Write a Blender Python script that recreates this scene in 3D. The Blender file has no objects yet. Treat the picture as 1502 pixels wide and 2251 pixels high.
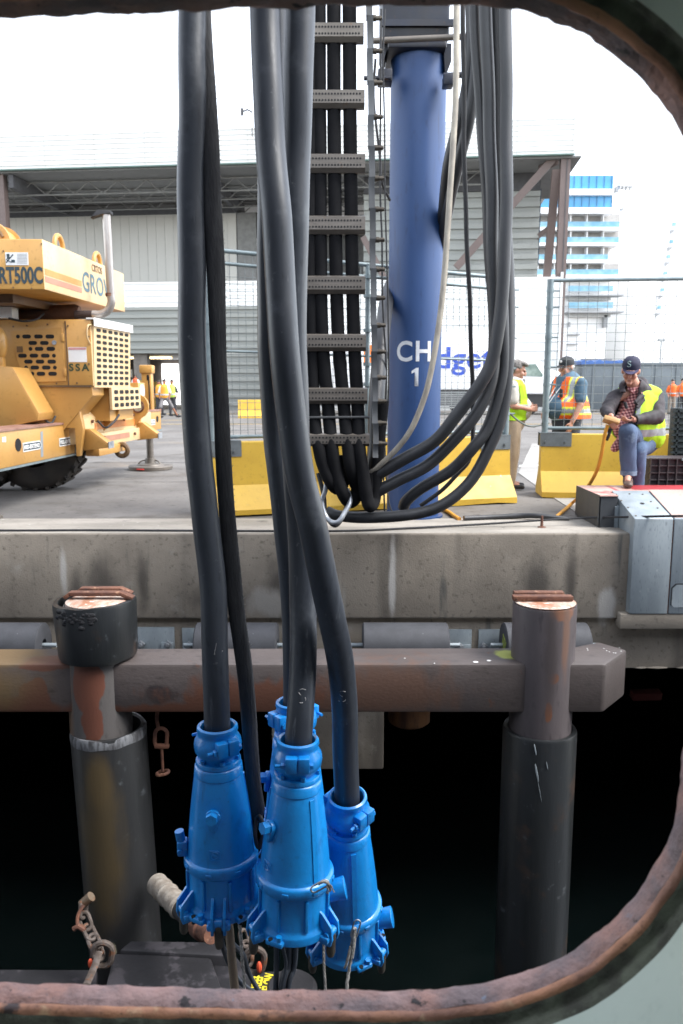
import bpy, bmesh, math, random
from mathutils import Vector, Matrix, Euler
random.seed(7)
R=math.radians
sc=bpy.context.scene
COL=sc.collection
# ---------------------------------------------------------------- camera
F_PX,CX,CY=1750.0,751.0,1125.5
PITCH=math.atan(277/1750.0); CT,ST=math.cos(PITCH),math.sin(PITCH)
EYE=Vector((0,0,1.42))
cam=bpy.data.cameras.new("camera"); cam_o=bpy.data.objects.new("camera",cam); COL.objects.link(cam_o)
cam.sensor_fit='VERTICAL'; cam.sensor_height=36; cam.sensor_width=24; cam.lens=F_PX/2251*36
cam.clip_start=0.02; cam.clip_end=3000
cam_o.location=EYE; cam_o.rotation_euler=(math.pi/2-PITCH,0,0)
cam.dof.use_dof=True; cam.dof.focus_distance=2.9; cam.dof.aperture_fstop=6.3
sc.camera=cam_o
# ---------------------------------------------------------------- sky, sun, exposure
SUN_EL,SUN_AZ=R(52),R(105)      # azimuth measured from +Y towards +X
w=bpy.data.worlds.new("World"); sc.world=w; w.use_nodes=True
nt=w.node_tree; nt.nodes.clear()
out=nt.nodes.new('ShaderNodeOutputWorld'); bg=nt.nodes.new('ShaderNodeBackground')
sky=nt.nodes.new('ShaderNodeTexSky'); sky.sky_type='NISHITA'; sky.sun_disc=False
sky.sun_elevation=SUN_EL; sky.sun_rotation=SUN_AZ; sky.air_density=1.0; sky.dust_density=0.6; sky.ozone_density=1.0
hs=nt.nodes.new('ShaderNodeHueSaturation'); hs.inputs['Saturation'].default_value=0.32
nt.links.new(sky.outputs[0],hs.inputs['Color']); nt.links.new(hs.outputs[0],bg.inputs[0])
bg.inputs[1].default_value=0.15; nt.links.new(bg.outputs[0],out.inputs[0])
sl=bpy.data.lights.new("sun",'SUN'); sl.energy=1.35; sl.angle=R(28); sl.color=(1,.97,.93)
so=bpy.data.objects.new("sun",sl); COL.objects.link(so)
sd=Vector((math.sin(SUN_AZ)*math.cos(SUN_EL),math.cos(SUN_AZ)*math.cos(SUN_EL),math.sin(SUN_EL)))
so.rotation_euler=sd.to_track_quat('Z','Y').to_euler(); so.location=(0,0,30)
sc.view_settings.view_transform='Standard'; sc.view_settings.look='None'; sc.view_settings.gamma=1
sc.view_settings.use_curve_mapping=False
sc.view_settings.exposure=2.1
sc.render.engine='CYCLES'
sc.cycles.use_denoising=True
sc.cycles.max_bounces=6; sc.cycles.diffuse_bounces=4; sc.cycles.glossy_bounces=3; sc.cycles.transmission_bounces=4
sc.cycles.caustics_reflective=False; sc.cycles.caustics_refractive=False
sc.cycles.sample_clamp_indirect=6
# ---------------------------------------------------------------- helpers
def vdir(u,v):
    dx=(u-CX)/F_PX; dy=-(v-CY)/F_PX
    return Vector((dx, CT+dy*ST, -ST+dy*CT))
def W(u,v,Y):                      # the point at distance Y from the ship that the photo shows at u,v
    d=vdir(u,v); return EYE+d*(Y/d.y)
def Z(v,Y): return W(CX,v,Y).z
def G(u,v,z=0.0):
    d=vdir(u,v); return EYE+d*((z-EYE.z)/d.z)
def px(n,v,Y): return n*(Y/vdir(CX,v).y)/F_PX
def spl(pts,n=8):                  # Catmull-Rom through points
    pts=[Vector(p) for p in pts]
    if len(pts)<3: return pts
    P=[2*pts[0]-pts[1]]+pts+[2*pts[-1]-pts[-2]]; o=[]
    for i in range(1,len(P)-2):
        a,b,c,d=P[i-1],P[i],P[i+1],P[i+2]
        for k in range(n):
            t=k/n
            o.append(.5*((2*b)+(c-a)*t+(2*a-5*b+4*c-d)*t*t+(3*b-a-3*c+d)*t**3))
    o.append(pts[-1]); return o
class MB:
    def __init__(s): s.bm=bmesh.new()
    def _t(s,vs,mat):
        if mat is not None: bmesh.ops.transform(s.bm,matrix=mat,verts=vs)
        return s
    def box(s,c,size,rot=None,bev=0,mat=None):
        m=Matrix.Translation(Vector(c))@((Euler(rot).to_matrix().to_4x4()) if rot else Matrix.Identity(4))@Matrix.Diagonal((size[0],size[1],size[2],1))
        if mat is not None: m=mat@m
        r=bmesh.ops.create_cube(s.bm,size=1,matrix=m)
        if bev>0:
            es=list({e for v in r['verts'] for e in v.link_edges})
            bmesh.ops.bevel(s.bm,geom=es,offset=min(bev,min(size)*.45),segments=2,profile=.5,affect='EDGES')
        return s
    def bx(s,x0,x1,y0,y1,z0,z1,bev=0):
        return s.box(((x0+x1)/2,(y0+y1)/2,(z0+z1)/2),(abs(x1-x0),abs(y1-y0),abs(z1-z0)),bev=bev)
    def tube(s,pts,r,seg=12,caps=True,flat=None,closed=False):
        pts=[Vector(p) for p in pts]; n=len(pts)
        rr=r if isinstance(r,(list,tuple)) else [r]*n
        rings=[]; nrm=None
        for i,p in enumerate(pts):
            a=pts[i-1] if (i>0 or closed) else p; b=pts[(i+1)%n] if (i<n-1 or closed) else p
            t=(b-a).normalized()
            if nrm is None:
                ref=Vector((0,0,1)) if abs(t.z)<.9 else Vector((1,0,0))
                if flat is not None: ref=Vector(flat[1])
                nrm=(ref-t*ref.dot(t)).normalized()
            else:
                nrm=(nrm-t*nrm.dot(t)).normalized()
            bn=t.cross(nrm)
            k=rr[i]; ky=k*(flat[0] if flat else 1)
            rings.append([s.bm.verts.new(p+nrm*math.cos(2*math.pi*j/seg)*ky+bn*math.sin(2*math.pi*j/seg)*k) for j in range(seg)])
        for i in range(n-1 if not closed else n):
            A,B=rings[i],rings[(i+1)%n]
            for j in range(seg):
                s.bm.faces.new((A[j],A[(j+1)%seg],B[(j+1)%seg],B[j]))
        if caps and not closed:
            s.bm.faces.new(rings[0][::-1]); s.bm.faces.new(rings[-1])
        return s
    def cyl(s,p0,p1,r0,r1=None,seg=20): return s.tube([p0,p1],[r0,r0 if r1 is None else r1],seg)
    def lathe(s,prof,seg=32,mat=None,close=True):   # prof: (z,r)
        rings=[]; vs=[]
        for z,r in prof:
            ring=[s.bm.verts.new((math.cos(2*math.pi*j/seg)*r,math.sin(2*math.pi*j/seg)*r,z)) for j in range(seg)]
            rings.append(ring); vs+=ring
        for A,B in zip(rings,rings[1:]):
            for j in range(seg): s.bm.faces.new((A[j],B[j],B[(j+1)%seg],A[(j+1)%seg]))
        if close:
            s.bm.faces.new(rings[0]); s.bm.faces.new(rings[-1][::-1])
        return s._t(vs,mat)
    def prism(s,poly,vec,mat=None,bev=0):           # poly: 3-D points, extruded along vec
        vec=Vector(vec); A=[s.bm.verts.new(Vector(p)) for p in poly]; B=[s.bm.verts.new(Vector(p)+vec) for p in poly]
        n=len(A); s.bm.faces.new(A); s.bm.faces.new(B[::-1])
        for j in range(n): s.bm.faces.new((A[j],B[j],B[(j+1)%n],A[(j+1)%n]))
        if bev>0:
            es=list({e for v in A+B for e in v.link_edges})
            bmesh.ops.bevel(s.bm,geom=es,offset=bev,segments=2,profile=.5,affect='EDGES')
        else: s._t(A+B,mat)
        return s
    def ell(s,c,rad,rot=None,seg=16,mat=None):
        m=Matrix.Translation(Vector(c))@((Euler(rot).to_matrix().to_4x4()) if rot else Matrix.Identity(4))@Matrix.Diagonal((rad[0],rad[1],rad[2],1))
        if mat is not None: m=mat@m
        bmesh.ops.create_uvsphere(s.bm,u_segments=seg,v_segments=max(6,seg*2//3),radius=1,matrix=m); return s
    def quad(s,*p):
        s.bm.faces.new([s.bm.verts.new(Vector(q)) for q in p]); return s
    def link(s,c,ax,side,L,Wd,r,seg=8):              # chain link: stadium loop
        c=Vector(c); ax=Vector(ax).normalized(); side=Vector(side); side=(side-ax*side.dot(ax)).normalized()
        pts=[]; h=L/2-Wd/2
        for k in range(9): a=math.pi*k/8; pts.append(c+ax*(h+math.sin(a)*Wd/2)+side*math.cos(a)*Wd/2)
        for k in range(9): a=math.pi+math.pi*k/8; pts.append(c+ax*(-h+math.sin(a)*Wd/2)+side*math.cos(a)*Wd/2)
        return s.tube(pts,r,seg,closed=True)
    def hexbolt(s,p,ax,r,h,seg=6):
        p=Vector(p); ax=Vector(ax).normalized(); return s.tube([p,p+ax*h],[r,r],seg)
    def build(s,name,mat,parent=None,ang=38,smooth=True):
        bm=s.bm
        bmesh.ops.recalc_face_normals(bm,faces=bm.faces)
        me=bpy.data.meshes.new(name); bm.to_mesh(me); bm.free()
        return put(name,me,mat,parent,ang,smooth)
def put(name,me,mat,parent=None,ang=38,smooth=True):
    if smooth and len(me.polygons):
        me.polygons.foreach_set('use_smooth',[True]*len(me.polygons))
        me.set_sharp_from_angle(angle=R(ang))
    o=bpy.data.objects.new(name,me); COL.objects.link(o)
    if mat: 
        ix=[p.material_index for p in me.polygons]; me.materials.clear()
        for m in (mat if isinstance(mat,(list,tuple)) else [mat]): me.materials.append(m)
        if any(ix): me.polygons.foreach_set('material_index',ix)
    if parent is not None:
        q=parent; off=Vector((0,0,0))
        while q is not None: off+=Vector(q.location); q=q.parent
        o.parent=parent
        for v in me.vertices: v.co-=off
    return o
def tag(o,label,cat,group=None,kind=None):
    if label: o['label']=label
    if cat: o['category']=cat
    if group: o['group']=group
    if kind: o['kind']=kind
    return o
def thing(name,label,cat,loc=(0,0,0),group=None):
    o=bpy.data.objects.new(name,None); COL.objects.link(o); o.location=loc; o.empty_display_size=.1
    return tag(o,label,cat,group)
def struct(o): o['kind']='structure'; return o
def copy_tree(o,delta,parent=None,label=None):
    c=o.copy(); COL.objects.link(c)
    if parent is None: c.location=o.location+Vector(delta)
    else: c.parent=parent
    if label: c['label']=label
    for ch in list(o.children): copy_tree(ch,(0,0,0),c)
    return c
def text_mesh(s,size,ext=.001,bold=0,sx=1,align='LEFT',fine=0,sp=1):
    cu=bpy.data.curves.new('t','FONT'); cu.body=s; cu.size=size; cu.extrude=ext; cu.offset=bold; cu.align_x=align; cu.space_character=sp
    cu.resolution_u=4
    ob=bpy.data.objects.new('t',cu); COL.objects.link(ob)
    dg=bpy.context.evaluated_depsgraph_get(); me=bpy.data.meshes.new_from_object(ob.evaluated_get(dg))
    bpy.data.objects.remove(ob); bpy.data.curves.remove(cu)
    me.materials.clear()
    if fine:
        bm=bmesh.new(); bm.from_mesh(me); bmesh.ops.triangulate(bm,faces=bm.faces)
        for _ in range(3):
            es=[e for e in bm.edges if e.calc_length()>fine]
            if es: bmesh.ops.subdivide_edges(bm,edges=es,cuts=1); bmesh.ops.triangulate(bm,faces=bm.faces)
        bm.to_mesh(me); bm.free()
    for v in me.vertices: v.co.x*=sx
    return me
def text(name,s,size,mat,parent,origin,xax,yax,**k):   # flat lettering laid on a surface; xax reading direction, yax up
    me=text_mesh(s,size,**k); o=Vector(origin); xa=Vector(xax).normalized(); ya=Vector(yax).normalized(); za=xa.cross(ya)
    for v in me.vertices: c=v.co.copy(); v.co=o+xa*c.x+ya*c.y+za*c.z
    return put(name,me,mat,parent,smooth=False)
def remesh(elems,voxel=.01,smooth=4):                  # union of tapered limbs and ellipsoids as one skin
    b=MB()
    for e in elems:
        if e[0]=='c': 
            p0,p1=Vector(e[1]),Vector(e[2]); r0=e[3]; r1=e[4]
            b.tube([p0,p1],[r0,r1],14); b.ell(p0,(r0,)*3,seg=14); b.ell(p1,(r1,)*3,seg=14)
        elif e[0]=='e': b.ell(e[1],e[2],e[3] if len(e)>3 else None,seg=18)
        elif e[0]=='t': b.tube(e[1],e[2],14)
        elif e[0]=='b': b.box(e[1],e[2],e[3] if len(e)>3 else None)
    me=bpy.data.meshes.new('r'); b.bm.to_mesh(me); b.bm.free()
    ob=bpy.data.objects.new('r',me); COL.objects.link(ob)
    m=ob.modifiers.new('r','REMESH'); m.mode='VOXEL'; m.voxel_size=voxel
    dg=bpy.context.evaluated_depsgraph_get(); me2=bpy.data.meshes.new_from_object(ob.evaluated_get(dg))
    bpy.data.objects.remove(ob)
    bm=bmesh.new(); bm.from_mesh(me2)
    for _ in range(smooth): bmesh.ops.smooth_vert(bm,verts=bm.verts,factor=.5,use_axis_x=True,use_axis_y=True,use_axis_z=True)
    bm.to_mesh(me2); bm.free(); return me2
def S(r,g,b):                       # photo colour 0-255 to linear
    return tuple(((c/255)/12.92 if c/255<=.04045 else ((c/255+.055)/1.055)**2.4) for c in (r,g,b))+(1,)
MATS={}
def mat(name,col,col2=None,rough=.6,metal=0,scale=4,stretch=(1,1,1),lo=.35,hi=.65,spots=None,bump=.1,bscale=60,rvar=.1,streaks=None,fine=.08,coat=0,emit=None,detail=6,world=False,bdist=.004,blobs=None):
    if name in MATS: return MATS[name]
    m=bpy.data.materials.new(name); m.use_nodes=True; n=m.node_tree; n.nodes.clear(); N=n.nodes.new; L=n.links.new
    o=N('ShaderNodeOutputMaterial'); p=N('ShaderNodeBsdfPrincipled'); L(p.outputs[0],o.inputs[0])
    tc=N('ShaderNodeTexCoord'); 
    def noise(sc_,st=(1,1,1),det=detail,off=0,ro=.55):
        mp=N('ShaderNodeMapping'); mp.inputs['Scale'].default_value=st; mp.inputs['Location'].default_value=(off,off*.7,off*1.3); L(tc.outputs['Object'],mp.inputs[0])
        t=N('ShaderNodeTexNoise'); t.inputs['Scale'].default_value=sc_; t.inputs['Detail'].default_value=det; t.inputs['Roughness'].default_value=ro; L(mp.outputs[0],t.inputs['Vector']); return t.outputs['Fac']
    def ramp(src,a,b):
        r=N('ShaderNodeMapRange'); r.inputs['From Min'].default_value=min(a,b); r.inputs['From Max'].default_value=max(a,b); r.inputs['To Min'].default_value=0 if a<b else 1; r.inputs['To Max'].default_value=1 if a<b else 0; r.interpolation_type='SMOOTHSTEP'; L(src,r.inputs['Value']); return r.outputs[0]
    def mix(f,A,B):
        x=N('ShaderNodeMix'); x.data_type='RGBA'
        if hasattr(f,'links') or not isinstance(f,(int,float)): L(f,x.inputs[0])
        else: x.inputs[0].default_value=f
        for k,c in ((6,A),(7,B)):
            if isinstance(c,tuple): x.inputs[k].default_value=c
            else: L(c,x.inputs[k])
        return x.outputs[2]
    if col2 is None: col2=tuple(c*.8 for c in col[:3])+(1,)
    c=mix(ramp(noise(scale,stretch),lo,hi),col,col2)
    if fine:
        dk=tuple(min(1,v*(1-fine*3)) for v in col2[:3])+(1,)
        c=mix(ramp(noise(scale*14,stretch,3,2.2),.55,.8),c,dk)
    if streaks:                     # (colour, scale, lo, hi) running down
        for q,(scol,ss,a,b) in enumerate(streaks):
            c=mix(ramp(noise(ss,(1,1,.12),4,5.1+q*3),a,b),c,scol)
    if spots:                       # (colour, scale, lo, hi)
        for q,(scol,ss,a,b) in enumerate(spots):
            c=mix(ramp(noise(ss,(1,1,1),7,9.3+q*4,.62),a,b),c,scol)
    if blobs:                       # stains with a place and shape of their own: (colour, centre, size, wobble, noise scale, softness)
        for q,(bc,ce,sz,wb,ns,sf) in enumerate(blobs):
            s1=N('ShaderNodeVectorMath'); s1.operation='SUBTRACT'; L(tc.outputs['Object'],s1.inputs[0]); s1.inputs[1].default_value=ce
            s2=N('ShaderNodeVectorMath'); s2.operation='DIVIDE'; L(s1.outputs[0],s2.inputs[0]); s2.inputs[1].default_value=sz
            s3=N('ShaderNodeVectorMath'); s3.operation='LENGTH'; L(s2.outputs[0],s3.inputs[0])
            m1=N('ShaderNodeMath'); m1.operation='MULTIPLY_ADD'; L(noise(ns,(1,1,.5),6,q*3.7+11),m1.inputs[0]); m1.inputs[1].default_value=wb; L(s3.outputs['Value'],m1.inputs[2])
            c=mix(ramp(m1.outputs[0],1+wb*.5+sf,1+wb*.5-sf),c,bc)
    L(c,p.inputs['Base Color'])
    p.inputs['Metallic'].default_value=metal
    r_=N('ShaderNodeMapRange'); r_.inputs['To Min'].default_value=max(.04,rough-rvar); r_.inputs['To Max'].default_value=min(1,rough+rvar); L(noise(scale*3,stretch,4,1.1),r_.inputs['Value']); L(r_.outputs[0],p.inputs['Roughness'])
    if coat: p.inputs['Coat Weight'].default_value=coat; p.inputs['Coat Roughness'].default_value=.15
    if bump:
        bp=N('ShaderNodeBump'); bp.inputs['Strength'].default_value=bump; bp.inputs['Distance'].default_value=bdist; L(noise(bscale,stretch,5,.3),bp.inputs['Height']); L(bp.outputs[0],p.inputs['Normal'])
    if emit: p.inputs['Emission Color'].default_value=emit[0]; p.inputs['Emission Strength'].default_value=emit[1]
    MATS[name]=m; return m
# materials
M_rubber=mat('cable_rubber',(.043,.051,.065,1),(.026,.031,.041,1),rough=.40,scale=7,stretch=(1,1,.25),spots=[((.11,.12,.13,1),38,.66,.72),((.075,.085,.10,1),9,.55,.78)],streaks=[((.10,.11,.125,1),60,.62,.75)],bump=.15,bscale=50)
M_rubber2=mat('far_cable_rubber',(.030,.031,.034,1),(.019,.020,.022,1),rough=.45,scale=4,stretch=(1,1,.3),bump=.1)
M_black=mat('black_rubber',(.012,.012,.014,1),(.02,.02,.022,1),rough=.65,scale=5)
M_braid=mat('braided_sleeve',(.020,.021,.025,1),(.040,.042,.047,1),rough=.75,scale=40,stretch=(1,1,.2),bump=.6,bscale=200)
M_blue=mat('plug_blue_paint',(.004,.255,.68,1),(.003,.195,.57,1),rough=.36,scale=4,bump=.45,bscale=70,bdist=.002,fine=.05,coat=.3,spots=[((.02,.03,.04,1),26,.69,.72),((.16,.30,.42,1),34,.70,.74),((.004,.15,.44,1),8,.56,.72)],streaks=[((.004,.13,.38,1),26,.60,.74)])
M_post=mat('column_blue_paint',(.020,.060,.175,1),(.016,.048,.145,1),rough=.5,scale=1.2,stretch=(1,1,.35),bump=.10,bscale=18,fine=.06,streaks=[((.015,.034,.09,1),9,.62,.76)],spots=[((.025,.045,.10,1),14,.72,.76),((.10,.16,.30,1),22,.73,.76)])
M_navy=mat('navy_paint',(.006,.010,.024,1),(.011,.011,.016,1),rough=.45,scale=4,spots=[((.06,.03,.02,1),9,.62,.72)])
M_white=mat('white_paint',(.78,.78,.76,1),(.7,.7,.69,1),rough=.5,scale=2,fine=.02,bump=0)
M_wlet=mat('white_lettering',(.70,.72,.74,1),(.6,.62,.65,1),rough=.5,scale=12,spots=[((.05,.10,.22,1),35,.66,.7)],bump=0)
M_chalk=mat('chalk',(.5,.5,.5,1),(.15,.15,.16,1),rough=.9,scale=60,bump=0)
M_conc=mat('quay_concrete',(.255,.222,.180,1),(.190,.164,.133,1),rough=.9,scale=1.6,bump=.5,bscale=70,bdist=.006,fine=.14,
  streaks=[((.085,.074,.062,1),1.5,.54,.72),((.36,.35,.32,1),4.5,.70,.80),((.09,.088,.08,1),6,.6,.75)],spots=[((.018,.017,.015,1),24,.70,.73),((.27,.25,.215,1),3.1,.58,.75),((.30,.29,.26,1),90,.66,.74)],blobs=[((.085,.074,.062,1),(-2.35,-.4,-0.55),(0.13,9,0.3),1.6,7,0.75),((.085,.074,.062,1),(-2.6,-.4,-0.62),(0.05,9,0.2),1.6,7,0.75),((.085,.074,.062,1),(-1.95,-.4,-0.5),(0.06,9,0.25),1.6,7,0.75),((.085,.074,.062,1),(-0.62,-.4,-0.5),(0.1,9,0.28),1.6,7,0.75),((.085,.074,.062,1),(1.9,-.4,-0.5),(0.13,9,0.3),1.6,7,0.75),((.085,.074,.062,1),(2.25,-.4,-0.45),(0.05,9,0.35),1.6,7,0.75),((.085,.074,.062,1),(-1.2,-.4,-0.65),(0.25,9,0.12),1.6,7,0.75),((.46,.44,.41,1),(0.5,-.4,-0.45),(0.03,9,0.36),1.5,7,0.6),((.40,.38,.35,1),(-2.72,-.4,-0.35),(0.03,9,0.2),1.5,7,0.6),((.42,.40,.37,1),(2.62,-.4,-0.72),(0.1,9,0.18),1.5,7,0.3),((.30,.28,.25,1),(-0.7,-.4,-0.68),(0.2,9,0.13),2.2,7,0.5)])
M_cope=mat('coping_concrete',(.33,.30,.26,1),(.23,.21,.18,1),rough=.85,scale=2.5,bump=.5,bscale=60,fine=.1,stretch=(.4,1,1),spots=[((.10,.095,.085,1),5,.62,.74),((.55,.53,.5,1),14,.64,.74)])
M_asph=mat('asphalt',(.165,.155,.145,1),(.115,.107,.100,1),rough=.9,scale=.7,bump=.8,bscale=70,fine=.2,spots=[((.085,.075,.065,1),.9,.52,.70),((.19,.155,.12,1),.5,.6,.75),((.05,.047,.045,1),45,.66,.72),((.30,.29,.27,1),130,.64,.72)])
M_slab=mat('pale_concrete',(.32,.31,.29,1),(.24,.23,.215,1),rough=.9,scale=.9,bump=.3,spots=[((.12,.11,.1,1),1.1,.58,.7)])
M_galv=mat('galvanised_steel',(.33,.375,.40,1),(.25,.29,.315,1),rough=.5,metal=.25,scale=5,stretch=(1,1,.25),bump=.15,fine=.1,spots=[((.42,.45,.47,1),10,.64,.74)])
M_steel=mat('grey_painted_steel',(.100,.084,.088,1),(.072,.060,.064,1),rough=.55,scale=2,stretch=(.4,1,1),bump=.3,fine=.08,spots=[((.10,.045,.025,1),3.2,.62,.70),((.6,.62,.62,1),30,.755,.765)])
M_beam=mat('rusting_beam_paint',(.088,.072,.077,1),(.062,.049,.052,1),rough=.55,scale=2,stretch=(.4,1,1),bump=.4,fine=.08)
M_rust=mat('rusty_steel',(.15,.062,.035,1),(.08,.033,.022,1),rough=.8,scale=9,bump=1,bscale=60,spots=[((.26,.14,.085,1),14,.58,.66),((.05,.03,.025,1),25,.6,.7)])
M_rustcap=mat('rusty_cap',(.50,.40,.34,1),(.30,.13,.07,1),rough=.8,scale=9,bump=1,bscale=50,stretch=(1,.4,1),spots=[((.62,.56,.5,1),12,.55,.65)])
M_hdpe=mat('black_sleeve',(.008,.0095,.010,1),(.014,.016,.018,1),rough=.42,scale=4,stretch=(1,1,.12),bump=.3,fine=.05,spots=[((.05,.055,.06,1),9,.62,.72),((.03,.02,.015,1),3,.55,.7)])
M_hdpeb=mat('ochre_sleeve',(.009,.010,.011,1),(.016,.016,.017,1),rough=.5,scale=4,stretch=(1,1,.12),bump=.3,spots=[((.3,.3,.28,1),20,.76,.78),((.045,.05,.055,1),8,.60,.72)],blobs=[((.046,.033,.015,1),(.03,-.5,2.30),(.165,9,.66),1.3,7,.6),((.055,.038,.016,1),(.05,-.5,2.9),(.10,9,.22),.6,7,.4),((.34,.31,.22,1),(.105,-.5,1.42),(.022,9,.06),1.4,30,.3)])
M_bead=mat('scraped_edge',(.14,.145,.155,1),(.03,.03,.033,1),rough=.6,scale=30,stretch=(1,1,.2),bump=.6)
M_fend=mat('fender_rubber',(.052,.054,.062,1),(.038,.040,.046,1),rough=.7,scale=6,bump=.25,spots=[((.17,.17,.18,1),20,.68,.74)])
M_yel=mat('barrier_yellow',(.62,.39,.045,1),(.54,.33,.036,1),rough=.5,scale=2,bump=.25,fine=.05,spots=[((.22,.14,.04,1),13,.70,.75),((.75,.66,.45,1),7,.68,.76)])
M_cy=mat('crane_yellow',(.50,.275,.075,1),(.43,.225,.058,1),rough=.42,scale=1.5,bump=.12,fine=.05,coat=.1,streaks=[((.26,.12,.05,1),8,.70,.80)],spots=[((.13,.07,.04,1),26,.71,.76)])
M_cylit=mat('crane_lit_yellow',(.64,.475,.27,1),(.58,.405,.205,1),rough=.45,scale=1.5,bump=.12,fine=.05,streaks=[((.33,.20,.12,1),9,.70,.80)],spots=[((.18,.09,.05,1),24,.72,.77)])  # lit copy of the crane yellow: brightness of the rear side put into the colour
M_rail=mat('fence_steel',(.22,.27,.28,1),(.17,.21,.22,1),rough=.5,metal=.3,scale=8,bump=.1)
M_wire=mat('fence_wire',(.22,.24,.24,1),(.16,.18,.18,1),rough=.5,metal=.2,bump=0)
M_dark=mat('dark_void',(.008,.008,.009,1),rough=.9,bump=0)
M_ladder=mat('carrier_steel',(.165,.145,.125,1),(.12,.105,.09,1),rough=.5,metal=.35,scale=8,stretch=(.3,1,1),spots=[((.14,.09,.06,1),12,.62,.74)])
M_brass=mat('bolt_metal',(.11,.095,.075,1),(.06,.05,.04,1),rough=.5,metal=.6,scale=30,bump=0)
M_alum=mat('rim_alum',(.42,.44,.46,1),(.25,.27,.3,1),rough=.4,metal=.6,scale=20)
M_hose=mat('pale_hose',(.40,.36,.29,1),(.27,.24,.2,1),rough=.6,scale=15,stretch=(1,1,.4))
M_rope=mat('grey_rope',(.36,.35,.33,1),(.2,.19,.18,1),rough=.9,scale=90,bump=1,bscale=160)
M_skin=mat('skin',(.58,.31,.22,1),(.50,.24,.165,1),rough=.5,scale=14,bump=.05,fine=.02)
M_skin2=mat('tanned_skin',(.30,.13,.07,1),(.25,.10,.055,1),rough=.5,scale=12,bump=0,fine=.02)
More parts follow.
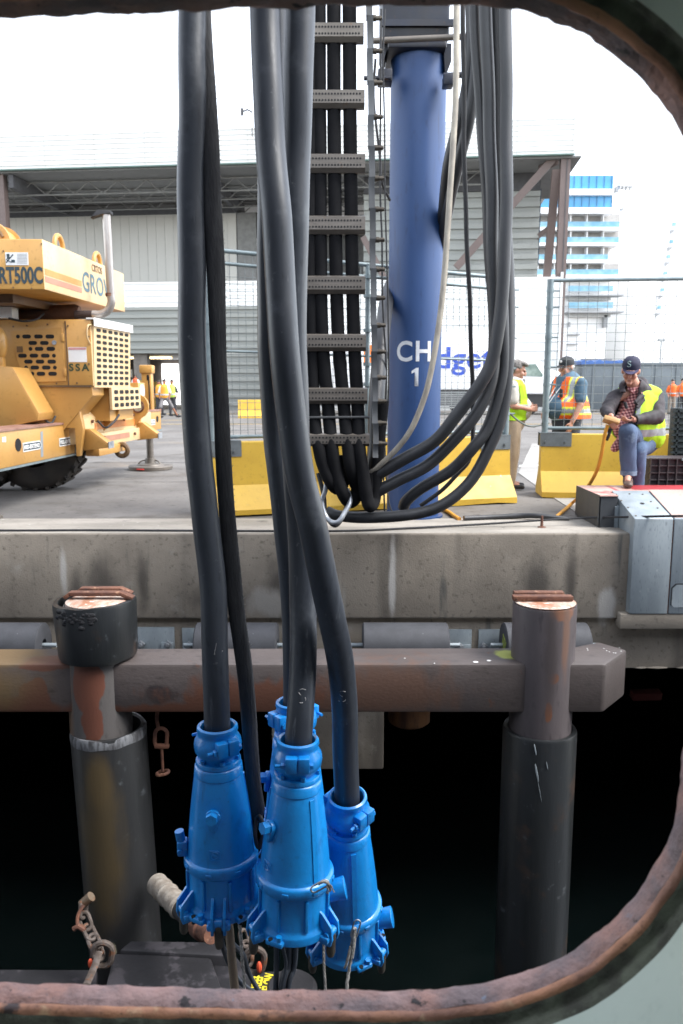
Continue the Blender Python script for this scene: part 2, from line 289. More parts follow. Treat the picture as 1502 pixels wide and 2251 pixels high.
# ================================================================ water, quay
def quay():
    M_water=mat('harbour_water',(.002,.004,.004,1),(.003,.005,.005,1),rough=.06,rvar=.02,scale=2,bump=.6,bscale=3,bdist=.03,fine=0)
    b=MB(); b.quad((-120,.98,-4.6),(120,.98,-4.6),(120,60,-4.6),(-120,60,-4.6)); struct(b.build('water',M_water,smooth=False))
    b=MB(); b.quad((-600,8.5,-.004),(600,8.5,-.004),(600,1500,-.004),(-600,1500,-.004)); struct(b.build('ground',M_asph,smooth=False))
    M_j=mat('asphalt_joint',(.045,.042,.04,1),bump=0)
    for y,wd,x0,x1 in ((14.9,.035,-9,40),(11.7,.02,-9,-1.3)):
        b=MB(); b.quad((x0,y,.0005),(x1,y+.2,.0005),(x1,y+.2+wd,.0005),(x0,y+wd,.0005)); struct(b.build('pavement_joint',M_j,smooth=False))
    # pale concrete apron on the right, edge running diagonally
    b=MB(); p=[G(1050,1140),G(1130,1035),G(1205,990),G(1290,965)]; 
    b.prism([G(1290,1141,.0),G(1205,1087,.0),G(1140,1040,0),G(1170,975,.0),Vector((14,13,0)),Vector((14,8.45,0))],(0,0,.004)); struct(b.build('pavement',M_slab,smooth=False))
    pw=thing('quay_wall','long weathered concrete quay edge running across the picture behind the piles','quay wall',(0,8,0))
    b=MB(); b.box((0,8.06,-.424),(120,.92,.856),bev=.022); b.build('wall_block',M_conc,pw)
    b=MB(); b.box((0,8.05,.0042),(120,.86,.004)); b.build('coping',M_cope,pw,smooth=False)
    b=MB(); b.box((0,8.2,-1.125),(120,1.04,.53),bev=.01); b.build('lower_wall',M_conc,pw)
    b=MB(); b.box((31.37,7.64,-.853),(57.3,.26,.156),bev=.012); b.build('ledge',M_conc,pw)
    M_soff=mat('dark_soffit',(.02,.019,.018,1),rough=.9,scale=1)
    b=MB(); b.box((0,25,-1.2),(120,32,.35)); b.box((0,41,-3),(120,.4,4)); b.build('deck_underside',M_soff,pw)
    # ragged broken lip of the lower wall
    b=MB(); random.seed(3)
    for i in range(70):
        x=-7+i*.2+random.uniform(-.05,.05); b.ell((x,7.69,-1.385),(random.uniform(.06,.14),.03,random.uniform(.008,.025)),seg=8)
    b.build('broken_edge',M_conc,pw)
    # galvanised plates with nuts on the lower wall
    for (u0,u1,v0) in ((300,384,1379),(401,432,1381),(984,1037,1384),(1052,1125,1384),(-40,-5,1379)):
        X0,X1=W(u0,1410,7.66).x,W(u1,1410,7.66).x; zt=Z(v0,7.66)
        t=thing('wall_plate','',"steel plate",((X0+X1)/2,7.67,zt))
        lab={300:'galvanised plate with two big nuts between the black-capped pile and the leftmost cable',401:'narrow galvanised plate beside the left end of the second rubber cylinder',984:'galvanised plate on the wall at the right end of the third rubber cylinder',1052:'galvanised plate on the wall just left of the grey bare pile',-40:'galvanised plate at the left edge behind the first rubber cylinder'}[u0]
        tag(t,lab,'steel plate','galvanised plates bolted to the lower quay wall')
        b=MB(); b.box(((X0+X1)/2,7.668,zt-.19),(X1-X0,.022,.38),bev=.004); b.build('plate',M_galv,t)
        for X in ((X0+.05,X1-.06) if X1-X0>.25 else ((X0+X1)/2,)):
            b=MB(); b.box((X,7.64,zt-.17),(.062,.035,.062),rot=(0,R(38),0),bev=.004); b.cyl((X,7.65,zt-.17),(X,7.60,zt-.17),.018,seg=8); b.build('nut',M_alum,t)
        b=MB(); b.box((X1-.07,7.645,zt-.23),(.12,.02,.16),bev=.003); b.build('bracket',M_galv,t)
    # rubber cylinder fenders
    for k,(u0,u1,lab) in enumerate(((-75,98,'grey rubber cylinder fender at the left edge, its hollow right end showing'),(432,611,'grey rubber cylinder fender behind the hanging cables'),(797,984,'grey rubber cylinder fender lying right of the crossed cables'),(1106,1290,'grey rubber cylinder fender with a yellow-green stained end behind the grey pile'))):
        Y=7.42; zc=Z(1418,Y); X0,X1=W(u0,1418,Y).x,W(u1,1418,Y).x
        t=tag(thing('cylinder_fender','','fender',(X0,Y,zc)),lab,'fender','rubber cylinder fenders along the quay wall')
        b=MB(); L=X1-X0; m=Matrix.Translation((X0,Y,zc))@Matrix.Rotation(R(90),4,'Y')
        b.lathe([(0,.062),(0,.20),(.012,.218),(L-.012,.218),(L,.20),(L,.062),(L-.25,.06),(.25,.06)],36,m,close=False)
        b.build('rubber_cylinder',M_fend,t)
        b=MB(); b.cyl((X0-.12,Y,zc),(X1+.12,Y,zc),.022,seg=10); b.build('hanging_bar',M_galv,t)
        if k==3:
            b=MB(); b.box((X0-.004,Y-.05,zc-.02),(.004,.16,.24),rot=(.3,0,0)); b.build('moss_stain',mat('moss',(.28,.33,.06,1),(.12,.16,.05,1),rough=.9,scale=25),t)
    t=thing('concrete_block','square concrete block hanging below the beam behind the blue connectors','concrete block',(0,7.7,-1.5))
    X0,X1=W(598,1620,7.72).x,W(844,1620,7.72).x; b=MB(); b.box(((X0+X1)/2,8.05,(Z(1688,7.72)-1.39)/2-.01),(X1-X0,.66,-Z(1688,7.72)-1.37),bev=.02); b.build('block',M_conc,t)
    M_tim=mat('orange_timber',(.16,.07,.025,1),(.05,.02,.012,1),rough=.85,scale=5,stretch=(1,1,.2))
    c=W(900,1590,8.4); b=MB(); b.lathe([(0,.2),(.03,.235),(.9,.24)],24,Matrix.Translation((c.x,8.45,Z(1604,8.25)))); tag(b.build('timber_stub',M_tim),'rust-orange round timber end just below the beam right of the concrete block','timber')
    c=W(1420,1527,9.2); b=MB(); b.box(c,(.36,.12,.10),rot=(.2,0,.05),bev=.01); tag(b.build('timber_plank',mat('dull_red',(.12,.02,.015,1),rough=.9)),'dim red plank under the quay at the far right','timber')
    # wire rope along the coping and the rusty pin
    pts=[Vector((-9,7.78,.016)),G(-60,1166,.016),G(200,1165.5,.016),G(500,1167,.016),G(760,1167,.016),G(900,1161,.018),W(1050,1153,7.95),W(1200,1143,8.0),W(1300,1138,8.02),W(1400,1136,7.6),W(1510,1134,7.3),W(1700,1134,7.2)]
    b=MB(); b.tube(spl(pts,8),.011,8); tag(b.build('wire_rope',M_black),'dark wire rope stretched along the quay coping','wire rope')
    p=G(1191,1159,.008); b=MB(); b.tube([p,p+Vector((0,0,.11)),p+Vector((.0,0,.12))],[.016,.013,.008],8); b.ell(p,(.045,.035,.012),seg=8); tag(b.build('rusty_pin',M_rust),'rusty upright pin on the coping near the galvanised cabinet','pin')
quay()
# ================================================================ ship around the camera
def ship():
    s=thing('ship','rounded opening with a rusty rim in the pale green ship hull','ship',(0,.9,0))
    P=[(0,42),(200,35),(380,30),(550,22),(800,15),(1000,15),(1130,25),(1205,46),(1276,76),(1335,113),(1392,160),(1429,196),(1470,255),(1502,303),(1535,375),(1562,480),(1575,640),(1577,900),(1574,1150),(1560,1350),(1535,1500),(1503,1632),(1491,1740),(1477,1815),(1458,1868),(1421,1928),(1373,1990),(1301,2055),(1241,2095),(1160,2130),(1080,2153),(980,2168),(900,2173),(750,2173),(600,2171),(300,2164),(0,2155),(-150,2148),(-350,2110),(-560,2000),(-680,1750),(-700,1100),(-690,450),(-620,230),(-450,90),(-200,50)]
    Y0=.958
    pts=[W(u,v,Y0) for u,v in P]; pts=pts+pts[:3]
    pp=spl(pts,10); pp=pp[10:10+len(P)*10]
    # resample evenly
    L=[0]; 
    for a,b_ in zip(pp,pp[1:]+pp[:1]): L.append(L[-1]+(b_-a).length)
    N=520; rs=[]; k=0; Q=pp+[pp[0]]
    for i in range(N):
        d=L[-1]*i/N
        while L[k+1]<d: k+=1
        f=(d-L[k])/(L[k+1]-L[k]+1e-9); rs.append(Q[k].lerp(Q[k+1],f))
    nr=[]
    for i in range(N):
        t=(rs[(i+1)%N]-rs[i-1]); n=Vector((t.z,0,-t.x)).normalized(); nr.append(n)
    c=sum(rs,Vector())/N
    if (rs[0]-c).dot(nr[0])<0: nr=[-n for n in nr]
    from mathutils import noise
    def sweep(prof,name,m,jit=0,closed=True,jf=30):
        b=MB(); rings=[]
        for j,(o,y) in enumerate(prof):
            ring=[]
            for i in range(N):
                p=rs[i]+nr[i]*o; p.y=y
                if jit: 
                    q=noise.noise(Vector((p.x*jf,y*jf*2,p.z*jf)))+.6*noise.noise(Vector((p.x*jf*3,y*90,p.z*jf*3)))
                    p=p+nr[i]*q*jit; p.y+=jit*.6*noise.noise(Vector((p.z*jf,p.x*jf,y*40+7)))
                ring.append(b.bm.verts.new(p))
            rings.append(ring)
        for A,B in zip(rings,rings[1:]):
            for i in range(N): b.bm.faces.new((A[i],A[(i+1)%N],B[(i+1)%N],B[i]))
        return b.build(name,m,s,ang=60)
    M_rim=mat('worn_rim',(.37,.20,.165,1),(.20,.15,.155,1),rough=.7,scale=14,bump=1.0,bscale=55,bdist=.006,fine=.12,spots=[((.36,.23,.215,1),9,.50,.66),((.035,.028,.03,1),26,.60,.66),((.22,.25,.32,1),30,.66,.72),((.40,.40,.30,1),16,.72,.75)])
    M_lip=mat('worn_lip',(.55,.26,.15,1),(.27,.13,.09,1),rough=.65,scale=9,bump=.8,bscale=60,spots=[((.70,.50,.30,1),8,.56,.64),((.06,.04,.04,1),14,.58,.68)])
    M_groove=mat('dark_groove',(.045,.045,.035,1),(.10,.11,.08,1),rough=.9,scale=25,bump=1,bscale=60,spots=[((.22,.25,.19,1),18,.62,.68)])  # groove strip coloured darker than the lip and collar
    M_green=mat('pale_green_paint',(.43,.50,.43,1),(.38,.45,.39,1),rough=.42,scale=3,bump=.12,bscale=25,fine=.03,spots=[((.12,.07,.05,1),24,.73,.76)])
    sweep([(.012,Y0),(0,Y0-.003),(-.0015,.946),(-.0015,.93),(-.001,.928),(.001,.921)],'rim',M_rim,.0030)
    sweep([(.001,.921),(.0005,.916),(.003,.911),(.007,.909)],'rim_lip',M_lip,.0018)
    sweep([(.007,.909),(.010,.905),(.016,.902),(.018,.897),(.016,.892),(.0165,.886),(.018,.880)],'seal_groove',M_groove,.0014)
    sweep([(.018,.880),(.020,.80),(.024,.6),(.03,.3)],'collar',M_green,.0006,jf=14)
    # chip marks: hull plating outside
    M_hull=mat('hull_grey_paint',(.17,.18,.20,1),(.14,.15,.165,1),rough=.5,scale=.5,bump=.05)
    def plate(name,o,y,rect,m):
        b=MB(); A=[];B=[]
        x0,x1,z0,z1=rect
        for i in range(N):
            p=rs[i]+nr[i]*o; p.y=y; A.append(b.bm.verts.new(p))
            d=p-c; k=min([t for t in ((x1-c.x)/d.x if d.x>1e-6 else 1e9,(x0-c.x)/d.x if d.x<-1e-6 else 1e9,(z1-c.z)/d.z if d.z>1e-6 else 1e9,(z0-c.z)/d.z if d.z<-1e-6 else 1e9)])
            q=Vector((c.x+d.x*k,y,c.z+d.z*k)); B.append(b.bm.verts.new(q))
        for i in range(N): b.bm.faces.new((A[i],A[(i+1)%N],B[(i+1)%N],B[i]))
        return b.build(name,m,s,smooth=False)
    plate('hull_plating',.012,Y0,(-45,45,-4.7,4.2),M_hull)
    plate('cabin_wall',.03,.3,(-2.4,2.4,0,2.6),M_green)
    M_in=mat('cabin_paint',(.30,.33,.30,1),rough=.6)
    b=MB(); b.bx(-2.4,-2.36,-3,.3,0,2.6); b.bx(2.36,2.4,-3,.3,0,2.6); b.bx(-2.36,2.36,-3,-2.96,0,2.6); b.bx(-2.36,2.36,-2.96,.29,2.56,2.6); b.bx(-2.36,2.36,-2.96,.29,0,.04); b.build('cabin_lining',M_in,s,smooth=False)
    b=MB(); b.quad((-45,.3,4.2),(45,.3,4.2),(45,-20,4.2),(-45,-20,4.2)); b.build('upper_deck',M_in,s,smooth=False)
ship()
# ================================================================ fender beam and piles
def piles():
    Yb=6.23; y0,y1=Yb-.18,Yb+.18; zt=Z(1460,y0); zb=Z(1568,y0)
    xe=W(1330,1500,y0).x
    RB=(.105,.044,.027,1); RO=(.13,.085,.040,1); DK=(.035,.028,.028,1)
    MATS.pop('rusting_beam_paint',None)
    global M_beam
    M_beam=mat('rusting_beam_paint',(.082,.067,.063,1),(.056,.045,.042,1),rough=.55,scale=1.3,stretch=(.5,1,1),bump=.5,fine=.10,streaks=[((.05,.042,.044,1),3,.58,.72)],spots=[((.09,.045,.03,1),7,.66,.72)],
      blobs=[(RB,(-2.9,-.18,.02),(.95,.5,.10),1.6,5,.25),(RB,(-2.45,-.18,.14),(.14,.4,.14),1.3,9,.08),(RO,(-3.0,-.18,.22),(.5,.4,.20),1.5,4,.6),(RB,(-2.35,-.2,.40),(.25,.2,.045),1.4,9,.15),(RB,(-1.2,-.18,.02),(.85,.4,.06),1.8,7,.3),(DK,(-1.45,-.18,.16),(.14,.4,.07),1.6,10,.25),(RB,(-.6,-.18,.14),(.7,.4,.14),2.2,9,.35),((.09,.05,.035,1),(.35,-.18,.2),(.5,.4,.2),2.2,8,.5),(RO,(-2.75,-.0,.42),(.3,.4,.04),1.5,6,.5),((.30,.33,.06,1),(1.38,.05,.42),(.12,.10,.05),1.2,8,.3)])
    m_b_=M_beam
    be=thing('fender_beam','long grey rust-stained square steel beam joining the two piles','beam',(0,Yb,zb))
    poly=[(-9,y0,zb),(xe,y0,zb),(xe+.30,y0+.36,zb),(xe+.12,y1+.22,zb),(xe-.16,y1,zb),(-9,y1,zb)]
    m_b=m_b_
    b=MB(); b.prism([Vector(p) for p in poly],(0,0,zt-zb),bev=.03)
    bm=b.bm; bmesh.ops.bisect_plane(bm,geom=bm.verts[:]+bm.edges[:]+bm.faces[:],plane_co=(-1.15,0,0),plane_no=(1,0,0))
    # rust: a second material on the left stretch
    o=b.build('beam_box',[m_b],be)
    m2=m_b
    o.data.materials.append(m2)
    for p in o.data.polygons:
        if p.center.x+0<-1.15: p.material_index=1
    for u,v,r in ((1046,1455,.020),(1074,1451,.017),(891,1450,.006)):
        pass
    b=MB()
    for u,v,r in ((1046,1455,.022),(1075,1452,.018),(955,1458,.006),(890,1447,.007)):
        p=G(u,v,zt+.002); b.ell(p,(r,r*.8,.003),seg=10)
    random.seed(5)
    for i in range(9):
        p=G(random.uniform(1290,1370),random.uniform(1422,1436),zt+.002); b.ell((p.x,p.y,zt+.001),(.006,.006,.002),seg=6)
    b.build('bird_droppings',M_white,be)
    # ---- right pile
    RU=(.13,.055,.030,1); zo=4.6
    M_p1=mat('right_pile_paint',(.095,.080,.082,1),(.066,.055,.057,1),rough=.5,scale=2,stretch=(1,1,.3),bump=.3,fine=.08,spots=[((.6,.62,.62,1),30,.757,.765)],
      blobs=[(RU,(.03,-.25,Z(1492,5.98)+zo),(.045,.2,.045),1.2,18,.12),(RU,(.0,-.25,Z(1565,5.98)+zo),(.030,.2,.085),1.2,18,.12),((.16,.075,.045,1),(.09,-.25,Z(1350,5.98)+zo),(.11,.3,.07),1.5,14,.2),((.13,.075,.055,1),(.12,-.25,Z(1400,5.98)+zo),(.03,.3,.30),1.0,14,.5),((.055,.045,.045,1),(.0,-.25,Z(1440,5.98)+zo),(.05,.3,.40),1.2,9,.6)])
    M_p2=mat('left_pile_paint',(.105,.098,.094,1),(.075,.068,.066,1),rough=.55,scale=2,stretch=(1,1,.3),bump=.35,fine=.08,
      blobs=[((.125,.046,.028,1),(-.02,-.25,Z(1500,5.98)+zo),(.125,.4,.24),1.1,8,.05),((.115,.042,.026,1),(.0,-.25,Z(1590,5.98)+zo),(.085,.4,.20),1.0,9,.05),((.13,.08,.05,1),(-.22,-.2,Z(1540,5.98)+zo),(.05,.3,.5),1,8,.5)])
    X=1.64
    p=thing('steel_pile','upright bare grey pile with rusty straps across its top and a black sleeve below','pile',(X,Yb,-4.6),'piles carrying the fender beam')
    zc=Z(1322,Yb)
    b=MB(); b.lathe([(-2.2,.253),(zc-.03,.253),(zc-.012,.250)],40,Matrix.Translation((X,Yb,0))); b.build('pipe',M_p1,p)
    b=MB(); b.lathe([(0,.235),(.012,.245),(.016,.225)],32,Matrix.Translation((X,Yb,zc-.010))); b.build('cap_plate',M_rustcap,p)
    for dy in (.13,.0):
        w_=math.sqrt(.25**2-dy**2); b=MB(); b.box((X-.02,Yb+dy,zc+.03),(2*w_-.02,.075,.04),bev=.006); b.build('strap',M_rust,p)
    zs=Z(1632,Yb-.3)
    b=MB(); b.lathe([(-4.8,.302),(zs-.02,.300),(zs,.292),(zs,.262),(zs-.15,.26)],40,Matrix.Translation((X,Yb,0)),close=False); b.build('sleeve',M_hdpe,p)
    b=MB()
    for (u,v,ln,ww) in ((1178,1650,.10,.012),(1181,1700,.16,.016),(1187,1740,.20,.004),(1203,1683,.07,.006)):
        c=W(u,v,Yb-.302); dx=c.x-X; y=Yb-math.sqrt(max(.001,.304**2-dx*dx)); c=Vector((c.x,y,c.z)); b.ell(c,(ww/2,.004,ln/2),rot=(0,R(-12),0),seg=8)
    b.build('paint_smears',M_galv,p)
    # ---- left pile
    X=-1.985
    p=thing('steel_pile','rust-flaked pile wearing a black rubber collar on top, left of the cables','pile',(X,Yb,-4.6),'piles carrying the fender beam')
    b=MB(); b.lathe([(-1.45,.25),(zc-.02,.25)],40,Matrix.Translation((X,Yb,0))); b.build('pipe',M_p2,p)
    from mathutils import noise
    zt_=Z(1345,Yb-.3)+.02; zb_=Z(1469,Yb-.32)
    b=MB(); m=Matrix.Translation((X-.005,Yb,0))@Matrix.Translation((0,0,zt_))@Euler((0,R(-1.5),0)).to_matrix().to_4x4()
    h=zt_-zb_; b.lathe([(-h,.26),(-h,.302),(-h+.03,.312),(-.03,.327),(0,.322),(.002,.285),(-.06,.28)],44,m,close=False); 
    o=b.build('rubber_collar',M_hdpe,p)
    from mathutils import noise
    for v in o.data.vertices:
        v.co+=Vector((0,0,1))*.012*noise.noise(v.co*6)
    b=MB(); random.seed(2)
    for i in range(40):
        a=R(random.uniform(-135,-75)); b.ell((X+math.cos(a)*.318,Yb+math.sin(a)*.318,zt_-.03-abs(random.gauss(0,.05))),(.03,.012,.02),seg=6)
    b.build('torn_rubber',M_black,p)
    b=MB(); b.lathe([(0,.24),(.02,.25),(.05,.25),(.06,.23)],36,Matrix.Translation((X+.02,Yb,zt_-.06))); b.build('cap_plate',M_rustcap,p)
    for dy in (.15,.01):
        w_=math.sqrt(.27**2-dy**2); zz=zt_+.045
        q=[Vector((X-w_+.03,Yb+dy,zz-.03)),Vector((X-w_+.07,Yb+dy,zz)),Vector((X+w_-.05,Yb+dy,zz)),Vector((X+w_+.03,Yb+dy-.02,zz-.035))]
        b=MB()
        for a_,c_ in zip(q,q[1:]):
            d_=c_-a_; mm=Matrix.Translation((a_+c_)/2)@Matrix.Rotation(-math.atan2(d_.z,d_.x),4,'Y'); b.box((0,0,0),(d_.length+.012,.078,.03),mat=mm,bev=.004)
        b.build('strap',M_rust,p)
    # lower sleeve, leaning
    zs=Z(1632,Yb-.3); top=Vector((X+.055,Yb,zs)); bot=Vector((-1.83,Yb,-4.8)); ax=(bot-top)
    b=MB(); q=Matrix.Rotation(-math.atan2(ax.x,-ax.z),4,'Y'); m=Matrix.Translation(top)@q; Ls=ax.length
    b.lathe([(-Ls,.305),(-.02,.305),(.0,.298),(.0,.262),(-.2,.26)],44,m,close=False); sl_=b.build('sleeve',M_hdpeb,p)
    b=MB(); b.lathe([(-.075,.307),(-.02,.3085),(.003,.298),(.003,.285)],60,m,close=False); o=b.build('scraped_edge',M_bead,p)
    for v in o.data.vertices: v.co.z+=.018*noise.noise(v.co*9)
    # rusty hook hanging under the beam
    t=thing('rusty_hook','small rusty rope and ring hanging under the beam beside the left pile','hook',W(350,1570,6.2))
    b=MB(); a=W(347,1560,6.2); k=W(349,1604,6.2)
    b.tube(spl([a,W(345,1580,6.2),k],6),.016,8); b.link(W(354,1622,6.2),(.1,0,1),(1,0,0),.17,.10,.016); b.box(W(356,1640,6.2),(.12,.04,.035),bev=.008); b.tube([W(356,1642,6.2),W(358,1695,6.2)],.012,8); b.build('rope',M_rust,t)
    b=MB(); b.link(W(358,1699,6.2),(1,0,.2),(0,1,0),.10,.07,.014); b.build('ring',M_rust,t)
piles()
# ================================================================ hanging shore-power cables with blue connectors
def polar(a,r,z): a=R(a-90); return Vector((math.cos(a)*r,math.sin(a)*r,z))   # 0 deg faces the ship, + is right
def connector(lab,u,v,Y,cable,clamp,hexa,seam,hinges,port,tilt=(0,0),chalk=None,lock=None,zs_=.93):
    o=W(u,v,Y); t=thing('power_connector',lab,'connector',o,'blue shore power connectors on black cables')
    Mx=Matrix.Translation(o)@Euler((R(tilt[0]),R(tilt[1]),0)).to_matrix().to_4x4()@Matrix.Diagonal((1,1,zs_,1))
    def loc(a,r,z): return Mx@polar(a,r,z)
    b=MB(); b.lathe([(-.03,.044),(-.004,.046),(0,.050),(-.004,.056),(-.014,.0575),(-.022,.0545),(-.030,.056),(-.046,.0645),(-.062,.0665),(-.080,.0645),(-.094,.056),(-.100,.052),(-.112,.0515)],44,Mx,close=False)
    body=b.build('gland_clamp',M_blue,t)
    b=MB(); b.lathe([(-.106,.051),(-.108,.061),(-.112,.063),(-.122,.063),(-.124,.060),(-.126,.0635),(-.130,.0665),(-.155,.0685),(-.158,.0665),(-.163,.068),(-.22,.0755),(-.30,.0845),(-.375,.0915),(-.412,.0945),(-.420,.0965),(-.424,.1035),(-.429,.1060),(-.452,.1060),(-.457,.1035),(-.462,.098)],48,Mx,close=True)
    cone=b.build('cone_housing',M_blue,t)
    b=MB(); b.lathe([(-.458,.0955),(-.48,.0955),(-.562,.0965),(-.572,.099),(-.578,.1055),(-.583,.107),(-.603,.107),(-.607,.104),(-.607,.07)],48,Mx,close=True)
    low=b.build('plug_housing',M_blue,t)
    # clamp block with through bolts
    b=MB(); rot=Mx@Matrix.Rotation(R(clamp),4,'Z')
    for s in (-1,1):
        b.box((s*.0165,-.064,-.050),(.030,.026,.046),mat=rot,bev=.003)
    b.box((0,-.060,-.050),(.062,.020,.040),mat=rot,bev=.003); cb=b.build('clamp_block',M_blue,t)
    b=MB(); p=rot@Vector((-.058,-.064,-.054)); q=rot@Vector((.04,-.064,-.054)); b.cyl(p,q,.0045,seg=8); b.cyl(rot@Vector((-.042,-.064,-.054)),rot@Vector((-.034,-.064,-.054)),.009,seg=6); b.cyl(rot@Vector((.033,-.064,-.054)),rot@Vector((.041,-.064,-.054)),.009,seg=6); b.build('clamp_bolt',M_blue,cb)
    rot2=rot@Matrix.Rotation(R(180),4,'Z'); b=MB(); b.box((0,-.062,-.050),(.05,.024,.044),mat=rot2,bev=.003); b.cyl(rot2@Vector((-.05,-.064,-.05)),rot2@Vector((.05,-.064,-.05)),.0045,seg=8); b.build('clamp_block',M_blue,t)
    # ring of bolts and small webs
    for k in range(6):
        a=20+60*k; b=MB(); b.hexbolt(loc(a,.0555,-.1065),Mx.to_3x3()@Vector((0,0,1)),.0078,.010); b.build('flange_bolt',M_blue,cone)
    # hex filler plug on a teardrop boss
    if hexa is not None:
        r2=Mx@Matrix.Rotation(R(hexa),4,'Z')@Matrix.Translation((0,-.079,-.255))@Matrix.Rotation(R(-6),4,'X')
        b=MB(); pl=[(math.cos(R(a))*.021,0,math.sin(R(a))*.021) for a in range(-20,201,20)]+[(-.008,0,-.045),(.008,0,-.045)]
        b.prism([r2@Vector(p) for p in pl],r2.to_3x3()@Vector((0,-.012,0)),bev=.0015); bo=b.build('boss',M_blue,t)
        b=MB(); b.tube([r2@Vector((0,-.012,0)),r2@Vector((0,-.030,0))],[.0175,.0165],6); b.build('hex_plug',M_blue,bo)
    for s_ in seam:
        r2=Mx@Matrix.Rotation(R(s_),4,'Z'); b=MB(); 
        for (za,ra),(zb,rb) in zip([(-.166,.0675),(-.30,.0835)],[(-.30,.0835),(-.415,.0935)]):
            A=[Vector((-.007,-ra+.004,za)),Vector((.007,-ra+.004,za)),Vector((.007,-ra-.0035,za)),Vector((-.007,-ra-.0035,za))]
            Bq=[Vector((-.007,-rb+.004,zb)),Vector((.007,-rb+.004,zb)),Vector((.007,-rb-.0035,zb)),Vector((-.007,-rb-.0035,zb))]
            va=[b.bm.verts.new(r2@x) for x in A]; vb=[b.bm.verts.new(r2@x) for x in Bq]
            for j in range(4): b.bm.faces.new((va[j],va[(j+1)%4],vb[(j+1)%4],vb[j]))
            b.bm.faces.new(va); b.bm.faces.new(vb[::-1])
        b.build('seam_rib',M_blue,cone)
    # lower ribs
    b=MB()
    for k in range(8):
        a=22+45*k
        b=MB(); b.box((0,-.098,-.517),(.010,.010,.10),mat=Mx@Matrix.Rotation(R(a),4,'Z'),bev=.002); b.build('housing_rib',M_blue,low)
        b=MB(); b.box((0,-.1045,-.440),(.018,.008,.012),mat=Mx@Matrix.Rotation(R(a+12),4,'Z'),bev=.002); b.build('rim_lug',M_blue,cone)
    # hinge ears with pins
    for hi,a in enumerate(hinges):
        r2=Mx@Matrix.Rotation(R(a),4,'Z')
        b=MB()
        for s in (-1,1):
            pl=[(s*.017-.004,-.090,-.515),(s*.017-.004,-.101,-.525),(s*.017-.004,-.130,-.56),(s*.017-.004,-.134,-.60),(s*.017-.004,-.128,-.622),(s*.017-.004,-.100,-.622),(s*.017-.004,-.088,-.60)]
            b.prism([r2@Vector(p) for p in pl],r2.to_3x3()@Vector((.008,0,0)),bev=.0015)
        b.box((0,-.105,-.598),(.066,.044,.022),mat=r2,bev=.006)
        h=b.build('hinge_ears',M_blue,t)
        b=MB(); b.cyl(r2@Vector((-.027,-.118,-.585)),r2@Vector((.027,-.118,-.585)),.0075,seg=10); b.cyl(r2@Vector((-.010,-.118,-.585)),r2@Vector((.010,-.118,-.585)),.0125,seg=12); b.build('hinge_pin',M_blue,h)
        b=MB(); b.tube([r2@Vector((0,-.119,z)) for z in (-.59,-.60,-.655,-.668,-.672)],[.011,.0125,.0125,.009,.003],12); b.build('locking_pin',M_brass,h)
    for a in [h+38 for h in hinges[:1]]+[h-34 for h in hinges[:1]]:
        r2=Mx@Matrix.Rotation(R(a),4,'Z'); b=MB()
        b.box((0,-.106,-.594),(.05,.026,.018),mat=r2,bev=.005); l=b.build('flange_lug',M_blue,t)
        b=MB(); b.hexbolt(r2@Vector((.012,-.110,-.586)),r2.to_3x3()@Vector((0,0,1)),.0085,.014); b.build('lug_bolt',M_blue,l)
        b=MB(); b.cyl(r2@Vector((-.012,-.112,-.584)),r2@Vector((-.012,-.112,-.6085)),.0065,seg=10); b.build('lug_hole',M_dark,l)
    if port is not None:
        r2=Mx@Matrix.Rotation(R(port),4,'Z'); b=MB(); b.tube([r2@Vector((0,-.085,-.505)),r2@Vector((0,-.137,-.490))],[.027,.031],24); b.tube([r2@Vector((0,-.137,-.490)),r2@Vector((0,-.139,-.4895))],[.031,.028],24); b.build('side_port',M_blue,t)
    if lock is not None:
        r2=Mx@Matrix.Rotation(R(lock),4,'Z'); b=MB(); b.box((0,-.108,-.40),(.034,.030,.05),mat=r2,bev=.006); b.cyl(r2@Vector((0,-.112,-.375)),r2@Vector((0,-.116,-.345)),.013,seg=14); l=b.build('side_latch',M_blue,t)
        b=MB(); b.cyl(r2@Vector((-.022,-.116,-.405)),r2@Vector((.022,-.116,-.405)),.007,seg=8); b.build('latch_bolt',M_blue,l)
    # the raised maker mark: rounded square with an inner loop
    mk=hexa if hexa is not None else -40
    r2=Mx@Matrix.Rotation(R(mk+2),4,'Z')@Matrix.Translation((0,-.0925,-.378))@Matrix.Rotation(R(-5),4,'X')
    b=MB(); sq=[(-.015,.015),(.010,.015),(.015,.010),(.015,-.015),(-.010,-.015),(-.015,-.010)]
    b.tube([r2@Vector((x,-.0005,z)) for x,z in sq],.0011,5,closed=True)
    b.tube(spl([r2@Vector((x,-.0008,z)) for x,z in [(.009,.009),(-.002,.011),(-.004,.004),(.006,-.001),(.008,-.007),(-.003,-.011),(-.009,-.006),(-.007,.002),(-.002,.003)]],4),.0011,5)
    b.build('maker_mark',M_blue,cone)
    # cable
    pts=spl([W(a,b_,c_) for a,b_,c_ in cable],10); pts.append(pts[-1]+(Mx@Vector((0,0,-.05))-pts[-1])*.9)
    if True:
        from mathutils import noise
        pts=[p+Vector((noise.noise(p*5),noise.noise(p*5+Vector((3,3,3))),0))*.0032 for p in pts]
    b=MB(); b.tube(pts,.0362,28); cb=b.build('cable',M_rubber,t)
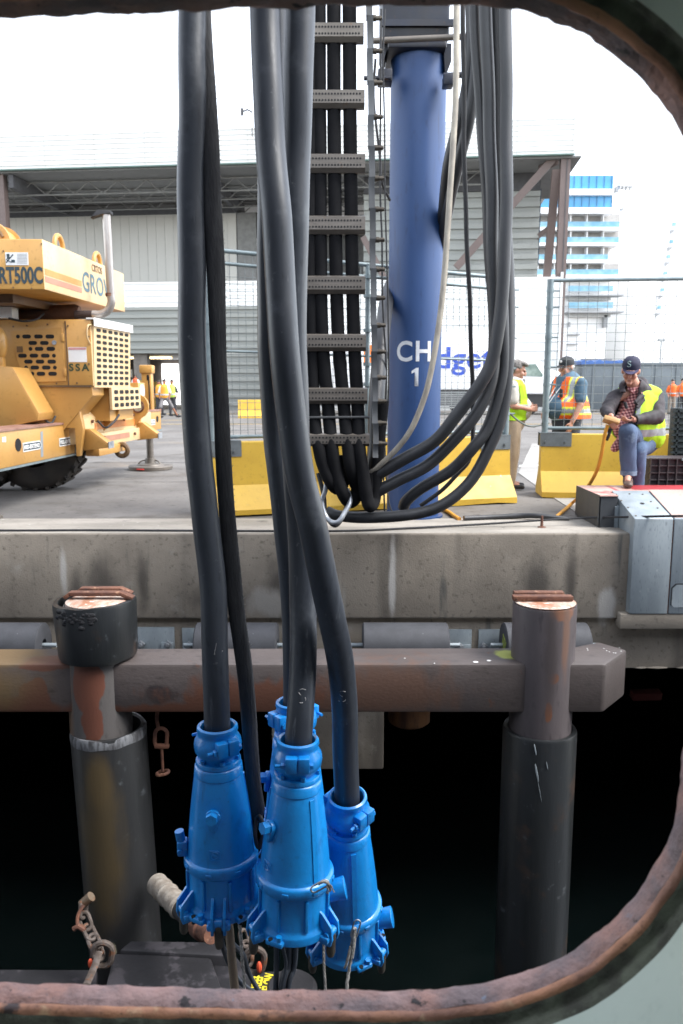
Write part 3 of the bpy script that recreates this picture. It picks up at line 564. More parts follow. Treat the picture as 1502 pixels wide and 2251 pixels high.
    if chalk:
        ch,cu_,cv_,Yc,sz=chalk
        c=W(cu_,cv_,Yc-.0345); 
        sh={'L':[[(-.15,.5),(-.35,-.45),(.35,-.25)],],'S':[[(.35,.45),(0,.55),(-.3,.35),(-.1,.05),(.25,-.15),(.3,-.45),(-.05,-.6),(-.35,-.5)]]}[ch]
        b=MB()
        for st in sh:
            pp=[c+Vector((x*sz,0,z*sz)) for x,z in st]; pp=spl(pp,5) if ch=='S' else pp
            ax=min(pts,key=lambda q:(q-c).length)
            q=[]
            for p in pp:
                ax=min(pts,key=lambda k:abs(k.z-p.z)); dx=max(-.03,min(.03,p.x-ax.x)); q.append(Vector((p.x,ax.y-math.sqrt(.0364**2-dx*dx),p.z)))
            b.tube(q,.0011,5)
        b.build('chalk_mark',M_chalk,cb)
    return t,Mx
YA,YB,YC,YD=2.10,1.99,2.13,2.26
tA,mA=connector('leftmost blue connector, its hex plug facing front, cable marked L',478,1592,YA,
 [(424,-60,2.2),(424,20,2.2),(423,200,2.18),(421,400,2.16),(421,600,2.13),(424,800,2.11),(435,1000,2.10),(447,1100,2.10),(459,1200,2.10),(469,1300,2.10),(473,1400,2.10),(475,1500,2.10),(477,1585,2.10)],
 clamp=32,hexa=-4,seam=[100,-98],hinges=[3,-60],port=None,lock=-80,zs_=.91,tilt=(1.5,0),chalk=('L',480,1427,2.10,.032))
tB,mB=connector('foremost blue connector in the middle, metal clip on its right flange, cable marked S',655,1622,YB,
 [(660,-60,2.12),(660,30,2.12),(657,200,2.11),(652,350,2.11),(649,480,2.10),(646,640,2.10),(646,791,2.10),(651,1000,2.09),(660,1150,2.09),(665,1254,2.08),(667,1358,2.06),(665,1462,2.03),(660,1565,2.0),(656,1615,1.99)],
 clamp=3,hexa=-52,seam=[38,-100],hinges=[-62,60],port=92,tilt=(0,1.6),zs_=.885,chalk=('S',664,1530,2.01,.030))
tC,mC=connector('rightmost and lowest blue connector with a round side port, cable marked S',764,1748,YC,
 [(580,-60,2.06),(582,20,2.05),(585,100,2.04),(594,300,2.01),(610,480,1.97),(618,640,1.95),(628,791,1.93),(641,920,1.93),(658,1040,1.93),(686,1150,1.93),(707,1254,1.95),(730,1358,1.99),(748,1462,2.04),(758,1565,2.09),(761,1660,2.12),(763,1742,2.13)],
 clamp=48,hexa=-112,seam=[14],hinges=[62,-62],port=88,tilt=(11,0),zs_=.92,chalk=('S',752,1530,2.065,.030))
tD,mD=connector('rear blue connector half hidden behind the foremost one',648,1540,YD,
 [(604,-60,2.22),(603,30,2.22),(600,200,2.21),(597,350,2.2),(595,480,2.2),(595,640,2.19),(598,791,2.19),(606,950,2.2),(616,1040,2.2),(631,1176,2.21),(641,1254,2.22),(647,1358,2.24),(649,1462,2.25),(649,1535,2.26)],
 clamp=-50,hexa=-78,seam=[-30],hinges=[70,-110],port=None)
# braided strap with hook
def strap():
    t=thing('braided_strap','flat black braided strap hanging beside the leftmost cable','strap',W(450,30,2.2))
    q=[(446,-60,2.2,30),(447,30,2.2,30),(452,120,2.19,30),(459,220,2.18,30),(464,330,2.16,33),(467,420,2.15,33),(470,500,2.14,36),(475,600,2.13,36),(478,700,2.12,33),(481,791,2.12,31),(487,900,2.12,31),(491,1000,2.12,32),(497,1100,2.13,33),(504,1180,2.13,34),(512,1260,2.13,34),(521,1350,2.12,34),(534,1440,2.12,34),(541,1500,2.12,33),(547,1570,2.13,33),(553,1660,2.14,32),(559,1725,2.14,30),(565,1775,2.14,34),(563,1800,2.14,24)]
    P=spl([W(a,b,c) for a,b,c,_ in q],8); wds=[]
    for i in range(len(q)-1):
        for k in range(8): wds.append(q[i][3]+(q[i+1][3]-q[i][3])*k/8)
    wds.append(q[-1][3]); r=[px(wd*1.12,900,2.13)/2 for wd in wds]
    b=MB(); b.tube(P,r,20,flat=(.42,(0,1,0)))
    # woven rib relief and fuzzy stitched edge
    b.build('webbing',M_braid,t)
    b=MB()
    random.seed(9)
    for i in range(20,len(P)-50,1):
        if random.random()<.6:
            e=P[i]+Vector((r[i]*.98,-.004,0)); b.tube([e,e+Vector((random.uniform(.002,.006),-.002,random.uniform(-.006,.006)))],.0008,4)
    b.build('frayed_stitching',mat('frayed_thread',(.25,.23,.20,1),bump=0),t)
    b=MB(); 
    b.tube(spl([W(564,1796,2.12),W(561,1830,2.10),W(567,1862,2.10),W(575,1850,2.10),W(577,1815,2.10),W(572,1795,2.11),W(564,1800,2.12)],6),.0062,10); 
    b.tube(spl([W(570,1800,2.14),W(580,1825,2.13),W(578,1870,2.13),W(571,1885,2.13)],6),.005,10); b.build('hook',M_black,t)
strap()
# ropes, clips, pole and hoses below the connectors
def wpath(l,n=8): return spl([W(*p) for p in l],n)
def rope(name,lab,cat,path,r,m,seg=8,group=None,twist=True):
    P=wpath(path,10)
    if twist:
        b=MB(); 
        for s in (0,1,2):
            q=[]; d=0
            F=[]
            for i in range(len(P)-1):
                n=max(1,int((P[i+1]-P[i]).length/(r*.9)))
                for k in range(n): F.append(P[i].lerp(P[i+1],k/n))
            F.append(P[-1]); d=0
            for i,p in enumerate(F):
                if i: d+=(p-F[i-1]).length
                a=d/(r*1.6)+s*2.094; q.append(p+Vector((math.cos(a)*r*.5,math.sin(a)*r*.5,0)))
            b.tube(q,r*.58,6)
        o=b.build(name,m)
    else:
        b=MB(); b.tube(P,r,seg); o=b.build(name,m)
    return tag(o,lab,cat,group)
rope('hanging_rope','grey rope hanging behind the right side of the leftmost connector','rope',[(526,2020,2.16),(530,2060,2.16),(533,2110,2.15),(538,2170,2.13),(540,2300,2.1)],.0050,M_rope)
rope('hanging_rope','thin grey rope hanging straight down under the foremost connector','rope',[(712,2052,2.1),(712,2090,2.1),(713,2130,2.09),(716,2180,2.08),(720,2320,2.05)],.0042,M_rope)
t=thing('rope_lanyard','grey rope lanyard knotted to a steel clip on the rightmost connector','lanyard',W(775,2030,2.0))
b=MB(); P=wpath([(779,2040,1.99),(777,2070,1.985),(772,2105,1.985)],6); b.tube(P,.0075,8); b.build('knot',M_rope,t)
b=MB(); P=wpath([(773,2100,1.985),(767,2135,1.98),(762,2180,1.96),(755,2320,1.92)],10); 
b.tube([p+Vector((math.cos(i*1.3)*.001,0,0)) for i,p in enumerate(P)],.0046,8); b.tube(wpath([(771,2080,1.98),(763,2115,1.975),(758,2128,1.975)]),.004,6); b.build('rope',M_rope,t)
b=MB(); b.link(W(782,2042,1.985),(.25,0,1),(1,0,0),.055,.018,.0023); b.build('clip',M_alum,t)
t=thing('steel_clip','steel clip with a frayed rope end on the flange of the foremost connector','clip',W(708,1945,1.9))
b=MB(); b.link(W(703,1948,1.885),(1,.1,.55),(0,0,1),.050,.019,.0024); b.build('clip',M_alum,t)
b=MB(); random.seed(4)
b.tube(wpath([(700,1943,1.88),(712,1938,1.878),(722,1943,1.882),(726,1958,1.885)],6),.004,7)
for i in range(14): 
    p=W(722+random.uniform(-4,6),1945,1.88); b.tube([p,p+Vector((random.uniform(-.004,.012),random.uniform(-.006,.006),random.uniform(-.028,-.006)))],.0009,4)
b.build('frayed_end',M_rope,t)
M_wood=mat('weathered_pole',(.20,.155,.11,1),(.12,.09,.065,1),rough=.7,scale=10,stretch=(1,1,.15),bump=.5)
b=MB(); b.tube([W(503,2030,2.2),W(506,2060,2.2),W(510,2110,2.19),W(516,2170,2.17),W(530,2400,2.1)],.0135,14); tag(b.build('wooden_pole',M_wood),'brown wooden pole standing under the leftmost connector','pole')
for k,(pth,lab) in enumerate((
  ([(608,2040,2.02),(608,2080,2.02),(608,2120,2.02),(606,2180,2.0),(600,2320,1.98)],'leftmost thin black hose under the foremost connector'),
  ([(624,2040,2.0),(622,2080,2.0),(629,2120,2.0),(618,2180,1.98),(600,2320,1.96)],'curling thin black hose under the foremost connector'),
  ([(636,2040,2.02),(636,2080,2.02),(633,2125,2.02),(621,2165,2.0),(612,2320,1.98)],'thickest black hose under the foremost connector'),
  ([(649,2040,2.02),(650,2090,2.02),(646,2130,2.02),(634,2172,2.0),(625,2320,1.98)],'rightmost thin black hose under the foremost connector'))):
    rope('thin_hose',lab,'hose',pth,(.0075,.005,.010,.0075)[k],M_rubber,12,'black hoses under the foremost connector',twist=False)
for k,(pth,lab) in enumerate((
  ([(484,2040,2.25),(490,2080,2.25),(505,2120,2.3),(530,2160,2.3),(570,2190,2.3)],'upper thin black hose trailing under the leftmost connector'),
  ([(492,2050,2.28),(512,2075,2.3),(535,2100,2.35),(548,2140,2.4),(575,2190,2.4)],'lower thin black hose trailing under the leftmost connector'))):
    rope('trailing_hose',lab,'hose',pth,.008,M_rubber,12,'black hoses trailing under the leftmost connector',twist=False)
# ---- floating camel, chains and wrapped hose
def camel():
    M_cam=mat('camel_rubber',(.018,.0175,.021,1),(.011,.011,.013,1),rough=.6,scale=1.6,bump=.5,bscale=30,spots=[((.040,.037,.043,1),2.6,.54,.58)])
    t=thing('floating_fender','black floating fender block with yellow warning letters, at the bottom left','fender',(-1.4,5.2,-3.6))
    z=-3.05
    b=MB(); p=[G(-300,2128,z-.12),G(214,2130,z-.12),G(205,2300,z-.12),G(-300,2300,z-.12)]; b.prism(p,(0,0,-.6),bev=.02); b.build('lower_deck',M_cam,t)
    b=MB(); p=[G(250,2093,z),G(462,2096,z),G(520,2260,z),G(205,2270,z)]; b.prism(p,(0,0,-.7),bev=.03); b.build('front_block',M_cam,t)
    b=MB(); p=[G(288,2074,z+.0),G(490,2077,z+.0),G(520,2110,z-.0),G(262,2096,z-.0)]; b.prism([q+Vector((0,0,.03)) for q in p],(0,0,-.7),bev=.02); b.build('rear_block',M_cam,t)
    b=MB(); p=[G(462,2098,z-.06),G(520,2100,z-.06),G(655,2290,z-.06),G(500,2290,z-.06)]; b.prism(p,(0,0,-.6),bev=.02); b.build('end_block',M_cam,t)
    b=MB(); c=G(640,2165,z-.03); b.lathe([(-.5,.2),(-.03,.2),(0,.17)],28,Matrix.Translation(c)); b.build('bollard_stub',M_cam,t)
    my=mat('warning_yellow',(.75,.62,.03,1),(.6,.48,.03,1),rough=.6,scale=20,bump=0)
    for s,(u,v),sz in (('EP',(592,2172),.125),('LOW',(612,2177),.125)):
        o=G(u,v,z-.045)
    xa=(G(604,2140,z-.05)-G(598,2172,z-.05)).normalized()
    b=MB(); o=G(580,2180,z-.05); 
    pn=[G(545,2195,z-.052),G(618,2195,z-.052),G(622,2136,z-.052),G(566,2138,z-.052)]
    b.prism(pn,(0,0,.004)); pl=b.build('warning_plate',M_black,t,smooth=False)
    yb=Vector((0,0,1)).cross(xa)
    for s,u,v in (('KEEP',579,2144),('BELOW',604,2140)):
        text('warning_letters',s,.105,my,pl,G(u,v,z-.045),xa,yb,bold=.004,ext=.001,align='RIGHT',sx=.60)
    # chains
    M_ch=mat('chain_steel',(.07,.052,.042,1),(.12,.10,.09,1),rough=.7,metal=.3,scale=20,bump=.8,spots=[((.16,.07,.035,1),16,.55,.65)])
    def chain(lab,pts,r=.016,L=.13,Wd=.075):
        t=tag(thing('mooring_chain','','chain',W(*pts[0])),lab,'chain','rusty chains holding the floating fender')
        P=[W(*p) for p in pts]; 
        for i in range(len(P)-1):
            a,c=P[i],P[i+1]; ax=c-a; side=Vector((1,.2,0)) if i%2 else Vector((.3,1,.2)); b=MB(); b.link((a+c)/2,ax,side,ax.length+2.6*r,Wd,r); b.build('chain_link',M_ch,t)
        return t
    t1=chain('short rusty chain from the left pile down to the floating fender',[(184,1985,5.75),(183,2012,5.72),(192,2038,5.68),(203,2060,5.62),(212,2082,5.55),(219,2104,5.5)])
    b=MB(); q=W(188,1983,5.75); b.cyl(q+Vector((.05,0,.05)),q+Vector((-.03,0,-.02)),.040,.036,seg=16); b.build('pulley',mat('dull_brass',(.13,.10,.07,1),(.12,.07,.04,1),rough=.6,scale=20),t1)
    b=MB(); b.tube([W(163,2042,5.6),W(172,2036,5.6),W(185,2044,5.6)],.022,8); b.tube(spl([W(184,1990,5.7),W(172,2012,5.66),W(172,2036,5.62),W(188,2042,5.6)],6),.014,8); b.build('shackle_pin',M_rust,t1)
    b=MB(); b.link(W(226,2098,5.5),(.2,0,1),(1,0,0),.20,.14,.024); b.build('shackle',M_ch,t1)
    b=MB(); b.tube([W(219,2092,5.45),W(210,2120,5.35),W(196,2152,5.2),W(190,2165,5.1)],.028,8,flat=(.4,(0,1,0))); b.build('link_bar',M_ch,t1)
    b=MB(); b.ell(W(199,2118,5.45),(.02,.02,.04),seg=8); b.build('red_end',mat('red_orange',(.6,.08,.03,1)),t1)
    t2=chain('short rusty chain and shackle right of the wooden pole',[(535,2050,5.2),(540,2075,5.15),(545,2098,5.1),(543,2122,5.0)],.014)
    b=MB(); b.link(W(560,2112,5.0),(.15,0,1),(1,0,0),.19,.13,.022); b.build('shackle',M_ch,t2)
    b=MB(); b.ell(W(570,2126,4.98),(.02,.02,.045),seg=8); b.build('red_end',MATS['red_orange'],t2)
    # wrapped hose
    t3=thing('wrapped_hose','thick hose wrapped in dirty white tape between the left pile and the connectors','hose',W(345,1950,6.0))
    b=MB(); P=[W(346,1944,5.98),W(354,1956,5.9),W(400,1998,5.55)]; 
    n=26; pp=[P[0].lerp(P[2],i/n) for i in range(n+1)]; pp=[q for q in pp]; rr=[.083+.004*((i*7)%5)/4+(.006 if i%6==0 else 0) for i in range(n+1)]
    b.tube(pp,rr,24); b.build('tape_wrap',mat('dirty_tape',(.30,.27,.23,1),(.19,.16,.13,1),rough=.8,scale=14,bump=.8),t3)
    b=MB(); b.tube([P[2],W(437,2034,5.25)],.078,20); b.build('hose',M_black,t3)
    b=MB(); q=W(437,2034,5.25); e=W(466,2056,5.05); b.tube([q,q.lerp(e,.4),q.lerp(e,.45),e],[.085,.085,.07,.06],16); b.build('coupling',M_rust,t3)
camel()
# ================================================================ blue column and cable carrier
def column():
    Yc=8.72; rr=.285; X=W(910,900,Yc).x
    t=thing('crane_column','tall blue round steel column marked CH 1 in white','column',(X,Yc,0))
    zt=Z(95,Yc-.3)
    b=MB(); b.lathe([(0,rr),(zt+.25,rr)],56,Matrix.Translation((X,Yc,0))); b.build('tube',M_post,t)
    b=MB(); b.lathe([(0,rr+.05),(.02,rr+.05),(.022,rr)],40,Matrix.Translation((X,Yc,.001)),close=False); b.build('base_ring',M_post,t)
    # faint weld plates
    # lettering bent round the column
    def curved(s,u,v,hpx,name,sx=1):
        size=px(hpx,v,Yc-rr)/.69; me=text_mesh(s,size,ext=.0008,bold=.006,sx=sx,align='CENTER',fine=.03,sp=1.12)
        z0=Z(v,Yc-rr); xo=W(u,v,Yc-rr).x-X
        for q in me.vertices:
            a=math.asin(max(-.95,min(.95,xo/rr)))+q.co.x/rr; q2=rr+.002+q.co.z
            q.co=Vector((X+math.sin(a)*q2,Yc-math.cos(a)*q2,z0+q.co.y))
        put(name,me,M_wlet,t,smooth=False)
    def one():
        k=px(1,828,Yc-rr); pl=[(-4,0),(4,0),(4,40),(-1,40),(-11,33),(-11,27),(-4,31)]; bm=bmesh.new(); xo=W(916,828,Yc-rr).x-X; z0=Z(849,Yc-rr)
        vs=[]
        for x,z in pl:
            a=math.asin(xo/rr)+x*k/rr; vs.append(bm.verts.new((X+math.sin(a)*(rr+.002),Yc-math.cos(a)*(rr+.002),z0+z*k)))
        f=bm.faces.new(vs); bmesh.ops.solidify(bm,geom=[f],thickness=.001); me=bpy.data.meshes.new('n'); bm.to_mesh(me); bm.free(); put('numeral',me,M_wlet,t,smooth=False)
    curved('CH',910,793,42,'lettering',.92); one()
    # head box
    b=MB(); x0,x1=W(840,50,8.4).x,W(988,50,8.4).x; zb=Z(84,8.35)
    b.bx(x0,x1,8.36,9.1,zb,zb+.9,bev=.03); b.build('head_box',M_navy,t)
    b=MB(); b.bx(x0+.06,x1-.02,8.38,9.08,zb-.07,zb-.002,bev=.02); b.build('head_plate',M_navy,t)
    b=MB(); b.bx(x0-.02,x1+.04,8.32,8.358,zb+.10,zb+.16); b.bx(x0-.02,x1+.04,8.33,8.358,zb+.34,zb+.37); b.build('head_rib',M_navy,t)
    b=MB(); b.tube([W(815,90,8.1),W(1040,80,8.1)],.028,12); b.build('cross_pipe',M_ladder,t)
    for u,sgn in ((846,-1),(984,1)):
        b=MB(); p=W(u,100,8.5); b.prism([p+Vector((-.04,0,.02)),p+Vector((.04,0,.02)),p+Vector((.04 if sgn>0 else -.0,0,-.15)),p+Vector((.0 if sgn>0 else -.04,0,-.24)),p+Vector((-.02,0,-.24))],(0,.3,0)); b.build('gusset',M_navy,t)
    b=MB(); p=W(846,172,8.4); b.box(p,(.14,.18,.12),bev=.01); b.cyl(W(800,172,8.3),W(860,172,8.3),.022,seg=10); b.build('side_clamp',M_navy,t)
    b=MB(); p=W(1010,167,8.4); b.cyl(W(975,167,8.4),W(1045,163,8.4),.03,seg=10); b.box(W(985,180,8.4),(.1,.15,.1),bev=.01); b.build('side_clamp',M_navy,t)
column()
def carrier():
    Y=6.95
    t=thing('cable_carrier','tall metal cable carrier with perforated crossbars in front of the blue column','cable carrier',W(750,960,Y))
    M_rail2=mat('carrier_rail',(.050,.052,.054,1),(.085,.09,.095,1),rough=.7,metal=.1,scale=3,stretch=(1,1,.3),lo=.45,hi=.6)
    bars=[(682,800,50,93),(682,802,197,238),(683,803,338,380),(680,803,474,515),(676,803,606,646),(674,805,734,772),(677,808,852,888),(684,812,953,981)]
    for (u0,u1,va,vb) in bars:
        za,zb=Z(va,Y),Z(vb,Y); x0,x1=W(655,va,Y).x,W(u1,va,Y).x; h=za-zb
        b=MB()
        pr=[(0,0),(-.035,-.012),(-.035,-h*.78),(0,-h),(.05,-h),(.05,-h+.008),(.004,-h+.008),(-.026,-h*.76),(-.026,-.016),(.05,-.002),(.05,0)]
        b.prism([Vector((x0,Y+y,za+z)) for y,z in pr],(x1-x0,0,0)); br=b.build('crossbar',M_ladder,t,ang=25)
        b=MB()
        for f in (.30,.64):
            n=17
            for i in range(n):
                x=x0+.10+(x1-x0-.14)*i/(n-1); b.tube([Vector((x,Y-.0345,za-h*f)),Vector((x,Y-.0375,za-h*f))],.0085,6)
        b.build('slot_row',M_dark,br)
    b=MB(); b.tube([W(655,918,Y),W(812,917,Y)],.012,10); b.build('tie_rod',M_rail2,t)
    # right-hand link plates with rollers
    vs=[-40,40,112,182,257,325,392,460,527,592,655,715,773,830,882,930,975,1005]
    us=[803+ (v/1000)*14 for v in vs]
    for i in range(len(vs)-1):
        v0,v1=vs[i],vs[i+1]; u0,u1=us[i],us[i+1]
        p0,p1=W(u0+6,v0,Y),W(u1+6,v1,Y); c=(p0+p1)/2; L=(p1-p0).length
        b=MB(); n=7; 
        pl=[]
        for sgn in (1,-1):
            for k in range(n):
                f=k/(n-1); f=f if sgn>0 else 1-f; q=p0.lerp(p1,f); wd=.055-.018*math.sin(math.pi*f)
                pl.append(q+Vector((0.006*(i%2),-sgn*wd,0)))
        b.prism([p_+Vector((-.015,0,0)) for p_ in pl],(.048,0,0)); b.build('link_plate',M_rail2,t)
        if 0<i:
            b=MB(); q=W(us[i]+14,vs[i],Y-.01); b.cyl(q,q+Vector((.035,0,0)),.024,seg=12); b.cyl(q+Vector((.035,0,0)),q+Vector((.075,0,0)),.018,seg=12); b.cyl(q+Vector((.075,0,0)),q+Vector((.082,0,0)),.014,seg=8); b.build('roller',M_brass,t)
    b=MB(); p=[W(655,v,Y) for v in (-40,400,1000)]; b.prism([p[0]+Vector((0,-.05,0)),p[0]+Vector((0,.05,0)),p[2]+Vector((0,.05,0)),p[2]+Vector((0,-.05,0))],(.01,0,0)); b.build('side_plate',M_rail2,t)
    # the flat black cables inside and their loops at the bottom
    M_carr=mat('carried_rubber',(.010,.010,.011,1),(.007,.007,.008,1),rough=.9,scale=5)
    [n for n in M_carr.node_tree.nodes if n.type=='BSDF_PRINCIPLED'][0].inputs['Specular IOR Level'].default_value=.15
    loops=[
     [(684,-60),(684,300),(682,600),(690,900),(702,985),(712,1025),(728,1060),(742,1074),(752,1066),(756,1040),(752,1000)],
     [(701,-60),(703,300),(707,700),(722,900),(730,985),(737,1030),(752,1080),(768,1103),(782,1092),(788,1050),(786,1000)],
     [(734,-60),(735,300),(742,700),(757,900),(766,985),(772,1030),(784,1068),(800,1088),(812,1075),(818,1040)],
     [(768,-60),(770,300),(777,700),(787,900),(790,985),(798,1040),(806,1090),(813,1112),(823,1098),(828,1040),(834,960),(842,880)]]
    for k,l in enumerate(loops):
        P=[]; n=len(l)
        for i,(u,v) in enumerate(l):
            yy=Y+.06+(.0 if v<950 else .12*(i-4)/n) + (.0 if i<n-4 else .10)
            P.append(W(u,v,yy-(.0 if v<940 else .05)))
        P=spl(P,10); b=MB(); b.tube(P,[.057 if p.z>Z(960,Y) else .058 for p in P],18); b.build('carried_cable',M_carr,t)
carrier()
def bundle():
    C=lambda l:[(a,b,c) for a,b,c in l]
    def cab(lab,path,r,m=M_rubber2,name='hanging_cable',grp='cables looping beside the blue column',cat='cable',seg=18):
        from mathutils import noise
        P=spl([W(*p) for p in path],10); P=[p+Vector((noise.noise(p*1.7),noise.noise(p*1.7+Vector((5,0,0))),0))*.010 for p in P]
        b=MB(); b.tube(P,r,seg); return tag(b.build(name,m),lab,cat,grp)
    cab('front thick cable of the right-hand bundle, sweeping highest across the blue column',[(1111,-60,7),(1111,20,7),(1112,150,7),(1113,300,7),(1113,450,6.98),(1110,545,6.97),(1104,640,6.96),(1095,720,6.95),(1082,790,6.95),(1058,840,6.95),(1010,905,6.97),(960,966,7.0),(893,1006,7.05),(833,1041,7.1),(805,1050,7.15)],.056)
    cab('second thick cable, sweeping just under the highest one across the blue column',[(1067,-60,7.1),(1068,20,7.1),(1072,150,7.1),(1076,280,7.1),(1081,420,7.1),(1083,540,7.1),(1085,650,7.1),(1086,760,7.1),(1078,840,7.08),(1049,906,7.05),(1010,956,7.05),(943,1020,7.08),(876,1056,7.1),(832,1080,7.12),(818,1092,7.2)],.054)
    cab('third thick cable whose cut end rests low against the blue column',[(1092,-60,7.22),(1092,20,7.22),(1093,250,7.22),(1097,450,7.22),(1102,640,7.2),(1106,790,7.18),(1096,863,7.15),(1073,940,7.12),(1043,983,7.1),(993,1033,7.15),(926,1073,7.2),(895,1100,7.25),(888,1116,7.3)],.053)
    cab('lowest thick cable lying along the coping past the foot of the blue column',[(1100,-60,7.4),(1101,200,7.4),(1108,420,7.4),(1115,540,7.38),(1119,640,7.33),(1119,740,7.25),(1116,813,7.2),(1103,913,7.15),(1076,986,7.12),(1036,1056,7.1),(976,1108,7.1),(910,1130,7.12),(810,1138,7.15),(745,1134,7.2),(720,1125,7.25)],.052)
    cab('left vertical cable of the right-hand bundle, ending behind the second one',[(1041,-60,7.2),(1043,15,7.2),(1047,120,7.2),(1056,240,7.2),(1063,330,7.2),(1070,430,7.22),(1076,560,7.25),(1083,680,7.28),(1090,800,7.3)],.046)
    cab('thick cable rising between the carrier and the blue column',[(885,540,9.35),(872,600,9.3),(850,660,8.6),(841,740,7.9),(833,820,7.6),(828,900,7.35),(826,980,7.25),(820,1050,7.2),(808,1105,7.18)],.075)
    cab('slanting cable crossing behind the white hose, upper one',[(1036,-20,8.0),(1037,100,8.0),(1026,200,8.05),(1004,290,8.1),(985,370,8.2),(975,460,8.45),(968,560,8.9)],.06)
    cab('slanting cable crossing behind the white hose, lower one',[(1050,60,7.9),(1046,160,7.9),(1032,260,7.95),(1008,360,8.1),(988,440,8.3),(974,520,8.6),(966,620,9.0)],.055)
    cab('pale hose running down and across the blue column',[(1006,-60,6.9),(1005,15,6.9),(1003,150,6.9),(996,300,6.9),(990,400,6.9),(985,500,6.9),(976,620,6.9),(966,716,6.9),(953,800,6.9),(936,870,6.92),(906,940,6.95),(873,986,7.0),(836,1023,7.05),(815,1040,7.1)],.025,M_hose,'pale_hose',None,'hose',12)
    cab('thin flat black cable hanging from the top right of the column to the barrier',[(1018,-60,7.4),(1018,20,7.4),(1020,250,7.4),(1022,400,7.4),(1030,600,7.4),(1037,780,7.4),(1040,850,7.4),(1040,985,7.4)],.021,M_black,'thin_cable',None,'cable',10)
    cab('thin black cable slanting below the third thick cable',[(1040,980,7.4),(1030,1015,7.4),(1008,1040,7.4),(975,1075,7.4),(945,1098,7.4),(925,1112,7.4)],.02,M_black,'thin_cable',None,'cable',10)
    g='thin black wires hanging left of the blue column'
    cab('long thin wire nearest the cable carrier',[(838,20,7.6),(837,150,7.6),(836,300,7.6),(837,420,7.6),(840,520,7.6),(842,660,7.6),(850,800,7.6),(848,900,7.6),(843,1000,7.6),(846,1140,7.6)],.009,M_black,'thin_wire',g,'wire',6)
    cab('long thin wire nearest the blue column',[(846,20,7.7),(843,120,7.7),(845,300,7.7),(848,450,7.7),(850,560,7.7),(854,680,7.7),(855,860,7.7),(846,960,7.7),(850,1060,7.6),(860,1120,7.5),(880,1122,7.4)],.008,M_black,'thin_wire',g,'wire',6)
    cab('short curved wire vanishing behind the blue column',[(826,130,7.8),(822,220,7.8),(834,340,7.8),(840,400,7.8),(858,440,8.1)],.012,M_black,'thin_wire',g,'wire',6)
    # silver ring loops left of the cable loops
    b=MB(); b.tube(spl([W(*p) for p in [(722,1030,7.0),(716,1075,7.0),(708,1105,7.0),(720,1140,6.95),(742,1148,6.9),(762,1120,6.95),(770,1100,7.0),(764,1075,7.05)]],8),.022,10)
    tag(b.build('metal_loop',M_alum),'bright metal conduit loop below the cable carrier','conduit')
    b=MB(); b.tube(spl([W(*p) for p in [(700,1040,7.1),(712,1090,7.05),(716,1130,7.0),(735,1155,6.95),(752,1140,7.0),(764,1110,7.05),(786,1085,7.1)]],8),.020,10)
    tag(b.build('black_loop',M_black),'black cable loop hanging lowest left over the coping','cable')
bundle()
# ================================================================ jersey barriers and fences
def barrier(lab,xl,yl,xr,yr,notch=True,brk=('l','r'),h=.81,m=M_yel,grp='yellow concrete barriers',simple=False):
    A=Vector((xl,yl,0)); Bq=Vector((xr,yr,0)); ax=(Bq-A); L=ax.length; ax.normalize(); n=Vector((ax.y,-ax.x,0))    # n towards the ship
    t=thing('concrete_barrier',lab,'barrier',A,grp)
    pr=[(-.30,.0),(-.30,.075),(-.115,.33),(-.075,h-.01),(-.065,h),(.065,h),(.075,h-.01),(.115,.33),(.30,.075),(.30,.0)]
    def P(o,z,s): return A+ax*s+n*o+Vector((0,0,z))
    b=MB(); b.prism([P(o,z,0) for o,z in pr],ax*L)
    bm=b.bm
    if not simple:
        for k in range(1,14): bmesh.ops.bisect_plane(bm,geom=bm.verts[:]+bm.edges[:]+bm.faces[:],plane_co=A+ax*L*k/14,plane_no=ax)
        random.seed(int(abs(xl)*100))
        for v in bm.verts:
            if v.co.z<.001: v.co.z+=random.uniform(0,.022); v.co+=n*random.uniform(-.01,.01)
    b.build('barrier_body',m,t,ang=20)
    M_br=mat('bracket_steel',(.17,.19,.20,1),(.13,.145,.15,1),rough=.55,metal=.2,scale=9)
    for e in brk:
        s=.18 if e=='l' else L-.20
        b=MB()
        for sg in (1,-1):
            c=P(sg*.092,h-.075,s); mm=Matrix.Translation(c)@Matrix.Rotation(math.atan2(ax.y,ax.x),4,'Z'); b.box((0,0,0),(.40,.012,.175),mat=mm)
        c=P(0,h+.008,s); mm=Matrix.Translation(c)@Matrix.Rotation(math.atan2(ax.y,ax.x),4,'Z'); b.box((0,0,0),(.40,.20,.012),mat=mm)
        br=b.build('saddle_bracket',M_br,t)
        for q in (-.13,.12):
            b=MB(); c=P(.098,h-.10,s+q); b.hexbolt(c,n,.016,.018); b.build('bolt',M_br,br)
    return t,P,L
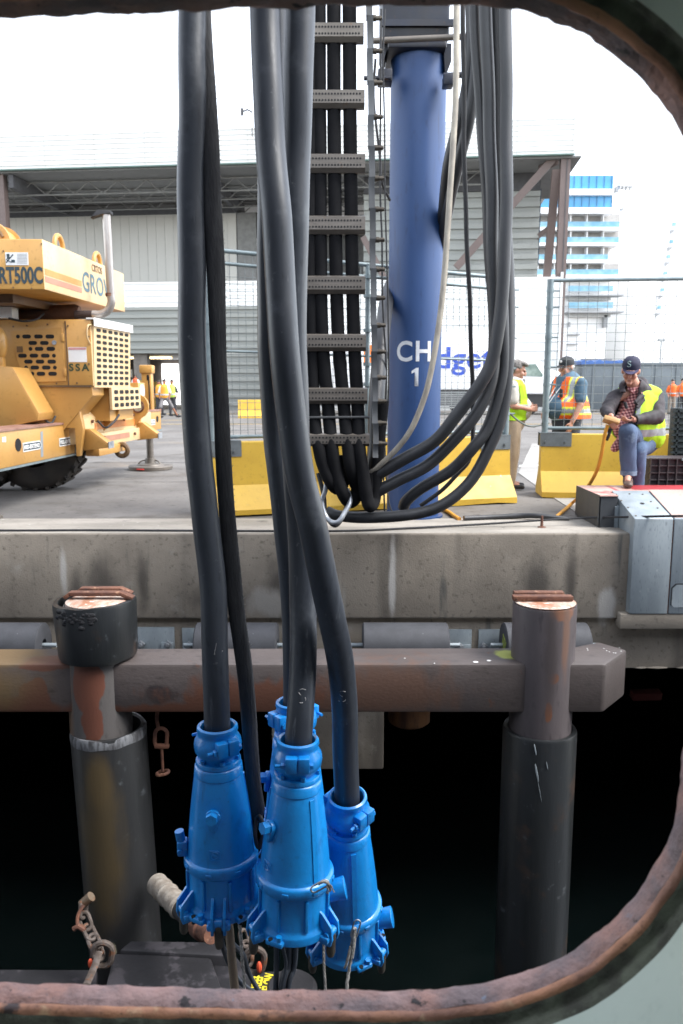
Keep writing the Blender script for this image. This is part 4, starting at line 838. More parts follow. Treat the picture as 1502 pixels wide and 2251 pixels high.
def fence(lab,a,b_,z0,z1,nv,zt2=None,posts=(0,1),mid=True,dz=.075,double=False,sag=0):
    A=Vector(a); Bq=Vector(b_); ax=Bq-A; L=ax.length; ax.normalize(); up=Vector((0,0,1))
    zt2=z1 if zt2 is None else zt2
    t=thing('fence_panel',lab,'fence',A,'temporary mesh fence panels on the barriers')
    zt=lambda s:z1+(zt2-z1)*s/L
    b=MB(); b.tube([A+up*zt(0),Bq+up*zt(L)],.024,12); b.build('top_rail',M_rail,t)
    if double: b=MB(); b.tube([A+up*(zt(0)-.13),Bq+up*(zt(L)-.13)],.02,12); b.build('second_rail',M_rail,t)
    if mid: b=MB(); b.tube([A+up*(z0+(z1-z0)*.47),Bq+up*(z0+(zt2-z0)*.47)],.015,8); b.build('middle_rail',M_rail,t)
    b=MB(); b.tube([A+up*z0,Bq+up*z0],.022,12); b.build('bottom_rail',M_rail,t)
    for k in posts:
        p=A.lerp(Bq,k); b=MB(); b.cyl(p+up*(z0-.07),p+up*(zt(L*k)+.01),.042 if k in(0,1) else .028,seg=16); ps=b.build('post',M_rail,t)
        for f in (.12,.30,.42,.62,.82,.93):
            b=MB(); q=p+up*(z0+(zt(L*k)-z0)*f); b.cyl(q-up*.018,q+up*.018,.048,seg=14); b.tube([q,q+ax*.12],.010,6); b.build('clamp',M_rail,ps)
    b=MB(); n=nv
    for i in range(1,n):
        s=L*i/n; p=A+ax*s; dx=random.uniform(-.004,.004)
        b.tube([p+up*z0,p+up*(zt(s)-.0)+ax*dx],.0036,4)
    k=int((min(z1,zt2)-z0)/dz)
    for i in range(1,k):
        z=z0+dz*i; b.tube([A+up*z,Bq+up*z],.0028,4)
    b.build('wire_mesh',M_wire,t,smooth=False)
    return t
def barriers():
    tb,P,L=barrier('long yellow concrete barrier behind the cables and blue column',-1.50,8.80,2.06,9.95)
    a=P(0,0,0.06); b_=P(0,0,L-.02)
    fence('mesh fence panel standing on the long barrier behind the cables',a,b_,.86,2.86,44,2.70,posts=(0,1,.5),double=True)
    tb,P,L=barrier('yellow concrete barrier behind the seated man, chipped at its foot',2.60,10.42,6.2,10.05,brk=('l',))
    a=P(0,0,.05); b_=P(0,0,L)
    fence('mesh fence panel standing on the barrier behind the seated man',a,b_,.88,2.74,30,2.74,posts=(0,),mid=False,dz=.11)
    # cable strung between the two fences
    q=[W(1112,900,10.0),W(1140,925,10.2),W(1165,937,10.3),W(1190,934,10.4),W(1207,930,10.42)]
    b=MB(); b.tube(spl(q,8),.012,8); b.tube([q[3]+Vector((-.1,0,-.03)),q[3],q[3]+Vector((.02,0,.05))],.008,5); tag(b.build('strung_cable',mat('grey_cable',(.16,.18,.17,1))),'thin grey cable strung across the gap between the two barriers','cable')
    q=[W(940,1100,8.8),G(975,1120,.02),G(1000,1135,.02),G(1010,1141,.02)]
    b=MB(); b.tube(spl([q[1]+Vector((-.2,.3,0)),q[1],q[2],q[3]],6),.022,8); M_or=mat('orange_hose',(.66,.30,.03,1),(.55,.24,.03,1),rough=.5,scale=10); tag(b.build('orange_cable',M_or),'short yellow-orange cable on the ground beside the long barrier','cable')
    q=[G(1020,1139.5,.03),G(1080,1137,.03),G(1140,1134,.04),G(1180,1134,.05),G(1230,1139,.03),G(1250,1141,.02)]
    b=MB(); b.tube(spl(q,8),.028,12); tag(b.build('ground_cable',M_rubber2),'dark cable lying along the back edge of the coping, right of the column','cable')
barriers()
# ================================================================ steel cabinets on the quay edge
def cabinets():
    M_red=mat('red_paint',(.42,.045,.055,1),(.36,.04,.045,1),rough=.4,scale=2,bump=.1,fine=.05)
    M_pink=mat('faded_red_lid',(.52,.33,.28,1),(.46,.25,.21,1),rough=.45,scale=1.5,bump=.1,spots=[((.40,.05,.05,1),2.2,.62,.70),((.6,.52,.45,1),4,.55,.7)])
    M_gd=mat('dark_grey_panel',(.055,.060,.066,1),(.045,.05,.055,1),rough=.6,scale=3)
    t=thing('red_box','low grey-sided steel box with a faded red lid under the seated man\'s foot','steel box',(3.0,8.1,0))
    x0=2.61; y0,y1=7.93,8.72; h=.335
    xm=2.78; ym=8.20; xr_=W(1375,1064,y1).x-.03
    def Lsh(z0_,z1_,e): 
        b=MB(); b.prism([Vector((x0-e,y0-e,z0_)),Vector((xm,y0-e,z0_)),Vector((xm,ym-e,z0_)),Vector((6.5,ym-e,z0_)),Vector((6.5,y1+e,z0_)),Vector((x0-e,y1+e,z0_))],(0,0,z1_-z0_)); return b
    Lsh(0,h-.012,0).build('box_side',M_gd,t,smooth=False); Lsh(h-.0115,h,.012).build('lid',M_pink,t,smooth=False)
    b=MB(); b.bx(xr_,6.5,8.36,y1+.012,h+.0005,h+.003); b.build('red_band',M_red,t,smooth=False)
    b=MB(); b.prism([Vector((x0+.30,y1,h+.0005)),Vector((x0+.34,y1,h+.0005)),Vector((x0+.30,8.25,h+.0005)),Vector((x0+.27,8.25,h+.0005))],(0,0,.002)); b.build('red_stripe',M_red,t,smooth=False)
    b=MB(); b.bx(x0-.016,x0-.0125,y0,y1+.012,.01,h-.001); b.build('side_skin',M_gd,t,smooth=False)
    g=thing('galvanised_cabinet','galvanised sheet cabinet with a sloping bolted lid wrapping the quay edge','steel cabinet',(3.2,7.4,-.7))
    yf=7.50; zt=.169; zb=-.772; yb=8.18; z2=.352
    def cab(xa,xb,name='panel'):
        b=MB(); b.prism([Vector((xa,yf,zb)),Vector((xa,yf,zt)),Vector((xa,yb,z2)),Vector((xa,yb,zb))],(xb-xa,0,0),bev=.008); return b.build(name,M_galv,g)
    xs=[2.80,W(1478,1200,yf).x-.004]
    cab(xs[0],xs[1]); p2=cab(xs[1]+.012,4.6)
    sl_=(Vector((0,yb,z2))-Vector((0,yf,zt))); b=MB(); b.prism([Vector((xs[1]+.012,yf+.02,zt+.006)),Vector((4.6,yf+.02,zt+.006)),Vector((4.6,yb,z2+.004)),Vector((xs[1]+.012,yb,z2+.004))],(0,0,.004)); b.build('faded_lid',M_pink,p2,smooth=False)
    b=MB(); b.bx(xs[1],xs[1]+.012,yf+.012,yb-.05,zb+.01,zt-.02); b.build('rusty_seam',M_rust,g)
    b=MB(); b.prism([Vector((2.755,yf+.42,.0)),Vector((2.755,yf+.42,.22)),Vector((2.755,yb+.02,.325)),Vector((2.755,yb+.02,0))],(.04,0,0)); b.build('side_flange',M_galv,g)
    for i in range(6):
        for s in (0,1):
            pass
    sl=(Vector((0,yb,z2))-Vector((0,yf,zt))).normalized(); nn=Vector((0,-sl.z,sl.y))
    for i,(u,v) in enumerate(((1355,1087),(1384,1086),(1413,1087),(1366,1101),(1431,1103),(1381,1116),(1446,1117),(1398,1134),(1458,1134))):
        d=vdir(u,v); p0=Vector((0,yf,zt)); tt=((p0-EYE).dot(nn))/d.dot(nn); p=EYE+d*tt; b=MB(); b.tube([p-nn*.003,p+nn*.006],.010,8); b.build('lid_bolt',M_ladder,g)
    b=MB(); d=vdir(1412,1107); tt=((Vector((0,yf,zt))-EYE).dot(nn))/d.dot(nn); p=EYE+d*tt; b.tube([p-nn*.002,p+nn*.003],.022,12); b.build('lid_hole',M_dark,g)
    lx=W(1485,1200,yf-.004).x; z0_=Z(1335,yf); z1_=Z(1285,yf); b=MB()
    pl=[(lx,z0_+.03),(lx+.02,z0_),(lx+.4,z0_),(lx+.4,z1_),(lx+.04,z1_),(lx,z1_-.04)]
    b.prism([Vector((x,yf-.006,z)) for x,z in pl],(0,.01,0)); b.build('access_hatch',M_galv,p2)
    b=MB(); b.prism([Vector((x+(.0),yf-.0065,z)) for x,z in [(lx-.01,z0_+.02),(lx-.01,z1_-.03),(lx+.03,z1_+.01),(lx+.4,z1_+.01),(lx+.4,z1_+.002),(lx+.035,z1_+.002),(lx-.002,z1_-.035),(lx-.002,z0_+.02)]],(0,.008,0)); b.build('hatch_rim',M_dark,p2)
    t=tag(thing('crate_base','dark brown gridded plastic crate that the seated man sits against','',(3.6,9.2,0)),None,'crate')
    M_cr=mat('brown_crate',(.030,.022,.024,1),(.045,.032,.034,1),rough=.6,scale=3); M_cg=mat('dark_green_crate',(.018,.026,.028,1),(.03,.038,.04,1),rough=.55,scale=4)
    xa=3.50; b=MB(); b.bx(xa,6.0,9.02,9.50,.0,.60); b.build('crate_box',M_cr,t)
    b=MB()
    for i in range(8): b.bx(xa-.01,6.0,8.995,9.025,.04+i*.08,.052+i*.08)
    for i in range(28): b.bx(xa+i*.098,xa+.010+i*.098,8.985,9.03,.02,.60)
    b.build('crate_ribs',mat('crate_rib',(.075,.06,.06,1),(.05,.04,.04,1),rough=.5),t)
    b=MB(); b.bx(xa+.35,6.0,8.98,9.04,.585,.61); b.build('crate_rim',M_galv,t)
    t=thing('tall_crate','dark green ribbed crate stacked behind the seated man\'s back','crate',(4.2,9.9,0))
    b=MB(); b.bx(3.98,6.4,9.56,9.72,.0,1.16,bev=.01); b.build('crate_box',M_cg,t)
    b=MB(); 
    for i in range(8): b.bx(3.94,6.4,9.535,9.565,.62+i*.07,.645+i*.07)
    for i in range(9): b.bx(4.0+i*.25,4.02+i*.25,9.535,9.565,.6,1.16)
    b.build('crate_ribs',M_cg,t)
cabinets()
# ================================================================ mobile crane on the left
def crane():
    t=thing('mobile_crane','big yellow rough-terrain crane standing on its outriggers at the left','crane',(-4.5,11.5,0))
    M_blk=mat('crane_lettering',(.015,.035,.045,1),(.03,.05,.06,1),rough=.5,bump=0)
    M_bl2=mat('faded_blue_lettering',(.06,.13,.17,1),(.09,.16,.2,1),rough=.5,bump=0)
    M_ora=mat('orange_stripe',(.62,.24,.06,1),(.56,.2,.05,1),rough=.45,bump=0); M_brn=mat('brown_stripe',(.40,.20,.13,1),(.35,.17,.11,1),rough=.45,bump=0)
    M_gold=mat('underside_brown',(.16,.09,.035,1),(.10,.06,.03,1),rough=.45,scale=1.5)
    M_ex=mat('exhaust_pipe_metal',(.42,.40,.38,1),(.30,.27,.25,1),rough=.35,metal=.6,scale=6,stretch=(1,1,.2),spots=[((.25,.12,.06,1),9,.68,.76)])
    M_tire=mat('tyre_rubber',(.022,.020,.019,1),(.045,.038,.032,1),rough=.85,scale=4,bump=.3)
    w_=Vector((.0993,.995,0)).normalized(); n=Vector((w_.y,-w_.x,0)); up=Vector((0,0,1))
    def frame(o,xa,ya): 
        za=xa.cross(ya); m=Matrix.Identity(4)
        for i in range(3): m[i][0]=xa[i]; m[i][1]=ya[i]; m[i][2]=za[i]; m[i][3]=o[i]
        return m
    # ---------- counterweight
    zb,zt=2.50,3.05; q=[Vector((-8,9.3,0)),Vector((-3.36,9.3,0)),Vector((-3.20,12.1,0)),Vector((-8,12.1,0))]
    b=MB(); b.prism([p+up*zb for p in q],up*(zt-zb),bev=.012); cw=b.build('counterweight',[M_cy,M_cylit],t)
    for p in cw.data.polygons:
        if p.normal.x>.7: p.material_index=1  # sun-facing side takes the lit yellow
    b=MB(); b.prism([q[0]+Vector((0,.5,zb-.10)),q[1]+Vector((-.55,.45,zb-.10)),q[2]+Vector((-.5,-.5,zb-.10)),q[3]+Vector((0,-.5,zb-.10))],up*.098); b.build('turntable_plate',M_gold,t)
    b=MB(); b.lathe([(zb-.3,1.0),(zb-.1,1.0)],40,Matrix.Translation((-5.3,10.9,0))); b.build('turntable',M_gold,t)
    rx=(q[2]-q[1]).normalized(); rn=Vector((rx.y,-rx.x,0))
    def onrear(Y,z,d=.004): k=(Y-9.3)/(12.1-9.3); return q[1].lerp(q[2],k)+up*z+rn*d
    b=MB(); b.prism([onrear(9.32,2.665,.001),onrear(10.42,2.665,.001),onrear(10.42,2.735,.001),onrear(9.32,2.735,.001)],rn*.002); b.build('orange_stripe',M_ora,cw,smooth=False)
    b=MB(); b.prism([onrear(9.32,2.585,.001),onrear(10.42,2.585,.001),onrear(10.42,2.65,.001),onrear(9.32,2.65,.001)],rn*.002); b.build('brown_stripe',M_brn,cw,smooth=False)
    def serif(word,size,mm,o,xa,ya,sx,bold,sp=1.0):
        me=text_mesh(word,size,ext=.001,bold=bold,sx=sx,sp=sp); 
        za=xa.cross(ya)
        for v in me.vertices: c=v.co.copy(); v.co=o+xa*c.x+ya*c.y+za*c.z
        return put('lettering',me,mm,cw,smooth=False)
    serif('GROVE',.345,M_bl2,onrear(10.44,2.625),rx,up,1.02,.004,1.05)
    serif('CRTOS',.125,mat('brown_stencil',(.18,.11,.06,1),bump=0),onrear(10.80,2.915),rx,up,.95,.003)
    me=text_mesh('RT500C',.245,ext=.001,bold=.008,sx=.60,align='RIGHT')
    for v in me.vertices: c=v.co.copy(); v.co=Vector((W(95,605,9.3).x+c.x,9.296-c.z,2.572+c.y))
    put('model_lettering',me,M_blk,cw,smooth=False)
    # thin serifs on the side lettering
    def plate(name,us,vs,Y,m,par,d=.006):
        b=MB(); x0,x1=W(us[0],vs[0],Y).x,W(us[1],vs[0],Y).x; b.bx(x0,x1,Y-d,Y-.001,Z(vs[1],Y),Z(vs[0],Y)); return b.build(name,m,par,smooth=False)
    pl=plate('warning_decal',(12,62),(555,583),9.3,M_white,cw)
    plate('decal_picture',(15,21),(558,569),9.293,M_blk,pl,.002); plate('decal_picture',(25,33),(571,577),9.293,M_blk,pl,.002)
    b=MB(); b.tube([W(14,577,9.292),W(29,559,9.292)],.006,5); b.tube([W(14,570,9.292),W(26,577,9.292)],.005,5); b.build('decal_boom',M_blk,pl)
    for i in range(7): plate('decal_line',(38,60),(558+i*3.3,558.9+i*3.3),9.293,mat('grey_print',(.35,.35,.36,1),bump=0),pl,.002)
    for u,Y in ((157,10.05),(225,11.35)):
        c=onrear(Y,zt+.02,-.12); b=MB(); pts=[c+rx*math.cos(a*math.pi/12)*.125+up*(math.sin(a*math.pi/12)*.15) for a in range(-1,14)]; b.tube(pts,.03,12,flat=(1,(0,0,1))); b.build('lifting_eye',M_cy,t)
    # winch drum
    c=W(8,545,9.9); b=MB(); m=Matrix.Translation(c)@Matrix.Rotation(R(90),4,'X'); b.lathe([(0,.12),(0,.235),(.03,.24),(.03,.20),(.35,.20),(.35,.24),(.38,.235),(.38,.1)],32,m); b.build('winch_drum',M_cy,t)
    b=MB(); b.tube([c+Vector((math.cos(a/3)*.17,-.395,math.sin(a/3)*.17)) for a in range(1,9)],.018,8); b.build('drum_guard',M_gold,t)
    # ---------- engine hood
    Y=10.3; xr=-3.17; zt_=2.25
    b=MB(); qq=[Vector((-8,Y,0)),Vector((xr-.0,Y,0)),Vector((xr+.13,11.62,0)),Vector((-8,11.62,0))]
    b.prism([p+up*1.42 for p in qq],up*(zt_-1.42),bev=.012); hood=b.build('engine_hood',[M_cy,M_cylit],t)
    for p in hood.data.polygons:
        if p.normal.x>.7: p.material_index=1  # rear side painted brighter, as the sun would show it
    b=MB(); b.prism([Vector((-8,Y+.005,.85)),Vector((xr-.42,Y+.005,.85)),Vector((xr-.02,Y+.005,1.30)),Vector((xr-.02,Y+.005,1.419)),Vector((-8,Y+.005,1.419))],(0,.5,0)); b.prism([Vector((xr-.6,Y+.6,.95)),Vector((xr+.02,Y+.6,.95)),Vector((xr+.02,Y+.6,1.419)),Vector((xr-.6,Y+.6,1.419))],(0.06,1.0,0)); lowb=b.build('lower_body',M_cy,t)
    b=MB(); b.bx(-8,xr-.02,Y-.014,Y-.002,1.405,1.43); b.build('body_seam',M_gold,t)
    dp=[(24,728),(137,720),(146,838),(61,840),(40,796)]
    b=MB(); b.prism([W(u,v,Y) for u,v in dp],(0,-.016,0),bev=0); door=b.build('louvred_door',M_cy,t)
    rows=[(740,[41],[60,86,111]),(754,[],[73.5,99]),(767,[68.5],[87.5,113]),(782,[120],[51,76,101]),(795,[],[64,89.5,115]),(808,[59,122],[78,103]),(821.6,[72.7],[91.5,117])]
    k=px(1,780,Y)
    for v,cs,ss in rows:
        for u in cs+ss:
            wd=(8.5 if u in cs else 19)*k/2; hh=4.3*k; c=W(u,v,Y); b=MB(); pts=[]
            for a in range(-90,91,30): pts.append(c+Vector((wd-hh+math.cos(R(a))*hh,-.0165,math.sin(R(a))*hh)))
            for a in range(90,271,30): pts.append(c+Vector((-wd+hh+math.cos(R(a))*hh,-.0165,math.sin(R(a))*hh)))
            b.prism(pts,(0,-.003,0)); b.build('louvre_slot',M_dark,door,smooth=False)
    c=W(120,753,Y-.02); b=MB(); b.cyl(c,c+Vector((0,-.02,0)),.028,seg=16); b.build('round_lock',M_alum,door)
    c=W(44,768,Y-.02); b=MB(); b.box(c,(.075,.012,.075)); b.build('door_latch',M_gold,door)
    for u,v in ((138,742),(143,818)): b=MB(); b.box(W(u,v,Y-.012),(.035,.03,.10),bev=.005); b.build('hinge',M_cy,door)
    b=MB(); b.tube(spl([W(200,714,Y),W(193,717,Y-.07),W(192,740,Y-.07),W(198,755,Y)],6),.011,8); b.build('grab_handle',M_cylit,t)
    d=plate('paper_notice',(150,190),(763,796),Y,M_white,t,.004); plate('notice_heading',(151,189),(764,769),Y-.0045,mat('faded_red_print',(.6,.3,.3,1),bump=0),d,.002)
    me=text_mesh('SSA',.125,ext=.001,bold=.004,sx=1.05,sp=1.35); o=W(152,815,Y-.003)
    for v in me.vertices: c=v.co.copy(); v.co=o+Vector((c.x,-c.z,c.y))
    put('stencil_lettering',me,mat('green_stencil',(.035,.06,.025,1),bump=0),t,smooth=False)
    # rear grilles
    def grille(name,Y0,Y1,z0,z1,x0,rows,cols,holes,lean=0):
        a=Vector((x0,Y0,z0)); c=Vector((x0+(Y1-Y0)*.0993,Y1,z0)); xa=(c-a).normalized(); nn=Vector((xa.y,-xa.x,0)); L=(c-a).length; dn=nn*lean
        b=MB(); b.prism([a+dn*0,c,c+up*(z1-z0)+dn,a+up*(z1-z0)+dn],nn*.035); g=b.build(name,M_cylit,t)
        for i in range(rows):
            for j in range(cols):
                f=(i+.7)/(rows+.4); s=(j+.75)/(cols+.5)*L
                p=a+xa*s+up*((z1-z0)*f)+dn*f+nn*.036; hw=L/cols*.32; hh=(z1-z0)/rows*.27
                b=MB(); b.prism([p-xa*hw-up*hh*.6,p-xa*hw*.7-up*hh,p+xa*hw*.7-up*hh,p+xa*hw-up*hh*.6,p+xa*hw+up*hh*.6,p+xa*hw*.7+up*hh,p-xa*hw*.7+up*hh,p-xa*hw+up*hh*.6],nn*.003); b.build('grille_hole',M_dark,g,smooth=False)
        return g
    grille('rear_grille',10.33,11.60,1.40,2.18,xr-.03,10,6,1,lean=.03)
    grille('lower_grille',10.85,11.95,1.10,1.40,xr+.04,3,5,1)
    b=MB(); p=[Vector((xr-.05,10.29,2.252)),Vector((xr+.05,10.29,2.252)),Vector((xr+.19,11.64,2.252)),Vector((xr+.05,11.64,2.252))]; b.prism(p,(0,0,.02)); b.prism([Vector((xr+.045,10.29,2.17)),Vector((xr+.055,10.29,2.17)),Vector((xr+.19,11.64,2.17)),Vector((xr+.18,11.64,2.17))],(0,0,.082)); b.build('grille_cap',M_white,t)
    # exhaust
    b=MB(); a=W(70,694,10.75); c=W(176,690,10.75); b.tube([a+Vector((-.9,0,-.0)),a,c-Vector((.05,0,0)),c],[.125,.125,.125,.10],20); b.build('muffler',mat('rusty_muffler',(.13,.065,.035,1),(.08,.04,.025,1),rough=.7,scale=6),t)
    b=MB(); b.cyl(W(165,692,10.6),W(204,691,10.6),.05,seg=16); b.build('exhaust_sleeve',mat('dark_rust',(.045,.028,.025,1),rough=.8),t)
    b=MB(); b.box(W(168,708,10.55),(.3,.1,.03)); b.build('sleeve_bracket',M_galv,t)
    b=MB(); P=spl([W(204,691,10.6),W(222,691,10.6),W(238,682,10.6),W(245,665,10.6),W(244,645,10.6)],8)+[W(241,600,10.6),W(238,540,10.6),W(234,472,10.6)]; b.tube(P,.052,20); ex=b.build('exhaust_pipe',M_ex,t)
    b=MB(); c=W(242,648,10.6); b.cyl(c-up*.02,c+up*.02,.058,seg=18); b.build('pipe_clamp',M_rust,ex)
    b=MB(); c=W(234,472,10.6); m=frame(c,Vector((1,0,0)),Vector((0,1,0))); b.prism([c+Vector((.07,-.06,0)),c+Vector((.07,-.06,.04)),c+Vector((-.10,-.06,.05)),c+Vector((-.19,-.06,-.05)),c+Vector((-.13,-.06,-.02)),c+Vector((-.06,-.06,0))],(0,.12,0),bev=.006); b.build('rain_cap',M_black,ex)
    # fender panel, side bits
    b=MB(); P=[(-60,800),(28,807),(86,908),(83,925),(12,940),(-60,945)]; b.prism([W(u,v,9.75) for u,v in P],(0,.5,0),bev=.01); b.build('mudguard',M_cy,t)
    b=MB(); b.ell(W(-2,755,9.9),(.1,.1,.2),seg=14); b.box(W(-8,800,9.9),(.2,.1,.16),bev=.01); b.build('side_lamp_housing',M_cy,t)
    b=MB(); c=W(108,935,10.3); b.cyl(c,c+up*.03,.05,seg=14); b.build('filler_cap',M_alum,t)
    plate('white_deck_box',(-40,40),(678,702),10.4,M_white,t,.2)
    # ---------- rear frame
    C0=Vector((-3.40,10.42,0))
    def RP(s,o,z): return C0+w_*s+n*o+up*z
    def rbox(s0,s1,o0,o1,z0,z1,name,m,par=t,bev=.006):
        b=MB(); b.prism([RP(s0,o0,z0),RP(s1,o0,z0),RP(s1,o1,z0),RP(s0,o1,z0)],up*(z1-z0),bev=bev); return b.build(name,m,par)
    rbox(0.05,2.75,-.5,0,.66,1.00,'rear_frame',M_cylit)
    b=MB(); b.prism([RP(.10,0,1.0),RP(.10,-.30,1.0),RP(.10,-.42,1.26),RP(.10,-.25,1.28)],w_*1.9,bev=.006); b.build('rear_plate',M_cylit,t)
    rbox(.30,2.30,0,.05,.60,.78,'bumper_beam',M_cylit); rbox(.45,2.25,.002,.012,.83,.92,'orange_band',M_ora,bev=0); rbox(.55,1.6,.05,.056,.66,.735,'brown_band',M_brn,bev=0)
    b=MB(); P=[(150,893),(170,880),(183,942),(176,1003),(168,1003),(166,940),(118,940),(118,900)]; b.prism([W(u,v,10.32) for u,v in P],(0,.10,0),bev=.006); b.build('frame_side_plate',M_cy,t)
    def eye(s,name):
        c=RP(s,.03,1.06); pts=[]
        for a in range(-70,111,20): pts.append(c+n*(math.cos(R(a))*.19+.02)+up*(math.sin(R(a))*.19+.05))
        pts=[c+n*-.08+up*.25]+pts[::-1]+[c+n*-.05-up*.28,c-n*.1-up*.1]
        b=MB(); b.prism(pts,w_*.045); e=b.build(name,M_cy,t)
        b=MB(); cc=c+n*.045+up*.05-w_*.004; b.tube([cc+(n*math.cos(R(a))+up*math.sin(R(a)))*.088 for a in range(0,360,20)],.014,6,closed=True); b.build('eye_rim',M_rust,e)
        b=MB(); b.cyl(cc-w_*.002,cc+w_*.056,.080,seg=20); b.build('eye_hole',M_white if s<1 else M_alum,e)
    eye(.75,'towing_eye'); eye(1.95,'towing_eye')
    for s0,u in ((.10,0),(1.98,1)):
        b=MB(); z0=1.22; ss=s0; 
        a=RP(ss,-.25,0); 
        b.prism([RP(ss,-.32,z0),RP(ss+.30,-.32,z0),RP(ss+.30,.08,z0),RP(ss,.08,z0)],up*.25,bev=.006); hb=b.build('headlight_box',M_cy,t)
        b=MB(); c=RP(ss+.15,.082,z0+.125); b.tube([c,c+n*.012],.105,20); b.build('headlight',mat('lamp_glass',(.55,.58,.62,1),(.4,.43,.48,1),rough=.15,bump=0),hb)
    for s0,dr in ((.05,1),(2.05,1)):
        b=MB(); b.prism([RP(s0,0,.58),RP(s0,0,.86),RP(s0,.10,.86),RP(s0,.34,.68),RP(s0,.34,.62)],w_*.16,bev=.006); pr=b.build('bumper_horn',M_cy,t)
        b=MB(); b.prism([RP(s0-.01,.345,.61),RP(s0+.17,.345,.61),RP(s0+.17,.345,.70),RP(s0-.01,.345,.70)],n*.01); b.build('reflector',M_alum,pr)
    b=MB(); c=RP(1.15,.10,.50); b.tube([c+(n*math.cos(R(a))+up*math.sin(R(a)))*.085 for a in range(0,360,20)],.036,8,closed=True); b.build('pintle_hook',M_gold,t)
    rbox(.35,1.35,-.1,.09,.48,.60,'lower_bracket',M_cy)
    for s,z in ((.35,.95),(.9,1.0),(1.5,.93),(1.9,.98),(.6,.72),(1.8,.70)):
        b=MB(); b.hexbolt(RP(s,.0,z) if z>.8 else RP(s,.05,z),n,.022,.03); b.build('frame_bolt',M_rust,t)
    # ---------- outriggers
    def beam(A,Bp,z0,z1,name):
        ax=(Bp-A).normalized(); nn=Vector((ax.y,-ax.x,0)); L=(Bp-A).length
        b=MB(); b.prism([A,Bp,Bp-nn*.34,A-nn*.34][::-1],up*0.001) if False else None
        b=MB(); b.prism([A+up*z0,Bp+up*z0,Bp-nn*.34+up*z0,A-nn*.34+up*z0],up*(z1-z0),bev=.008); o=b.build(name,M_cy,t)
        b=MB(); b.prism([A+up*z1+nn*.012,Bp+up*z1+nn*.012,Bp-nn*.35+up*z1,A-nn*.35+up*z1],up*.025); b.build('rusty_top_edge',mat('beam_top_rust',(.30,.17,.13,1),(.22,.11,.08,1),rough=.6,scale=5),o)
        b=MB(); b.prism([A+up*(z0-.025)+nn*.012,Bp+up*(z0-.025)+nn*.012,Bp-nn*.35+up*(z0-.025),A-nn*.35+up*(z0-.025)],up*.024); b.build('lower_edge',M_rail,o)
        return o,ax,nn,L
    A=Vector((-3.70,8.55,0)); Bp=Vector((-3.555,10.85,0)); o,ax,nn,L=beam(A,Bp,.53,.93,'outrigger_beam')
    def onb(u,v):
        d=vdir(u,v); tt=((A-EYE).dot(nn))/d.dot(nn); return EYE+d*tt
    b=MB(); c=onb(40,978); b.tube([c+nn*.001,c+nn*.004],.075,20); b.build('beam_hole',M_dark,o)
    def decal(u0,v0,u1,v1,word,hgt):
        a=onb(u0,v0)+nn*.003; e=onb(u1,v1)+nn*.003; a.z=e.z=(a.z+e.z)/2; L2=(e-a).length; h=hgt/2
        b=MB(); b.prism([a-up*h,e-ax*h*.9-up*h,e,e-ax*h*.9+up*h,a+up*h],nn*.003); dd=b.build('arrow_decal',M_white,o,smooth=False)
        b=MB(); h2=h*.74; i=ax*h*.25; b.prism([a+i-up*h2+nn*.0035,e-ax*h*1.05-up*h2+nn*.0035,e-ax*h*.35+nn*.0035,e-ax*h*1.05+up*h2+nn*.0035,a+i+up*h2+nn*.0035],nn*.002); b.build('arrow_fill',M_blk,dd,smooth=False)
        me=text_mesh(word,hgt*.62,ext=.0008,bold=.002); wd=max(v.co.x for v in me.vertices); f=(L2-h*1.5)/wd; oo=a+i+ax*h*.1-up*hgt*.22+nn*.0065
        for v in me.vertices: c=v.co.copy(); v.co=oo+ax*c.x*f+up*c.y+nn*c.z
        put('arrow_words',me,M_white,dd,smooth=False)
    decal(50,983,91,978,'MID-EXTEND',.105); decal(130,973,164,967,'FULL-EXTEND',.105)
    b=MB(); p=[onb(90,1005),onb(95,1004),onb(94,948),onb(89,949)]; b.prism(p,nn*.003); b.build('grey_strip',M_galv,o,smooth=False)
    b=MB(); p=[onb(165,1001),onb(171,1000),onb(171,942),onb(165,943)]; b.prism(p,nn*.02); b.build('end_strip',M_galv,o,smooth=False)
    b=MB(); p=[onb(5,961),onb(13,960),onb(13,972),onb(5,972)]; b.prism(p,nn*.003); b.build('small_tag',M_white,o,smooth=False)
    b=MB(); c=Vector((-3.80,8.5,0)); b.cyl(c+up*.10,c+up*.9,.055,seg=16); b.lathe([(.005,.13),(.03,.13),(.05,.06),(.10,.055)],20,Matrix.Translation(c)); b.build('near_jack',M_ladder,t)
    A2=Vector((-3.32,11.6,0)); B2=Vector((-3.10,13.75,0)); o2,ax,nn,L=beam(A2,B2,.69,1.0,'far_outrigger_beam'); A=A2
    decal(319,932,342,926,'MID-EXTEND',.09); c=onb(339,924)
    b=MB(); c=onb(346,921); b.tube([c+nn*.001,c+nn*.004],.055,16); b.build('beam_hole',M_dark,o2)
    c=Vector((-3.30,13.72,0)); 
    b=MB(); b.box(c+up*1.30,(.17,.17,.86),bev=.02); b.box(c+up*1.70,(.22,.22,.14),bev=.02); jh=b.build('jack_housing',M_cy,t)
    b=MB(); b.box(c+Vector((.045,-.087,1.30)),(.02,.006,.55)); b.box(c+Vector((.03,-.089,1.56)),(.035,.008,.09),bev=.002); b.build('housing_slot',M_dark,jh)
    b=MB(); b.cyl(c+up*.15,c+up*.7,.06,seg=18); b.build('far_jack',M_ladder,t)
    b=MB(); b.lathe([(.0,.37),(.05,.375),(.065,.36),(.066,.24),(.09,.22),(.10,.10),(.19,.085)],36,Matrix.Translation(c+up*.004)); 
